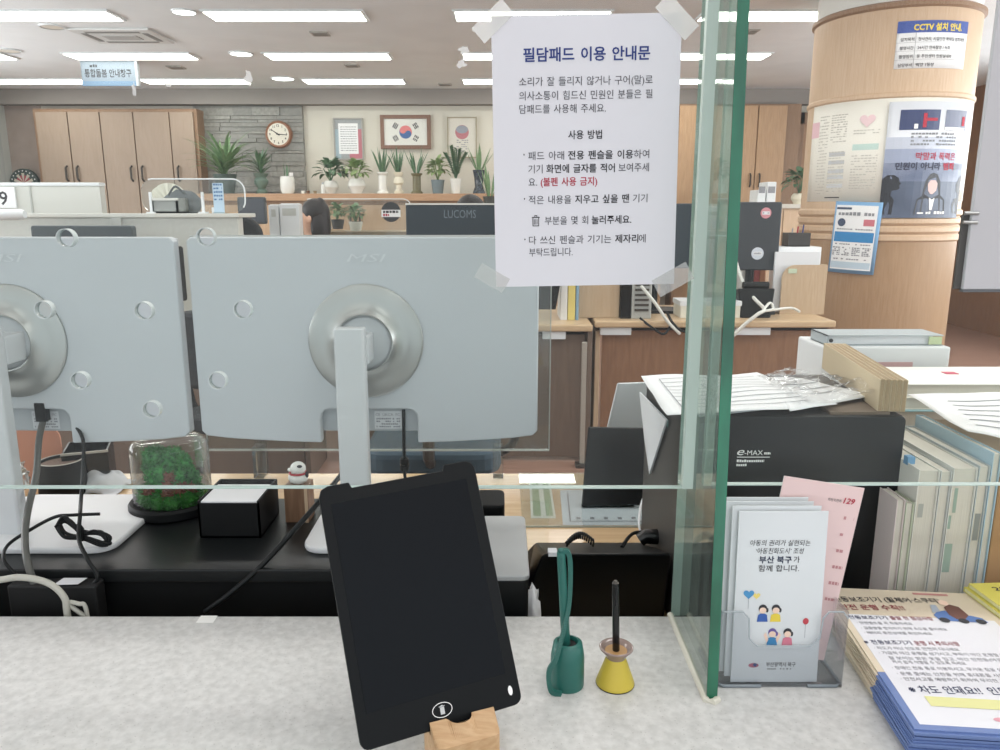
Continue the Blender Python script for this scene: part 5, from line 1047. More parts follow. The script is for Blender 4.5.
# loose papers on the black machine
def sheet(nm, corners, m, lab, lift, seed, lines=None, thick=.0004, group=None, curl=0):
    """corners TL TR BR BL in metres; a slightly wavy sheet of paper"""
    A, B, C_, D = [V(p) for p in corners]
    def f(u, v):
        p = A.lerp(B, u).lerp(D.lerp(C_, u), v); return p + V((0, 0, lift * noise.noise(V((u * 2.2 + seed, v * 2.2, seed))) + curl * (u - .5) ** 2 * 4))
    t = thing(nm, (A + C_) / 2, lab, 'paper', group); mb = MB(); mb.grid(lambda u, v: f(u, 1 - v), 16, 12); mb.build('sheet', m, t, smooth=True, solid=thick, angle=180)
    if lines:
        mb = MB()
        for (u0, u1, v0, v1) in lines:
            for i in range(8):
                a, b = u0 + (u1 - u0) * i / 8, u0 + (u1 - u0) * (i + 1) / 8; e = V((0, 0, .0008)); mb.quad(f(a, v1) + e, f(b, v1) + e, f(b, v0) + e, f(a, v0) + e)
        mb.build('ruled_lines', ink_lt, t)
    return t
zz = zt_ + .004
L1 = [(.12, .9, .12 + .09 * k, .128 + .09 * k) for k in range(9)] + [(.12, .126, .12, .84), (.4, .405, .3, .84)]
sheet('printed_sheet', [PZ(652, 378, zz), PZ(785, 377, zz), PZ(868, 397, zz + .004), PZ(700, 416, zz)], paper_grey, 'printed white sheet at the bottom of the papers on the black machine', .004, 1, None, group='papers on the black machine')
sheet('printed_sheet', [PZ(641, 376, zz + .01), PZ(757, 373, zz + .008), PZ(838, 405, zz + .008), PZ(667, 416, zz + .004)], paper, 'printed table sheet on top of the papers, curling over the black machine edge', .006, 3, L1, group='papers on the black machine')
sheet('printed_sheet', [PZ(772, 377, zz + .004), PZ(800, 378, zz + .006), PZ(872, 395, zz + .008), PZ(790, 411, zz + .006)], paper, 'printed sheet sliding to the right among the papers on the black machine', .003, 5, [(.1, .9, .3, .32), (.1, .9, .5, .52), (.1, .8, .7, .72)], group='papers on the black machine')
tag(MB().box(.47, .555, 1.06, 1.2, zt_, zt_ + .004).build('brown_card', mat('brown_card', '7A6A5A', .7)), 'brown card lying on the black machine under the clear wrapping', 'card')
# bundle of five tan booklets
p, q = PY(893, 395, 1.06), V((.603, 1.37, 0)); d = (V((q.x, q.y, 0)) - V((p.x, p.y, 0))).normalized(); s = V((d.y, -d.x, 0)); tanm = [mat('tan_a', 'CDBB9C', .7), mat('tan_b', 'C4B08F', .7)]
for k in range(5):
    o = V((p.x, p.y, zt_ + .0045)) + s * ((k - 2.5) * .0076); mb = MB()
    mb.M = Matrix.Translation(o) @ Matrix.Rotation(math.atan2(d.y, d.x), 4, 'Z')
    t = thing('tan_booklet', o, ('leftmost tan booklet of the upright bundle on the black machine', 'second tan booklet from the left of the upright bundle', 'middle tan booklet of the upright bundle', 'fourth tan booklet from the left of the upright bundle', 'rightmost tan booklet of the upright bundle')[k], 'booklet', 'tan booklets in an upright bundle')
    mb.box(0, .31, -.0072, 0, 0, .046); mb.build('cover', tanm[k % 2], t, bevel=.0006)
    m2 = MB(); m2.M = mb.M; m2.box(-.0006, .3, -.006, -.0012, .001, .0464); m2.build('pages', mat('tan_pages', 'A58F70', .8), t)
# crumpled clear wrapping
film = pane('clear_film', 'FCFCFC', .5, .02, .1)
mb = MB(); rnd = random.Random(4)
def fl(u, v):
    x, y = .43 + .135 * u, 1.075 + .2 * v; n1 = noise.noise(V((u * 4, v * 4, 2))); n2 = noise.noise(V((u * 9, v * 9, 5)))
    return V((x + .006 * n2, y, zt_ + .010 + .016 * abs(n1) + .006 * n2 + .02 * u * (1 - v)))
mb.grid(fl, 40, 40); mb.blob((.46, 1.2, zt_ + .026), (.03, .012, .012), 3, disp=.6, ns=4); o = mb.build('clear_wrapping', film); tag(o, 'crumpled clear plastic wrapping around the tan booklets', 'wrapping')
# white folder leaning at the left of the black machine
fr_pts = [PY(641, 392, 1.33), PY(668, 420, 1.135), PY(651, 474, 1.25), PY(646, 440, 1.30)]
t = thing('paper_folder', (.23, 1.37, ZS), 'white folder with teal corner leaning left of the black machine', 'folder')
mb = MB(); n_ = (fr_pts[1] - fr_pts[0]).cross(fr_pts[3] - fr_pts[0]).normalized() * .003
mb.add(fr_pts + [p - n_ for p in fr_pts], [(0, 3, 2, 1), (4, 5, 6, 7), (0, 1, 5, 4), (1, 2, 6, 5), (2, 3, 7, 6), (3, 0, 4, 7)]); mb.build('folder_sheet', paper_grey, t)
A, B = fr_pts[0], fr_pts[1]; e_ = n_ * .2
mb = MB(); mb.add([A + e_, B + e_, B + e_ - V((0, 0, .012)), A + e_ - V((0, 0, .010))], [(0, 3, 2, 1)]); mb.build('teal_edge', mat('teal_edge', '5E8B87', .6), t)
mb = MB(); m0 = A.lerp(B, .45) + e_ - V((0, 0, .05)); mb.add([m0, m0 + V((.006, -.004, 0)), m0 + V((.006, -.004, -.016)), m0 + V((0, 0, -.014))], [(0, 3, 2, 1)]); mb.build('mark', ink, t)
# two desk displays seen from behind
def display(lab, px, Yb, dy, m_face, bez):
    (ax, ay), (bx, by), (cx_, cy_), (dx, dy_) = px
    A, B = PY(ax, ay, Yb + dy), PY(bx, by, Yb + dy); C_, D = PY(cx_, cy_, Yb), PY(dx, dy_, Yb)
    t = thing('desk_display', ((C_ + D) / 2), lab, 'display', None); n = (B - A).cross(D - A).normalized() * .012; P = [A, B, C_, D]
    mb = MB(); mb.add(P + [p - n for p in P], [(0, 3, 2, 1), (4, 5, 6, 7), (0, 1, 5, 4), (1, 2, 6, 5), (2, 3, 7, 6), (3, 0, 4, 7)]); mb.build('shell', bez, t, bevel=.003)
    f = lambda u, v, e=.0008: A.lerp(B, u).lerp(D.lerp(C_, u), v) + n.normalized() * e
    return t, f
t, f = display('black desk display facing away, with a white label card on its back', ((588, 427), (648, 428), (645, 505), (581, 507)), 1.55, .06, None, mat('display_black', '17191A', .25))
mb = MB(); mb.add([f(.16, .55), f(.62, .55), f(.59, .9), f(.13, .9)], [(0, 3, 2, 1)]); mb.build('label_card', mat('label_grey', '8C8F8E', .5), t)
C_ = f(.5, 1.0); MB().box(C_.x - .045, C_.x + .045, 1.55, 1.63, ZS, ZS + .008).build('foot', black_pl, t, bevel=.002); MB().box(C_.x - .012, C_.x + .012, 1.566, 1.6, ZS + .006, ZS + .06).build('foot_stem', black_pl, t)
t, f = display('silver-rimmed desk display half hidden behind the black one', ((617, 383), (668, 381), (664, 470), (596, 472)), 1.7, .05, None, mat('display_silver', 'B9BDBE', .3, metal=.4))
mb = MB(); mb.add([f(.08, .06), f(1.0, .06), f(1.0, 1.0), f(.04, 1.0)], [(0, 3, 2, 1)]); mb.build('black_frame', mat('frame_black2', '232827', .3), t)
mb = MB(); mb.add([f(.24, .2, .0016), f(1.0, .2, .0016), f(1.0, .98, .0016), f(.2, .98, .0016)], [(0, 3, 2, 1)]); mb.build('grey_panel', mat('grey_panel', '7F8483', .4), t)
C_ = f(.5, 1.0); MB().box(C_.x - .05, C_.x + .05, 1.69, 1.755, ZS, C_.z + .004).build('foot', black_pl, t)
# papers on the desk
def flat_sheet(nm, corners, m, lab, z, group=None):
    P = [PZ(px, py, z) for px, py in corners]; t = thing(nm, (P[0] + P[2]) / 2, lab, 'paper', group); mb = MB(); dn = V((0, 0, .0006))
    mb.add(P + [p - dn for p in P], [(0, 3, 2, 1), (4, 5, 6, 7), (0, 1, 5, 4), (1, 2, 6, 5), (2, 3, 7, 6), (3, 0, 4, 7)]); mb.build('sheet', m, t); return t, P
t, P = flat_sheet('desk_form', [(560, 490), (690, 488), (703, 525), (563, 525)], mat('bluish_paper', 'D5DFE6', .6), 'bluish printed form lying under the black desk display', ZS + .0008)
f = lambda u, v: P[0].lerp(P[1], u).lerp(P[3].lerp(P[2], u), v) + V((0, 0, .0006)); mb = MB()
for (u0, u1, v0, v1) in ((.05, .95, .9, .92), (.05, .06, .1, .92), (.94, .95, .1, .92)): mb.add([f(u0, v1), f(u1, v1), f(u1, v0), f(u0, v0)], [(0, 1, 2, 3)])
for k in range(8): mb.add([f(.1 + .1 * k, .86), f(.13 + .1 * k, .86), f(.13 + .1 * k, .8), f(.1 + .1 * k, .8)], [(0, 1, 2, 3)])
mb.build('print', ink_lt, t)
t, P = flat_sheet('striped_card', [(529, 474), (549, 474), (556, 518), (531, 518)], mat('card_white', 'DDE2DA', .6), 'white card with green stripes lying on the staff desk', ZS + .0008)
f = lambda u, v: P[0].lerp(P[1], u).lerp(P[3].lerp(P[2], u), v) + V((0, 0, .0006))
for (a, b) in ((.1, .42), (.62, .9)): mb = MB(); mb.add([f(a, .96), f(b, .96), f(b, .03), f(a, .03)], [(0, 1, 2, 3)]); mb.build('green_stripe', mat('stripe_green', '9DB08E', .6), t)
# desk phone seen from behind
t = thing('desk_phone', (.145, 1.15, ZS), 'black desk phone seen from behind, below the black desk display', 'phone')
o_ = [(.042, ZS), (.036, ZS + .04), (.062, ZS + .124), (.068, ZS + .127), (.25, ZS + .127), (.252, ZS + .12), (.252, ZS)]
mb = MB(); n = len(o_); F = [V((x, 1.05 + .03 * (1 - (z - ZS) / .127), z)) for x, z in o_]; Bk = [V((x, 1.27 if z > ZS + .03 else 1.30, ZS + (z - ZS) * .35)) for x, z in o_]
mb.add(F + Bk, [tuple(range(n))[::-1], tuple(range(n, 2 * n))] + [(i, (i + 1) % n, (i + 1) % n + n, i + n) for i in range(n)]); mb.build('phone_body', mat('phone_black', '0B0D0E', .35, spec=.25), t, bevel=.003)
p = PY(552, 548, 1.062); MB().box(p.x - .006, p.x + .007, 1.05, 1.066, ZS + .122, ZS + .1285).build('white_tag', paper_grey, t)
pts = []; a0 = PY(566, 548, 1.16); a1 = PY(594, 547, 1.16)
for i in range(181):
    u = i / 180; cpt = a0.lerp(a1, u) + V((0, .012 * math.sin(u * math.pi), .006 + .010 * math.sin(u * math.pi))); w = 2 * math.pi * 14 * u; pts.append(cpt + V((.001 * math.sin(w), .005 * math.cos(w), .005 * math.sin(w))))
MB().tube(pts, .0016, 5).build('coiled_cord', black_pl, t, smooth=True, angle=180)
a, b = PY(640, 540, 1.19), PY(668, 540, 1.19); MB().tube([a, a + V((.008, 0, .006)), b + V((0, 0, .006)), b + V((.006, 0, 0))], [.012, .012, .014, .014], 12).build('handset', black_gloss, t, smooth=True)
MB().tube(spline([PY(622, 547, 1.16), PY(632, 534, 1.2), PY(645, 532, 1.21)], 5), .003, 6).build('handset_cradle', black_pl, t)
cable([PY(646, 492, 1.42), PY(641, 505, 1.38), PY(639, 522, 1.33), PY(642, 538, 1.25)], .0022, white_pl, 'short white cable beside the black machine')
c = V((PY(531, 602, 1.03).x, 1.03, ZS)); o = tag(MB().blob(c + V((0, 0, .04)), (.014, .02, .042), 3, disp=.5, ns=3).build('crumpled_tissue', paper, smooth=True, angle=180), 'crumpled white tissue between the silver box and the phone', 'tissue')
# standing books, fore-edges towards us
page = mat('page_block', 'D6D2C6', .8, col2='C8C4B8', scale=60, stretch=(40, 1, .2))
bk = [((894, 902.5), 500, mat('bk_pinkish', 'D6CBC8', .6), 'thin book with pinkish cover right beside the black machine'), ((903.5, 911.5), 503, mat('bk_greenish', 'C6CEB8', .6), 'thin book with pale green cover, second from the black machine'),
      ((912.5, 933), 470, mat('bk_white2', 'DBDAD2', .6), 'thick white book with a blue flag on top, third from the black machine'), ((934, 945), 471, mat('bk_grey2', 'C5C8C6', .6), 'slim pale grey book right of the flagged thick book'),
      ((946, 970), 468, mat('bk_white3', 'D7D8D2', .6), 'thickest white book with green index marks on its pages'), ((971, 982), 466, mat('bk_grey3', 'B5BEC0', .6), 'grey book between the thickest book and the pale blue one'), ((983, 991.5), 453, mat('bk_paleblue', 'A9C4D2', .6), 'pale blue tall book beside the brown board')]
for k, ((p0, p1), py, m, lab) in enumerate(bk):
    a, b = PY(p0, 530, 1.0), PY(p1, 530, 1.0); zt2 = PY(p0, py, 1.0).z; dpt = .2 if k > 1 else .17
    t = thing('standing_book', ((a.x + b.x) / 2, 1.0 + dpt / 2, ZS), lab, 'book', 'books standing beside the black machine'); w = b.x - a.x; th = .0012
    mb = MB(); mb.box(a.x, a.x + th, 1.0, 1.0 + dpt, ZS, zt2); mb.box(b.x - th, b.x, 1.0, 1.0 + dpt, ZS, zt2); mb.box(a.x + th, b.x - th, 1.0 + dpt - th, 1.0 + dpt, ZS, zt2); mb.build('cover', m, t)
    MB().box(a.x + th + .0002, b.x - th - .0002, 1.003, 1.0 + dpt - th - .001, ZS + .001, zt2 - .002).build('page_block', page, t)
    fr = Frame((a.x, 1.003, zt2), (1, 0, 0), (0, 0, -1))
    if k == 2:
        mb = MB(); put_rect(mb, fr, w * .2, .05, w * .45, .07); mb.build('grey_index_mark', mat('idx_grey', 'A9ABA4', .7), t)
        p = PZ(911, 460, zt2 + .004); MB().box(p.x - .004, p.x + .006, p.y, p.y + .012, zt2 - .004, zt2 + .008).build('blue_flag', mat('flag_tab', '6F9FC4', .6), t)
    if k == 4:
        for (u0, u1, v0, v1) in ((.03, .4, .112, .155), (.05, .2, .07, .09), (.2, .34, .03, .066)): mb = MB(); put_rect(mb, fr, w * u0, v0, w * u1, v1); mb.build('green_index_mark', mat('idx_green', '97AB9E', .7), t)
    if k in (5,): mb = MB(); put_rect(mb, fr, w * .3, .07, w * .8, .11); mb.build('grey_index_mark', mat('idx_grey2', '8F938F', .7), t)
a = PY(992.5, 530, 1.0); t = thing('brown_carton', (a.x + .09, 1.1, ZS), 'brown kraft cardboard carton at the right edge of the photo', 'carton')
MB().box(a.x, a.x + .2, 1.0, 1.22, ZS, PY(996, 478, 1.0).z).build('carton_body', mat('kraft', 'A98660', .75), t, bevel=.002); MB().box(a.x, a.x + .2, 1.0, 1.22, PY(996, 478, 1.0).z, PY(996, 462, 1.0).z).build('lid', mat('kraft_light', 'C9B597', .75), t, bevel=.002)
zq = .966
for k, (dx, lab) in enumerate(((0, 'white typed sheet on top of the standing books at right'), (.012, 'white typed sheet beneath the top one on the standing books'))):
    A = [PZ(907 + k * 6, 394, zq - .005 * k), PZ(1035, 392, zq), PZ(1045, 446, zq + .002), PZ(968 + 6 * k, 432, zq - .008 * (k + 1))]
    sheet('typed_sheet', A, paper if k == 0 else paper_grey, lab, .004, 8 + k, [(.25, .85, .2 + .12 * j, .215 + .12 * j) for j in range(6)] if k == 0 else None, group='typed sheets on the standing books')
# cartons carrying the books lying behind the machine
t = thing('brown_carton', (.83, 1.55, ZS), 'brown cardboard carton under the lying books behind the black machine', 'carton'); MB().box(.62, 1.12, 1.34, 1.8, ZS, .885).build('carton_body', mat('kraft', 'A98660', .75), t, bevel=.002); MB().box(.84, .9, 1.338, 1.34, ZS, .885).build('tape', mat('tape_tan', 'BFA77F', .4), t)
zz = .885
for k, (h, m, lab) in enumerate(((.03, mat('bk_teal', '8FB4BC', .6), 'lying book with teal cover at the bottom of the pile'), (.022, mat('bk_cream', 'E4E2D6', .6), 'lying cream book in the middle of the pile behind the typed sheets'), (.022, mat('bk_white4', 'EBEBE4', .6), 'lying white book with a red tab on top of the pile'))):
    dx = .015 * k; t = thing('lying_book', (.9, 1.44, zz), lab, 'book', 'books lying on the carton'); X0, X1, Y0_, Y1_ = .70 + dx, 1.1 - .03 * k, 1.345 + .012 * k, 1.53
    mb = MB(); mb.box(X0, X1, Y0_, Y1_, zz, zz + .0015); mb.box(X0, X1, Y0_, Y1_, zz + h - .0015, zz + h); mb.box(X0, X0 + .0015, Y0_, Y1_, zz + .0015, zz + h - .0015); mb.build('cover', m, t); MB().box(X0 + .002, X1 - .003, Y0_ + .003, Y1_ - .003, zz + .0016, zz + h - .0016).build('page_block', page, t)
    if k == 2: p = PZ(950, 373, zz + h + .0005); MB().box(p.x - .012, p.x + .012, p.y - .01, p.y + .01, zz + h, zz + h + .0012).build('red_tab', mat('tab_red', 'C7566A', .6), t)
    zz += h
t = thing('paper_ream', (.8, 1.65, .885), 'wrapped white ream of paper with a pale red band behind the tan booklets', 'paper')
a, b = PY(824, 346, 1.56), PY(951, 350, 1.56); zt2 = PY(880, 347, 1.56).z
MB().box(a.x, b.x, 1.56, 1.70, .885, zt2).build('wrapped_pack', mat('ream_white', 'D9DBDC', .55), t, bevel=.004); p, q = PY(878, 362, 1.56), PY(912, 367, 1.56); MB().box(p.x, q.x, 1.5585, 1.56, q.z, p.z).build('red_band', mat('ream_red', 'C9A3A1', .6), t)
a, b = PY(826, 340, 1.58), PY(942, 340, 1.58)
t = thing('ring_binder', ((a.x + b.x) / 2, 1.66, zt2), 'grey ring binder lying on the white ream of paper', 'binder')
mb = MB(); mb.box(a.x, b.x, 1.575, 1.66, zt2, zt2 + .002); mb.box(a.x, b.x, 1.575, 1.66, zt2 + .020, zt2 + .022); mb.box(a.x, a.x + .002, 1.575, 1.66, zt2, zt2 + .022); mb.build('cover', mat('binder_grey', 'A9B1B4', .5), t); MB().box(a.x + .003, b.x - .02, 1.58, 1.655, zt2 + .0025, zt2 + .0195).build('pages', paper_grey, t)
MB().box(b.x - .03, b.x - .004, 1.573, 1.576, zt2 + .003, zt2 + .019).build('green_label', mat('lbl_green', 'BFCDA4', .6), t); mb = MB(); mb.M = Matrix.Translation((a.x + .008, 1.574, zt2 + .011)) @ Matrix.Rotation(math.pi / 2, 4, 'X'); mb.lathe([(.004, -.001), (.004, .001)], n=14); mb.build('finger_hole', ink, t)
# ================================================================== the counter
ZK = .73
stone = bpy.data.materials.new('speckled_stone'); stone.use_nodes = True; nt = stone.node_tree; bs = nt.nodes['Principled BSDF']; bs.inputs['Roughness'].default_value = .32
tc = nt.nodes.new('ShaderNodeTexCoord'); n1 = nt.nodes.new('ShaderNodeTexNoise'); n2 = nt.nodes.new('ShaderNodeTexVoronoi'); n1.inputs['Scale'].default_value = 110; n1.inputs['Detail'].default_value = 6; n2.inputs['Scale'].default_value = 190
r1 = nt.nodes.new('ShaderNodeValToRGB'); r1.color_ramp.elements[0].position = .3; r1.color_ramp.elements[1].position = .68; r1.color_ramp.elements[0].color = lin('BBBBB8'); r1.color_ramp.elements[1].color = lin('D0D0CD')
r2 = nt.nodes.new('ShaderNodeValToRGB'); r2.color_ramp.elements[0].position = .06; r2.color_ramp.elements[1].position = .16; r2.color_ramp.elements[0].color = (.55, .54, .52, 1); r2.color_ramp.elements[1].color = (1, 1, 1, 1)
mx = nt.nodes.new('ShaderNodeMix'); mx.data_type = 'RGBA'; mx.blend_type = 'MULTIPLY'; mx.inputs[0].default_value = .8
nt.links.new(tc.outputs['Object'], n1.inputs['Vector']); nt.links.new(tc.outputs['Object'], n2.inputs['Vector']); nt.links.new(n1.outputs['Fac'], r1.inputs[0]); nt.links.new(n2.outputs['Distance'], r2.inputs[0])
nt.links.new(r1.outputs[0], mx.inputs[6]); nt.links.new(r2.outputs[0], mx.inputs[7]); nt.links.new(mx.outputs[2], bs.inputs['Base Color'])
t = thing('service_counter', (0, .65, 0), 'pale speckled stone service counter in the foreground', 'counter')
MB().box(-1.7, 1.7, .36, .957, ZK - .04, ZK).build('worktop', stone, t, bevel=.004)
MB().box(-1.65, 1.65, .44, .46, 0, ZK - .04).build('front_panel', oak, t); MB().box(-1.65, 1.65, .93, .95, 0, ZK - .04).build('back_panel', black_matt, t)
for xx in (-1.65, 1.62): MB().box(xx, xx + .03, .46, .93, 0, ZK - .04).build('end_panel', oak, t)
# glass
green = mat('green_glass_edge', '0E4D39', .12, col2='1B7455', scale=18, stretch=(1, 1, .35), spec=.8)
GX = .2387; gy0, gy1 = .772, .957; gz1 = 2.1; gyt = gy0 + .058 * (gz1 - ZK)
t = thing('glass_screen', (GX, (gy0 + gy1) / 2, ZK), 'thick upright glass screen set at right angles on the counter, with a green front edge', 'glass screen')
gm = pane('counter_glass', 'EFF6F2', .6, .02, patch=True)
mb = MB(); mb.quad((GX - .006, gy1, ZK), (GX - .006, gy0, ZK), (GX - .006, gyt, gz1), (GX - .006, gy1, gz1)); mb.quad((GX + .006, gy0, ZK), (GX + .006, gy1, ZK), (GX + .006, gy1, gz1), (GX + .006, gyt, gz1)); mb.build('glass_sheet', gm, t)
MB().prism([(-.006, 0), (.006, 0), (.006, gz1 - ZK), (-.006, gz1 - ZK)], (GX, gy0 - .0005, ZK + .001), (1, 0, 0), (0, .058, 1), .0015).build('green_edge', green, t); MB().box(GX - .006, GX + .006, gy1 - .001, gy1, ZK, gz1).build('rear_edge', mat('rear_edge', 'A8BDB5', .2), t)
mb = MB(); mb.tube([(GX - .007, gy1, ZK + .001), (GX - .007, gy0 - .004, ZK + .001), (GX, gy0 - .006, ZK + .001), (GX + .007, gy0, ZK + .001)], .0042, 8); mb.build('silicone_bead', mat('silicone', 'CFCDBF', .4), t)
PYY = .88; pz0 = .941; pz1 = 2.1
pane_m = pane('front_pane', 'FAFCFB', .2, .010, patch=True)
edge_m = mat('frosted_edge', 'C3D2CA', .35)
xl, xr_ = -1.75, GX - .0062
# speak holes
k = .93 / 770; HOLES = []
for px, py in ((65, 238), (205, 237), (43, 310), (143, 311), (242, 310), (79, 381), (217, 381), (151, 410)):
    p = PY(px, py, PYY); HOLES.append((p.x, p.z))
t = thing('sneeze_guard', ((xl + xr_) / 2, PYY, pz0), 'large clear hanging panel with round speaking holes at the left of the glass screen', 'glass panel')
cu = bpy.data.curves.new('c', 'CURVE'); cu.dimensions = '2D'; cu.fill_mode = 'BOTH'; cu.extrude = .004; cu.resolution_u = 1
def poly(pts):
    s = cu.splines.new('POLY'); s.points.add(len(pts) - 1); s.use_cyclic_u = True
    for q, (x, y) in zip(s.points, pts): q.co = (x, y, 0, 1)
poly([(xl, pz0), (xr_, pz0), (xr_, pz1), (xl, pz1)])
for (x, z) in HOLES: poly(circ(x, z, .0093, 28))
oc = bpy.data.objects.new('c', cu); COL.objects.link(oc); dg = bpy.context.evaluated_depsgraph_get(); me = bpy.data.meshes.new_from_object(oc.evaluated_get(dg)); bpy.data.objects.remove(oc)
me.transform(Matrix.Translation((0, PYY + .004, 0)) @ Matrix.Rotation(math.pi / 2, 4, 'X')); me.transform(Matrix.Translation(-worg(t))); me.materials.clear(); me.materials.append(pane_m)
o = bpy.data.objects.new('clear_sheet', me); COL.objects.link(o); o.parent = t; ORG[o.name] = worg(t)
for (x, z) in HOLES:
    mb = MB(); mb.M = Matrix.Translation((x, PYY + .004, z)) @ Matrix.Rotation(math.pi / 2, 4, 'X'); mb.lathe([(.0093, -.0042), (.0104, -.0045), (.0104, .0045), (.0093, .0042)], n=36, caps=False); mb.build('hole_rim', mat('rim_clear', 'BCC4C4', .3), t, smooth=True)
MB().box(xl, xr_, PYY - .0005, PYY + .0085, pz0, pz0 + .0013).build('lower_edge', mat('polished_edge', 'B9CBC5', .2), t)
MB().box(xr_ - .0125, xr_, PYY - .001, PYY + .009, pz0, pz1).build('frosted_edge', edge_m, t)
xr2_ = 1.75
t = thing('sneeze_guard', ((GX + .0062 + xr2_) / 2, PYY, pz0), 'clear hanging panel at the right of the glass screen, before the books', 'glass panel')
MB().box(GX + .0062, xr2_, PYY, PYY + .008, pz0 + .004, pz1).build('clear_sheet', pane_m, t)
MB().box(GX + .0062, xr2_, PYY - .0005, PYY + .0085, pz0 + .004, pz0 + .0053).build('lower_edge', mat('polished_edge', 'B9CBC5', .2), t)
MB().box(GX + .0062, GX + .0165, PYY - .001, PYY + .009, pz0 + .004, pz1).build('frosted_edge', mat('frosted_edge2', 'B5CCC0', .35), t)
# ------------------------------------------------------------------ notice taped on the pane
yn = PYY - .0028; A, B, D = PY(491, 16, yn), PY(682, 15, yn), PY(495.5, 287, yn)
Wn = B.x - A.x; Hn = A.z - D.z
t = thing('paper_notice', (A.x + Wn / 2, yn, D.z), 'white printed paper notice taped on the clear panel at centre', 'notice')
NA = math.radians(1.0); nux, nuy = V((math.cos(NA), 0, math.sin(NA))), V((math.sin(NA), 0, -math.cos(NA)))
MB().prism([(0, -Hn), (Wn, -Hn), (Wn, 0), (0, 0)], (A.x, yn, A.z), nux, -nuy, .0006).build('sheet', mat('notice_paper', 'DDDDE2', .8), t)
fr = Frame((A.x, yn, A.z), nux, nuy); sx, sy = Wn / .21, Hn / .297
styles = {'heading': ink_navy, 'body_text': mat('notice_ink', '4A4A50', .8), 'bold_text': mat('notice_bold', '26262B', .8), 'red_text': ink_red}
def X(mm): return mm / 1000 * sx
def line(segs, x0, x1, y, size):
    """segs: (text, style); laid left to right and fitted between x0 and x1 (mm)"""
    sp = .36; ws = []; y -= 2.6
    for body, st in segs:
        bold = .02 if st == 'heading' else .012 if st in ('bold_text', 'red_text') else 0; kk = (body.strip(), bold, 1.35, 0)
        if kk not in GC: GC[kk] = glyphs(*kk)
        xs = [p[0] for p in GC[kk][0]]; ws.append((kk, min(xs), max(xs), (len(body) - len(body.lstrip())) * sp, (len(body) - len(body.rstrip())) * sp, st))
    tot = sum(w[3] + w[2] - w[1] + w[4] + .07 for w in ws); f = (x1 - x0) / tot; x = x0
    for kk, a, b, l, r, st in ws:
        x += l * f; mb = MB(); put_text(mb, fr, kk[0], X(x), y / 1000 * sy, size / 1000, (b - a) * f / 1000 * sx, bold=kk[1], word=1.35, e=.0005); mb.build(st, styles[st], t); x += (b - a + r + .07) * f
N, Bd, Rd = 'body_text', 'bold_text', 'red_text'
line([('필담패드 이용 안내문', 'heading')], 35, 177, 49.5, 15.5)
line([('소리가 잘 들리지 않거나 구어(말)로', N)], 30, 180, 75.5, 10.2); line([('의사소통이 힘드신 민원인 분들은 필', N)], 30, 180, 90.5, 10.2); line([('담패드를 사용해 주세요.', N)], 30, 128, 104.8, 10.2)
line([('사용 방법', Bd)], 85, 124, 133.2, 10.2)
line([('·', Bd)], 34, 36, 155, 14); line([('패드 아래 ', N), ('전용 펜슬을 이용', Bd), ('하여', N)], 39.5, 178, 155.4, 10.2); line([('기기 ', N), ('화면에 글자를 적어', Bd), (' 보여주세', N)], 39.5, 178, 170, 10.2); line([('요. ', N), ('(볼펜 사용 금지)', Rd)], 39.5, 119, 184.4, 10.2)
line([('·', Bd)], 34, 36, 204, 14); line([('적은 내용을 ', N), ('지우고 싶을 땐', Bd), (' 기기', N)], 39.5, 177, 204.4, 10.2); line([('부분을 몇 회 ', N), ('눌러주세요.', Bd)], 58, 159, 228, 10.2)
line([('·', Bd)], 34, 36, 250, 14); line([('다 쓰신 펜슬과 기기는 ', N), ('제자리', Bd), ('에', N)], 39.5, 176, 250, 10.2); line([('부탁드립니다.', N)], 39.5, 91, 264, 10.2)
mb = MB(); bx, by = 43, 214.5
def R_(x0, y0, x1, y1): put_rect(mb, fr, X(x0), y0 / 1000 * sy, X(x1), y1 / 1000 * sy, e=.0005)
R_(bx, by + 2.5, bx + 9, by + 3.5); R_(bx + 3, by + .5, bx + 6, by + 1.3); R_(bx + 3, by + .5, bx + 3.6, by + 2.5); R_(bx + 5.4, by + .5, bx + 6, by + 2.5); R_(bx + .8, by + 3.5, bx + 1.6, by + 13); R_(bx + 7.4, by + 3.5, bx + 8.2, by + 13); R_(bx + .8, by + 12.2, bx + 8.2, by + 13)
for q in (2.6, 4.2, 5.8): R_(bx + q, by + 5, bx + q + .6, by + 11)
mb.build('bin_symbol', ink, t)
tape_m = pane('matt_tape', 'F4F4F0', .5, .45, .3)
tape_l = pane('thin_tape', 'F6F6F4', .5, .22, .3)
def tape(pa, pb, w, lab, y, m=None):
    a, b = PY(*pa, y), PY(*pb, y); d = (b - a).normalized(); s = V((d.z, 0, -d.x)) * (w * k / 2)
    o = MB().add([a - s, b - s, b + s, a + s] + [p + V((0, .0003, 0)) for p in (a - s, b - s, b + s, a + s)], [(0, 1, 2, 3), (7, 6, 5, 4), (0, 4, 5, 1), (1, 5, 6, 2), (2, 6, 7, 3), (3, 7, 4, 0)]).build('tape_strip', m or tape_m); tag(o, lab, 'tape', 'tape on the paper notice')
ty = yn - .0006
tape((478, 36), (508, 6), 17, 'tape strip at the upper left corner of the paper notice', ty); tape((662, 0), (692, 33), 17, 'tape strip at the upper right corner of the paper notice', ty)
tape((478, 270), (506, 286), 15, 'faint tape strip at the lower left corner of the paper notice', ty, pane('faint_tape', 'FAFAF8', .4, .1, .3)); tape((656, 289), (690, 270), 18, 'tape strip at the lower right corner of the paper notice', ty, tape_l)
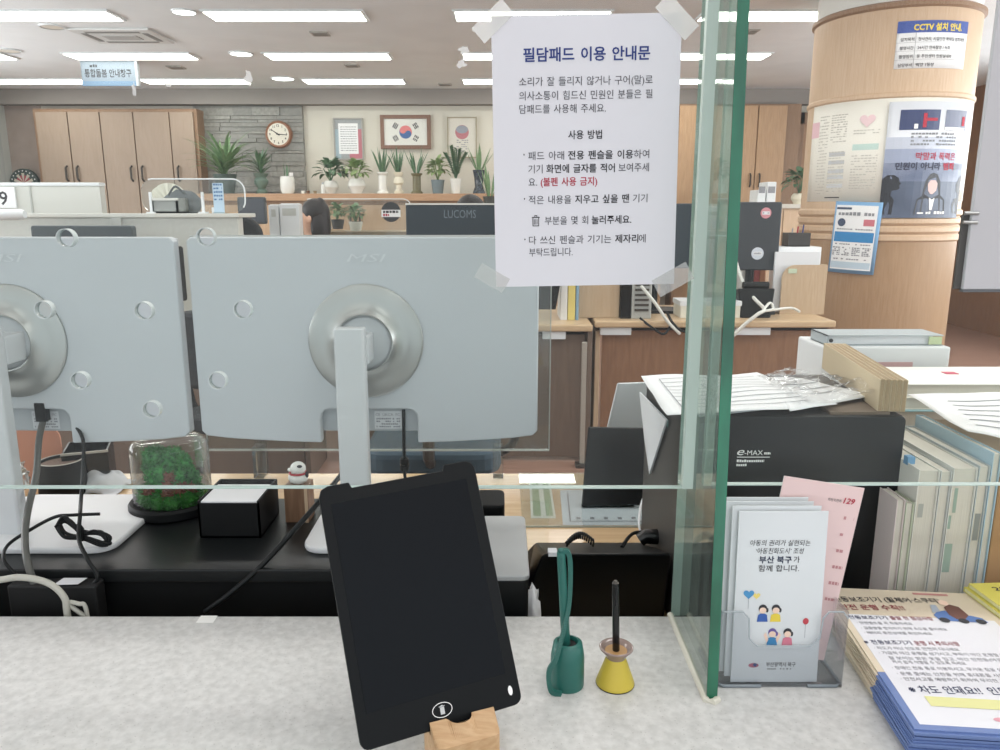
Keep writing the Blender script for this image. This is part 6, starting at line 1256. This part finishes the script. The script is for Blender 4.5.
# leftovers of torn tape on the pane
rnd = random.Random(9)
for px, py, w, h, lab in ((134, 90, 5, 16, 'torn white tape scrap on the panel below the hanging sign'), (168, 84, 7, 8, 'small torn tape scrap right of the hanging sign'), (249, 78, 9, 20, 'torn white tape scrap above the wall clock'), (475, 30, 9, 6, 'tiny torn tape scrap at upper left of the notice'), (464, 50, 12, 10, 'frayed tape scrap left of the paper notice'), (461, 64, 11, 9, 'round frayed tape scrap left of the paper notice')):
    c = PY(px, py, PYY - .0008); pts = []
    for i in range(14):
        a = 2 * math.pi * i / 14; r = rnd.uniform(.45, 1.0); pts.append((c.x + math.cos(a) * w / 2 * r * k, c.z + math.sin(a) * h / 2 * r * k))
    tag(MB().prism(pts, (0, c.y, 0), (1, 0, 0), (0, 0, 1), .0003).build('tape_scrap', tape_m), lab, 'tape', 'torn tape scraps on the panel')
# grey-white board on the pane at far right
yb = PYY - .006; a, b = PY(978, 145, yb), PY(1040, 288, yb); z0b = PY(965, 289, yb).z
t = thing('hanging_board', ((a.x + b.x) / 2, yb, z0b), 'plain grey-white board fixed on the clear panel at the far right', 'board')
MB().box(a.x, b.x + .1, yb - .006, yb, z0b, 1.75).build('board', mat('board_grey', 'BEBDC0', .6), t, bevel=.001); MB().box(a.x, b.x + .1, yb - .0065, yb + .001, z0b - .003, z0b).build('lower_edge', mat('edge_dark', '5E6063', .5), t)
p = PY(967, 215, yb + .002); MB().box(a.x - .007, a.x + .012, yb - .001, yb + .003, z0b, p.z).build('dark_hinge_strip', mat('hinge_dark', '4A4845', .5), t)
mb = MB(); mb.tube([(a.x - .008, yb - .004, p.z + .002), (a.x + .006, yb - .007, p.z + .002)], .0022, 8); mb.tube([(a.x - .008, yb - .004, p.z - .008), (a.x + .006, yb - .007, p.z - .008)], .0022, 8); mb.build('clip', metal, t)
# ------------------------------------------------------------------ writing tablet on its wooden stand
Rt = Matrix.Rotation(.382, 4, 'Z') @ Matrix.Rotation(-.057, 4, 'Y') @ Matrix.Rotation(-.4393, 4, 'X'); Mt = Matrix.Translation((-.0819, .728, .8807)) @ Rt
t = thing('writing_tablet', (-.056, .69, ZK + .03), 'black electronic writing tablet leaning in a wooden stand on the counter', 'tablet')
def TB(): mb = MB(); mb.M = Mt; return mb
w, h = .0845, .1285; r = .009
o_ = rrect(-w, w, -h, h, r)
# upper edge has a long shallow step for the pen
o2 = [p for p in o_ if not (p[1] > h - r * .999)] 
o_t = rrect(-w, w, -h, h, r)[:6] + [(w, h - .01), (w - .003, h - .003), (w - .01, h), (w - .034, h), (w - .036, h - .006), (-w + .034, h - .006), (-w + .032, h), (-w + .01, h), (-w + .003, h - .003), (-w, h - .01)] + rrect(-w, w, -h, h, r)[18:]
TB().prism(o_t, (0, -.003, 0), (1, 0, 0), (0, 0, 1), .006).build('case', mat('tablet_black', '0B0E10', .45, spec=.2), t, bevel=.0012)
TB().box(-w + .0105, w - .0125, -.0036, -.003, -h + .033, h - .019).build('screen', mat('tablet_screen', '080C11', .25, spec=.18), t)
frt = Frame(Mt @ V((0, -.0032, -h + .0165)), Mt.to_3x3() @ V((1, 0, 0)), Mt.to_3x3() @ V((0, 0, -1)))
def ringp(mb, fr, a, b, th, n=32, e=.0004):
    P = [(a * math.cos(2 * math.pi * i / n), b * math.sin(2 * math.pi * i / n)) for i in range(n)]; Q = [((a - th) * math.cos(2 * math.pi * i / n), (b - th) * math.sin(2 * math.pi * i / n)) for i in range(n)]
    for i in range(n): j = (i + 1) % n; mb.quad(fr(*P[j], e), fr(*P[i], e), fr(*Q[i], e), fr(*Q[j], e))
mb = MB(); ringp(mb, frt, .0105, .0072, .0007); mb.build('button_ring', ink_white, t)
mb = MB(); put_rect(mb, frt, -.0022, -.0028, .0022, .0042); put_rect(mb, frt, -.003, -.0038, .003, -.0031); put_rect(mb, frt, -.001, -.0046, .001, -.0038); mb.build('bin_symbol', mat('sym_grey', 'C4C6C6', .6), t)
mb = MB(); f2 = Frame(Mt @ V((w - .011, -.0032, -h + .0155)), Mt.to_3x3() @ V((1, 0, 0)), Mt.to_3x3() @ V((0, 0, -1))); put_poly(mb, f2, circ(0, 0, .0024, 20, .0048)[::-1]); mb.build('lanyard_hole', ink_white, t)
# stand: lofted across its width, slot for the tablet and a round finger dip
beech = mat('beech', 'C9A77F', .5, col2='BC976D', scale=22, stretch=(1, 12, 9), bump=.05)
sc_ = Mt @ V((.018, 0, -h)); yaw = .382; Ms = Matrix.Translation((sc_.x, sc_.y, ZK)) @ Matrix.Rotation(yaw, 4, 'Z')
t = thing('tablet_stand', (sc_.x, sc_.y, ZK), 'small beech wood block stand with a finger dip holding the tablet', 'stand')
lean = math.tan(.4393); hb = sc_.z - ZK; mb = MB(); mb.M = Ms; N_ = 40; vs = []; HW = .034; zt_f = hb + .0085
for i in range(N_ + 1):
    x = -HW + 2 * HW * i / N_; dip = max(0, .0125 ** 2 - (x + .003) ** 2) ** .5 * .95; cr = max(0, abs(x) - (HW - .009)); cr = .009 - (max(0, .009 ** 2 - cr ** 2)) ** .5
    yf = -.026 + cr; ys = -.0055; zf = zt_f
    prof = [(yf, 0), (yf, zt_f - .014), (yf + .004, zt_f - .011), (ys + (zf - hb) * lean - dip, zf), (ys - dip, hb - .0035), (.0065, hb - .0035), (.0065 + .012 * lean, hb + .0085), (.024, hb + .0085), (.028 - cr, hb + .004), (.028 - cr, 0)]
    vs += [(x, y, z) for y, z in prof]
m = 10; fs = [(i * m + j, i * m + (j + 1) % m, (i + 1) * m + (j + 1) % m, (i + 1) * m + j) for i in range(N_) for j in range(m)] + [tuple(range(m))[::-1], tuple(range(N_ * m, N_ * m + m))]
fs = [f[::-1] for f in fs]
mb.add(vs, fs); o = mb.build('stand_block', beech, t)
mb = MB(); mb.M = Ms
for sx in (-.028, .028):
    for sy in (-.024, .02): mb2 = MB(); mb2.M = Ms; mb2.lathe([(.003, 0), (.003, .0008)], (sx, sy, -.0002), 12); mb2.build('rubber_pad', black_matt, t)
# ------------------------------------------------------------------ pens in their weighted stands
teal = mat('teal_plastic', '28675E', .35); teal2 = mat('teal_coil', '245F57', .4)
c = PZ(567, 684, ZK); kk = .86 / 770
r_ = 17.5 * kk; h_ = PY(568, 652, c.y - r_).z - ZK
t = thing('pen_holder', c, 'teal round pen holder on the counter, with a coiled cord', 'pen holder')
MB().lathe([(r_ * .98, 0), (r_, .002), (r_ * .99, h_ * .7), (r_ * .85, h_), (r_ * .6, h_ * 1.04), (r_ * .55, h_ * .9)], c, 40).build('holder_body', teal, t, smooth=True, angle=60); MB().lathe([(r_ * .56, h_ * .9), (r_ * .5, h_ * .97), (.001, h_ * .97)], c, 24, caps=False).build('brush_insert', black_matt, t)
top = PY(561, 552, c.y + .004); base = c + V((-.002, .0, h_ * .9)); pts = []
A0 = top + V((.004, .001, -.002)); B0 = c + V((-r_ * .5, -r_ * .9, h_ * .6)); C0 = c + V((-r_ * .95, -r_ * .6, .006)); D0 = c + V((-r_ * .5, -r_ * 1.0, .004))
path = spline([top, A0 + V((.004, 0, .001)), A0 + V((.007, 0, -.02)), PY(568, 610, c.y - .002), PY(557, 655, c.y - r_ * .9), PY(549, 672, c.y - r_ * .95), PY(551, 690, c.y - r_ * 1.05), PY(561, 694, c.y - r_ * 1.1)], 30)
MB().tube(path, .0026, 8).build('cord', teal2, t, smooth=True, angle=180)
# ribs along the cord
pts = []
for i, p in enumerate(path[:-1]):
    tdir = (path[i + 1] - p).normalized(); a = tdir.orthogonal().normalized(); b = tdir.cross(a)
    for q in range(4): w_ = 2 * math.pi * q / 4; pts.append(p.lerp(path[i + 1], q / 4) + (a * math.cos(w_) + b * math.sin(w_)) * .0032)
MB().tube(pts, .0007, 5).build('cord_rib', teal, t)
t2 = thing('pen', base, 'teal pen standing in the teal round holder', 'pen', None)
MB().tube([base, base + (top - base) * .03, top], [.0035, .0052, .0048], 16).build('barrel', teal, t2, smooth=True); dd = (top - base).normalized(); MB().tube([top - dd * .002, top + dd * .003, top + dd * .0045], [.0036, .0036, .002], 12).build('end_cap', teal2, t2, smooth=True); MB().box(top.x - .0008, top.x + .0008, top.y - .0056, top.y - .004, top.z - .03, top.z - .004).build('clip', teal2, t2)
c = PZ(615, 683, ZK); r_ = 20 * kk; hz = PY(615, 657, c.y - .012).z - ZK
t = thing('pen_holder', c, 'yellow cone-shaped pen holder with a clear funnel rim on the counter', 'pen holder')
MB().lathe([(r_ * .98, 0), (r_, .0015), (r_ * .97, .004), (r_ * .48, hz * .86), (r_ * .46, hz * .8)], c, 48).build('cone', mat('yellow_plastic', 'CDB845', .4), t, smooth=True, angle=70); MB().lathe([(r_ * .99, 0), (r_ * 1.01, .0008), (r_ * .99, .0016)], c, 48).build('black_base', black_matt, t)
MB().lathe([(r_ * .5, hz * .82), (r_ * .6, hz * .95), (r_ * .86, hz * 1.1), (r_ * .88, hz * 1.14), (r_ * .82, hz * 1.16), (r_ * .55, hz * 1.02), (r_ * .3, hz * .95)], c, 48, caps=False).build('funnel_rim', mat('smoke_rim', '8E7A72', .15, spec=.8), t, smooth=True, angle=180)
MB().lathe([(r_ * .62, hz * 1.03), (.001, hz * 1.03)], c, 28, caps=False).build('tan_insert', mat('tan_insert', 'B78F5E', .5), t)
base = c + V((.0, 0, hz * .98)); top = PY(615.5, 583, c.y)
t2 = thing('pen', base, 'slim black pen standing in the yellow holder', 'pen'); MB().tube([base, base.lerp(top, .03), top], [.003, .0042, .004], 16).build('barrel', black_gloss, t2, smooth=True); MB().tube([top, top + V((0, 0, .003))], [.0036, .002], 12).build('end_cap', dark_metal, t2, smooth=True); MB().box(top.x - .0006, top.x + .0006, top.y - .0052, top.y - .0036, top.z - .026, top.z - .003).build('clip', black_pl, t2)
# ------------------------------------------------------------------ brochure holder
acr2 = pane('holder_acrylic', 'FAFBFC', .6, .02, .02); edg = mat('acrylic_edge', '7D868C', .25)
hx0, hx1, hy0, hy1 = .2495, .395, .795, .872
t = thing('brochure_holder', ((hx0 + hx1) / 2, (hy0 + hy1) / 2, ZK), 'clear acrylic brochure holder on the counter right of the glass screen', 'holder')
mb = MB(); mb.box(hx0, hx1, hy0, hy1, ZK + .0002, ZK + .003); mb.build('base_plate', acr2, t)
mb = MB(); mb.tube([(hx0 + .052, hy0, ZK + .002), (hx0 + .008, hy0, ZK + .002), (hx0, hy0 + .008, ZK + .002), (hx0, hy1, ZK + .002)], .0019, 8); mb.build('edge_line', edg, t, smooth=True); mb = MB(); mb.tube([(hx1 - .04, hy0, ZK + .002), (hx1 - .006, hy0, ZK + .002), (hx1, hy0 + .006, ZK + .002), (hx1, hy1, ZK + .002)], .0019, 8); mb.build('edge_line', edg, t, smooth=True)
zf = .825; zu = .782
o_ = [(hx0, ZK), (hx1, ZK), (hx1, zf - .008), (hx1 - .006, zf), (hx1 - .022, zf), (hx1 - .028, zf - .008), (hx1 - .03, zu + .01), (hx1 - .04, zu), (hx0 + .045, zu), (hx0 + .035, zu + .01), (hx0 + .033, zf - .008), (hx0 + .026, zf), (hx0 + .004, zf), (hx0, zf - .005)]
MB().prism(o_, (0, hy0 + .0025, 0), (1, 0, 0), (0, 0, 1), .0025).build('front_panel', acr2, t)
mb = MB(); mb.tube([V((x, hy0 + .0012, z)) for x, z in o_[2:14]], .0009, 6); mb.build('panel_edge', mat('acrylic_edge2', 'A9B1B5', .2), t)
for xx in (hx0, hx1 - .0025): MB().box(xx, xx + .0025, hy0, hy1, ZK, zf).build('side_wall', acr2, t)
MB().box(hx0, hx1, hy1 - .003, hy1, ZK, .89).build('back_panel', acr2, t)
bro_w = mat('brochure_white', 'DADEDF', .5)
def brochure(lab, x0, y, dz, lean, w=.1, h=.207, m=bro_w, roll=0, group='brochures in the clear holder', nm='brochure'):
    Mb = Matrix.Translation((x0, y, ZK + .0035 + dz)) @ Matrix.Rotation(-lean, 4, 'X') @ Matrix.Rotation(roll, 4, 'Y'); t = thing(nm, (x0 + w / 2, y, ZK + .004), lab, 'brochure', group)
    mb = MB(); mb.M = Mb; mb.box(0, w, 0, .0012, 0, h); mb.build('cover', m, t); mb = MB(); mb.M = Mb; mb.box(.0004, w - .0008, .0013, .003, .0005, h - .0006); mb.build('inner_pages', paper_grey, t)
    return t, Frame(Mb @ V((0, 0, h)), Mb.to_3x3() @ V((1, 0, 0)), Mb.to_3x3() @ V((0, 0, -1)))
t, fr = brochure('white brochure with cartoon children at the front of the clear holder', .268, .8005, 0, .05)
wb = .1
mb = MB(); put_text(mb, fr, '아동의 권리가 실현되는', .014, .040, .0078, .068, shear=.15); put_text(mb, fr, '‘아동친화도시’ 조성', .021, .0495, .0078, .054, shear=.15); put_text(mb, fr, '가', .064, .060, .0085, .007); put_text(mb, fr, '함께 합니다.', .025, .0705, .0085, .046, bold=.004); mb.build('lettering', ink, t)
mb = MB(); put_text(mb, fr, '부산 북구', .025, .0605, .0092, .037, bold=.02); mb.build('bold_lettering', mat('br_navy', '26304A', .7), t)
mb = MB(); put_text(mb, fr, '부산광역시 북구', .040, .187, .0062, .034, bold=.01); put_dashes(mb, fr, .040, .074, .191, .0014, unit=.002); mb.build('office_lettering', ink, t)
mb = MB(); put_poly(mb, fr, [(.0255 + .006 * math.cos(a), .186 + .0028 * math.sin(a)) for a in [2 * math.pi * i / 16 for i in range(16)]][::-1]); mb.build('emblem', mat('emblem_red', 'A8506A', .7), t); mb = MB(); put_poly(mb, fr, circ(.027, .1852, .0022, 12)[::-1], e=.0007); mb.build('emblem_blue', ink_navy, t)
def heart(mb, x, y, s, e=.0005): put_poly(mb, fr, [(x + s * (16 * math.sin(a) ** 3) / 16, y - s * (13 * math.cos(a) - 5 * math.cos(2 * a) - 2 * math.cos(3 * a) - math.cos(4 * a)) / 16) for a in [2 * math.pi * i / 24 for i in range(24)]], e)
mb = MB(); heart(mb, .0155, .0985, .0062); mb.build('blue_heart_balloon', mat('br_blue', '4E94C6', .6), t); mb = MB(); heart(mb, .0245, .1005, .0042, .0004); mb.build('yellow_heart_balloon', mat('br_yel', 'EAD67A', .6), t)
mb = MB(); put_poly(mb, fr, circ(.0825, .1315, .0034, 16, .004)[::-1]); mb.build('red_balloon', mat('br_red', 'C04650', .6), t)
mb = MB(); put_rect(mb, fr, .0154, .105, .0158, .116); put_rect(mb, fr, .0822, .1355, .0826, .152); mb.build('balloon_strings', ink_lt, t)
br_skin = mat('br_skin', 'F0D2BE', .6)
for (x, y, hcol, bcol, arms) in ((.0325, .117, 'hair', '3A5FA8', 0), (.0475, .117, 'hair', 'E8CF4A', 0), (.045, .146, 'purple', '3F86B8', 1), (.0625, .146, 'hair', 'D77F93', 0)):
    hm = ink if hcol == 'hair' else mat('br_purple', '6A5A9A', .6)
    mb = MB(); put_poly(mb, fr, circ(x, y - .001, .0049, 18, .0050)[::-1], .0005); put_poly(mb, fr, circ(x + .005, y + .001, .0016, 8, .003)[::-1], .00045); mb.build('child_hair', hm, t)
    mb = MB(); put_poly(mb, fr, circ(x, y + .0012, .0040, 16, .0037)[::-1], .0008)
    if arms: put_poly(mb, fr, [(x - .010, y + .002), (x - .0075, y - .001), (x - .004, y + .008), (x - .006, y + .012)], .0006); put_poly(mb, fr, [(x + .010, y + .002), (x + .006, y + .012), (x + .004, y + .008), (x + .0075, y - .001)], .0006)
    mb.build('child_face', br_skin, t)
    mb = MB(); put_poly(mb, fr, [(x - .0062, y + .015), (x + .0062, y + .015), (x + .005, y + .0065), (x + .002, y + .005), (x - .002, y + .005), (x - .005, y + .0065)], .0006); mb.build('child_clothes', mat('br_' + bcol, bcol, .6), t)
for k, (x0, y, dz, lab) in enumerate(((.262, .806, .004, 'white brochure second in the clear holder, shifted left'), (.2565, .8125, .006, 'white brochure third in the clear holder'), (.2535, .819, .008, 'white brochure at the back left of the clear holder'))): brochure(lab, x0, y, dz, .05 + .01 * k)
t, fr = brochure('pink leaflet with red number 129 standing askew behind the white brochures', .293, .827, .026, .06, w=.094, h=.215, m=mat('pink_sheet', 'E3C8C5', .6), roll=math.radians(9))
mb = MB(); put_text(mb, fr, '129', .073, .021, .0095, .0135, bold=.02, shear=.2, mi=0); mb.build('red_number', ink_red, t)
mb = MB(); put_text(mb, fr, '희망의전화', .055, .0205, .004, .016); mb.build('lettering', ink, t)
mb = MB()
for k in range(6): put_dashes(mb, fr, .078, .09, .04 + .02 * k, .004, unit=.004, seed=k)
mb.build('pink_print', mat('pk_print', 'BF8A8C', .7), t)
# ------------------------------------------------------------------ stack of safety leaflets
FL = PZ(915, 729, .7636); ra = math.radians(84.5); uy = V((math.cos(ra), math.sin(ra), 0)); ux = V((uy.y, -uy.x, 0)); LY = .297
beige, bluem, whitem = mat('leaflet_beige', 'D8CBB4', .5), mat('leaflet_blue', '6A80B2', .45), mat('leaflet_white', 'E0E1E6', .45)
NL = 16; rnd = random.Random(11); zs = ZK
names_ = ['bottom', 'second', 'third', 'fourth', 'fifth', 'sixth', 'seventh', 'eighth', 'ninth', 'tenth', 'eleventh', 'twelfth', 'thirteenth', 'fourteenth', 'fifteenth']
for i in range(NL):
    th = .0021; o = V((FL.x, FL.y, zs)) + ux * rnd.uniform(-.004, .003) * (i < NL - 1) + uy * rnd.uniform(-.004, .003) * (i < NL - 1); a_ = rnd.uniform(-.012, .012) * (i < NL - 1); ca, sa = math.cos(a_), math.sin(a_)
    u_, v_ = ux * ca + uy * sa, uy * ca - ux * sa
    t = thing('safety_leaflet', o + u_ * .14 + v_ * LY / 2, ('printed safety leaflet on top of the blue-edged stack, text fully visible' if i == NL - 1 else 'safety leaflet %s from below in the blue-edged stack on the counter' % (names_[i] if i else 'lowest')), 'leaflet', 'stack of safety leaflets')
    m_ = [beige, bluem, whitem]
    def slab(nm, a, b, mm, z0=0, z1=th, x0=0, x1=.21):
        mb = MB(); P = [o + u_ * x0 + v_ * a, o + u_ * x1 + v_ * a, o + u_ * x1 + v_ * b, o + u_ * x0 + v_ * b]
        mb.add([p + V((0, 0, z0)) for p in P] + [p + V((0, 0, z1)) for p in P], [(0, 3, 2, 1), (4, 5, 6, 7), (0, 1, 5, 4), (1, 2, 6, 5), (2, 3, 7, 6), (3, 0, 4, 7)]); return mb.build(nm, mm, t)
    slab('blue_lower_half', 0, LY * .33, bluem); slab('beige_upper_half', LY * .33, LY, beige)
    if i == NL - 1:
        slab('white_panel', .008, LY * .76, whitem, th, th + .0002, .008, .188)
    zs += th
tp = zs; fr = Frame(o + v_ * LY + V((0, 0, th + .0002)), u_, -v_)
e = .0004
navy = mat('lf_navy2', '3C4260', .7); wine = mat('lf_wine', '8F3A44', .7); lg = mat('lf_ink', '6E7078', .7)
def T(nm, m, items):
    for body, x, y, x1, size, bold, slope in items:
        mb = MB(); g = Frame(fr(x, y), u_ * math.cos(slope) + v_ * math.sin(slope), -v_ * math.cos(slope) + u_ * math.sin(slope)); put_text(mb, g, body, 0, 0, size, (x1 - x), bold=bold, e=e); mb.build(nm, m, t)
SL = .06
T('title', ink, [('전동보조기기 (휠체어·스쿠터)', .004, .039, .143, .0150, .012, SL)]); T('red_title', wine, [('안전 운행 수칙!!', .006, .060, .088, .0155, .015, SL)])
T('heading', navy, [('전동보조기기', .008, .084, .056, .0102, .01, SL), ('※ 전동보조기기', .007, .142, .062, .0108, .01, SL), ('※ 차도 안돼요!!  인도 좋아요!!', .021, .236, .170, .0155, .012, SL)]); T('red_heading', wine, [('출발 전 점검사항', .060, .081, .113, .0102, .01, SL), ('운행 시 주의사항', .066, .139, .118, .0108, .01, SL)])
T('body_text', lg, [('· 안전벨트를 꼭 착용하세요', .014, .096, .082, .0074, 0, SL), ('· 급출발을 방지하기 위해 속도를 줄이세요', .015, .108, .119, .0074, 0, SL), ('· 배터리 충전상태를 확인하세요', .015, .119, .096, .0074, 0, SL), ('· 차도가 아닌 인도로 안전히 다니세요', .014, .153, .112, .0074, 0, SL), ('· 가급적 야간 운행을 삼가시고, 부득이 야간 운행할 때는', .016, .163, .166, .0074, 0, SL), ('잘 보이는 밝은 옷을 입고, 야간 안전등(야광)을', .023, .173, .160, .0074, 0, SL), ('켜서 쉽게 식별될 수 있도록 하세요', .024, .181, .106, .0074, 0, SL), ('· 장애인 전용 통로 이용하시고, 무거운 짐을 싣지 마세요', .019, .193, .166, .0074, 0, SL), ('· 운행 중에는 안전을 위해 휴대폰을 사용하지', .020, .204, .150, .0074, 0, SL), ('· 안전사고를 예방하기 위하여 무리한 운행은', .020, .214, .146, .0074, 0, SL)])
mb = MB(); put_rect(mb, fr, .032, .241, .165, .258, e); mb.build('yellow_band', mat('lf_yellow', 'DDDC9C', .6), t)
mb = MB(); put_rect(mb, fr, .115, .006, .16, .011, e); mb.build('top_stamp', mat('lf_stamp', 'C58A86', .6), t)
s = 1.0; PX0 = lambda x, y: (.118 + (x - .135) * 1.15, .078 + (y - .072) * 1.35)
# printed picture: rider on a blue scooter
for nm, m, sh in (('scooter_body', mat('sc_blue', '5677B0', .6), [(.135, .062), (.142, .055), (.152, .052), (.156, .060), (.175, .060), (.185, .064), (.187, .072), (.137, .072)]), ('rider_coat', mat('sc_brown', '6E4A42', .6), [(.152, .060), (.154, .046), (.163, .040), (.171, .044), (.173, .060), (.166, .067), (.156, .068)]), ('rider_face', br_skin, [(.153, .040), (.153, .034), (.158, .031), (.163, .034), (.163, .040), (.158, .043)]), ('windshield', mat('sc_grey', 'A9B4C2', .5), [(.136, .058), (.141, .042), (.147, .042), (.146, .055)])):
    mb = MB(); put_poly(mb, fr, [PX0(x, y) for x, y in sh], e + .0002 * (nm != 'scooter_body')); mb.build(nm, m, t)
for x in (.142, .162, .180): mb = MB(); put_poly(mb, fr, circ(*PX0(x, .071), .0062, 16, .006)[::-1], e + .0004); mb.build('wheel', ink, t)
mb = MB(); put_poly(mb, fr, circ(.095, .275, .010, 16, .004)[::-1], e); mb.build('pink_picture', mat('lf_pink', 'D39AA6', .6), t)
# yellow booklets at the right edge, lying on the leaflets
P0 = PZ(964, 586, tp + .008); P1 = PZ(1003, 615, tp + .008); ya = math.atan2(P1.y - P0.y, P1.x - P0.x)
for k, (dz, lab) in enumerate(((0.0006, 'lower yellow booklet at the right edge of the photo'), (.0072, 'upper yellow booklet with black numbers at the right edge of the photo'))):
    Mb = Matrix.Translation((P0.x + .004 * k, P0.y - .003 * k, tp + dz)) @ Matrix.Rotation(ya, 4, 'Z'); t = thing('yellow_booklet', (P0.x + .05, P0.y, tp + dz), lab, 'booklet', 'yellow booklets')
    mb = MB(); mb.M = Mb; mb.box(0, .21, 0, .148, .0058, .0062); mb.box(0, .21, 0, .148, 0, .0004); mb.box(0, .0005, 0, .148, .0004, .0058); mb.build('cover', mat('yel_cover', 'D6CD62', .5), t); mb = MB(); mb.M = Mb; mb.box(.0008, .209, .0008, .147, .0005, .0057); mb.build('pages', mat('yel_pages', 'DDD9A8', .7), t)
    if k: fb = Frame(Mb @ V((0, 0, .0062)), Mb.to_3x3() @ V((0, 1, 0)), Mb.to_3x3() @ V((1, 0, 0))); mb = MB(); put_text(mb, fb, '2023', .022, .022, .014, .036, bold=.012, e=.0004); mb.build('number', ink, t); mb = MB(); put_poly(mb, fb, circ(.05, .04, .018, 20, .010)[::-1], .0004); mb.build('picture', mat('yel_pic', 'C9CCC2', .6), t)
# ------------------------------------------------------------------ white cable at the back of the counter
cable([V((-.70, 1.0, ZS + .004)), PY(-20, 590, .975), PY(6, 579, .972), PY(28, 578, .97), PY(50, 584, .968), PY(64, 597, .966), PY(67, 612, .966), V((PY(67, 612, .966).x, .966, ZS + .02))], .0045, mat('grey_cable', 'B9B8AE', .5), 'thick pale grey cable arching up behind the counter at far left')
cable([V((-.50, .972, ZS + .01)), PY(72, 607, .97), PY(80, 604, .97), PY(86, 609, .97), V((PY(88, 612, .97).x, .97, ZS + .02))], .003, mat('grey_cable', 'B9B8AE', .5), 'short pale cable loop peeping over the back of the counter')
tag(MB().box(PZ(198, 620, ZK).x, PZ(215, 620, ZK).x, PZ(205, 623, ZK).y, PZ(205, 616, ZK).y, ZK, ZK + .0006).build('paper_sticker', mat('sticker_white', 'ECECE8', .6)), 'small white sticker at the back edge of the counter', 'sticker')
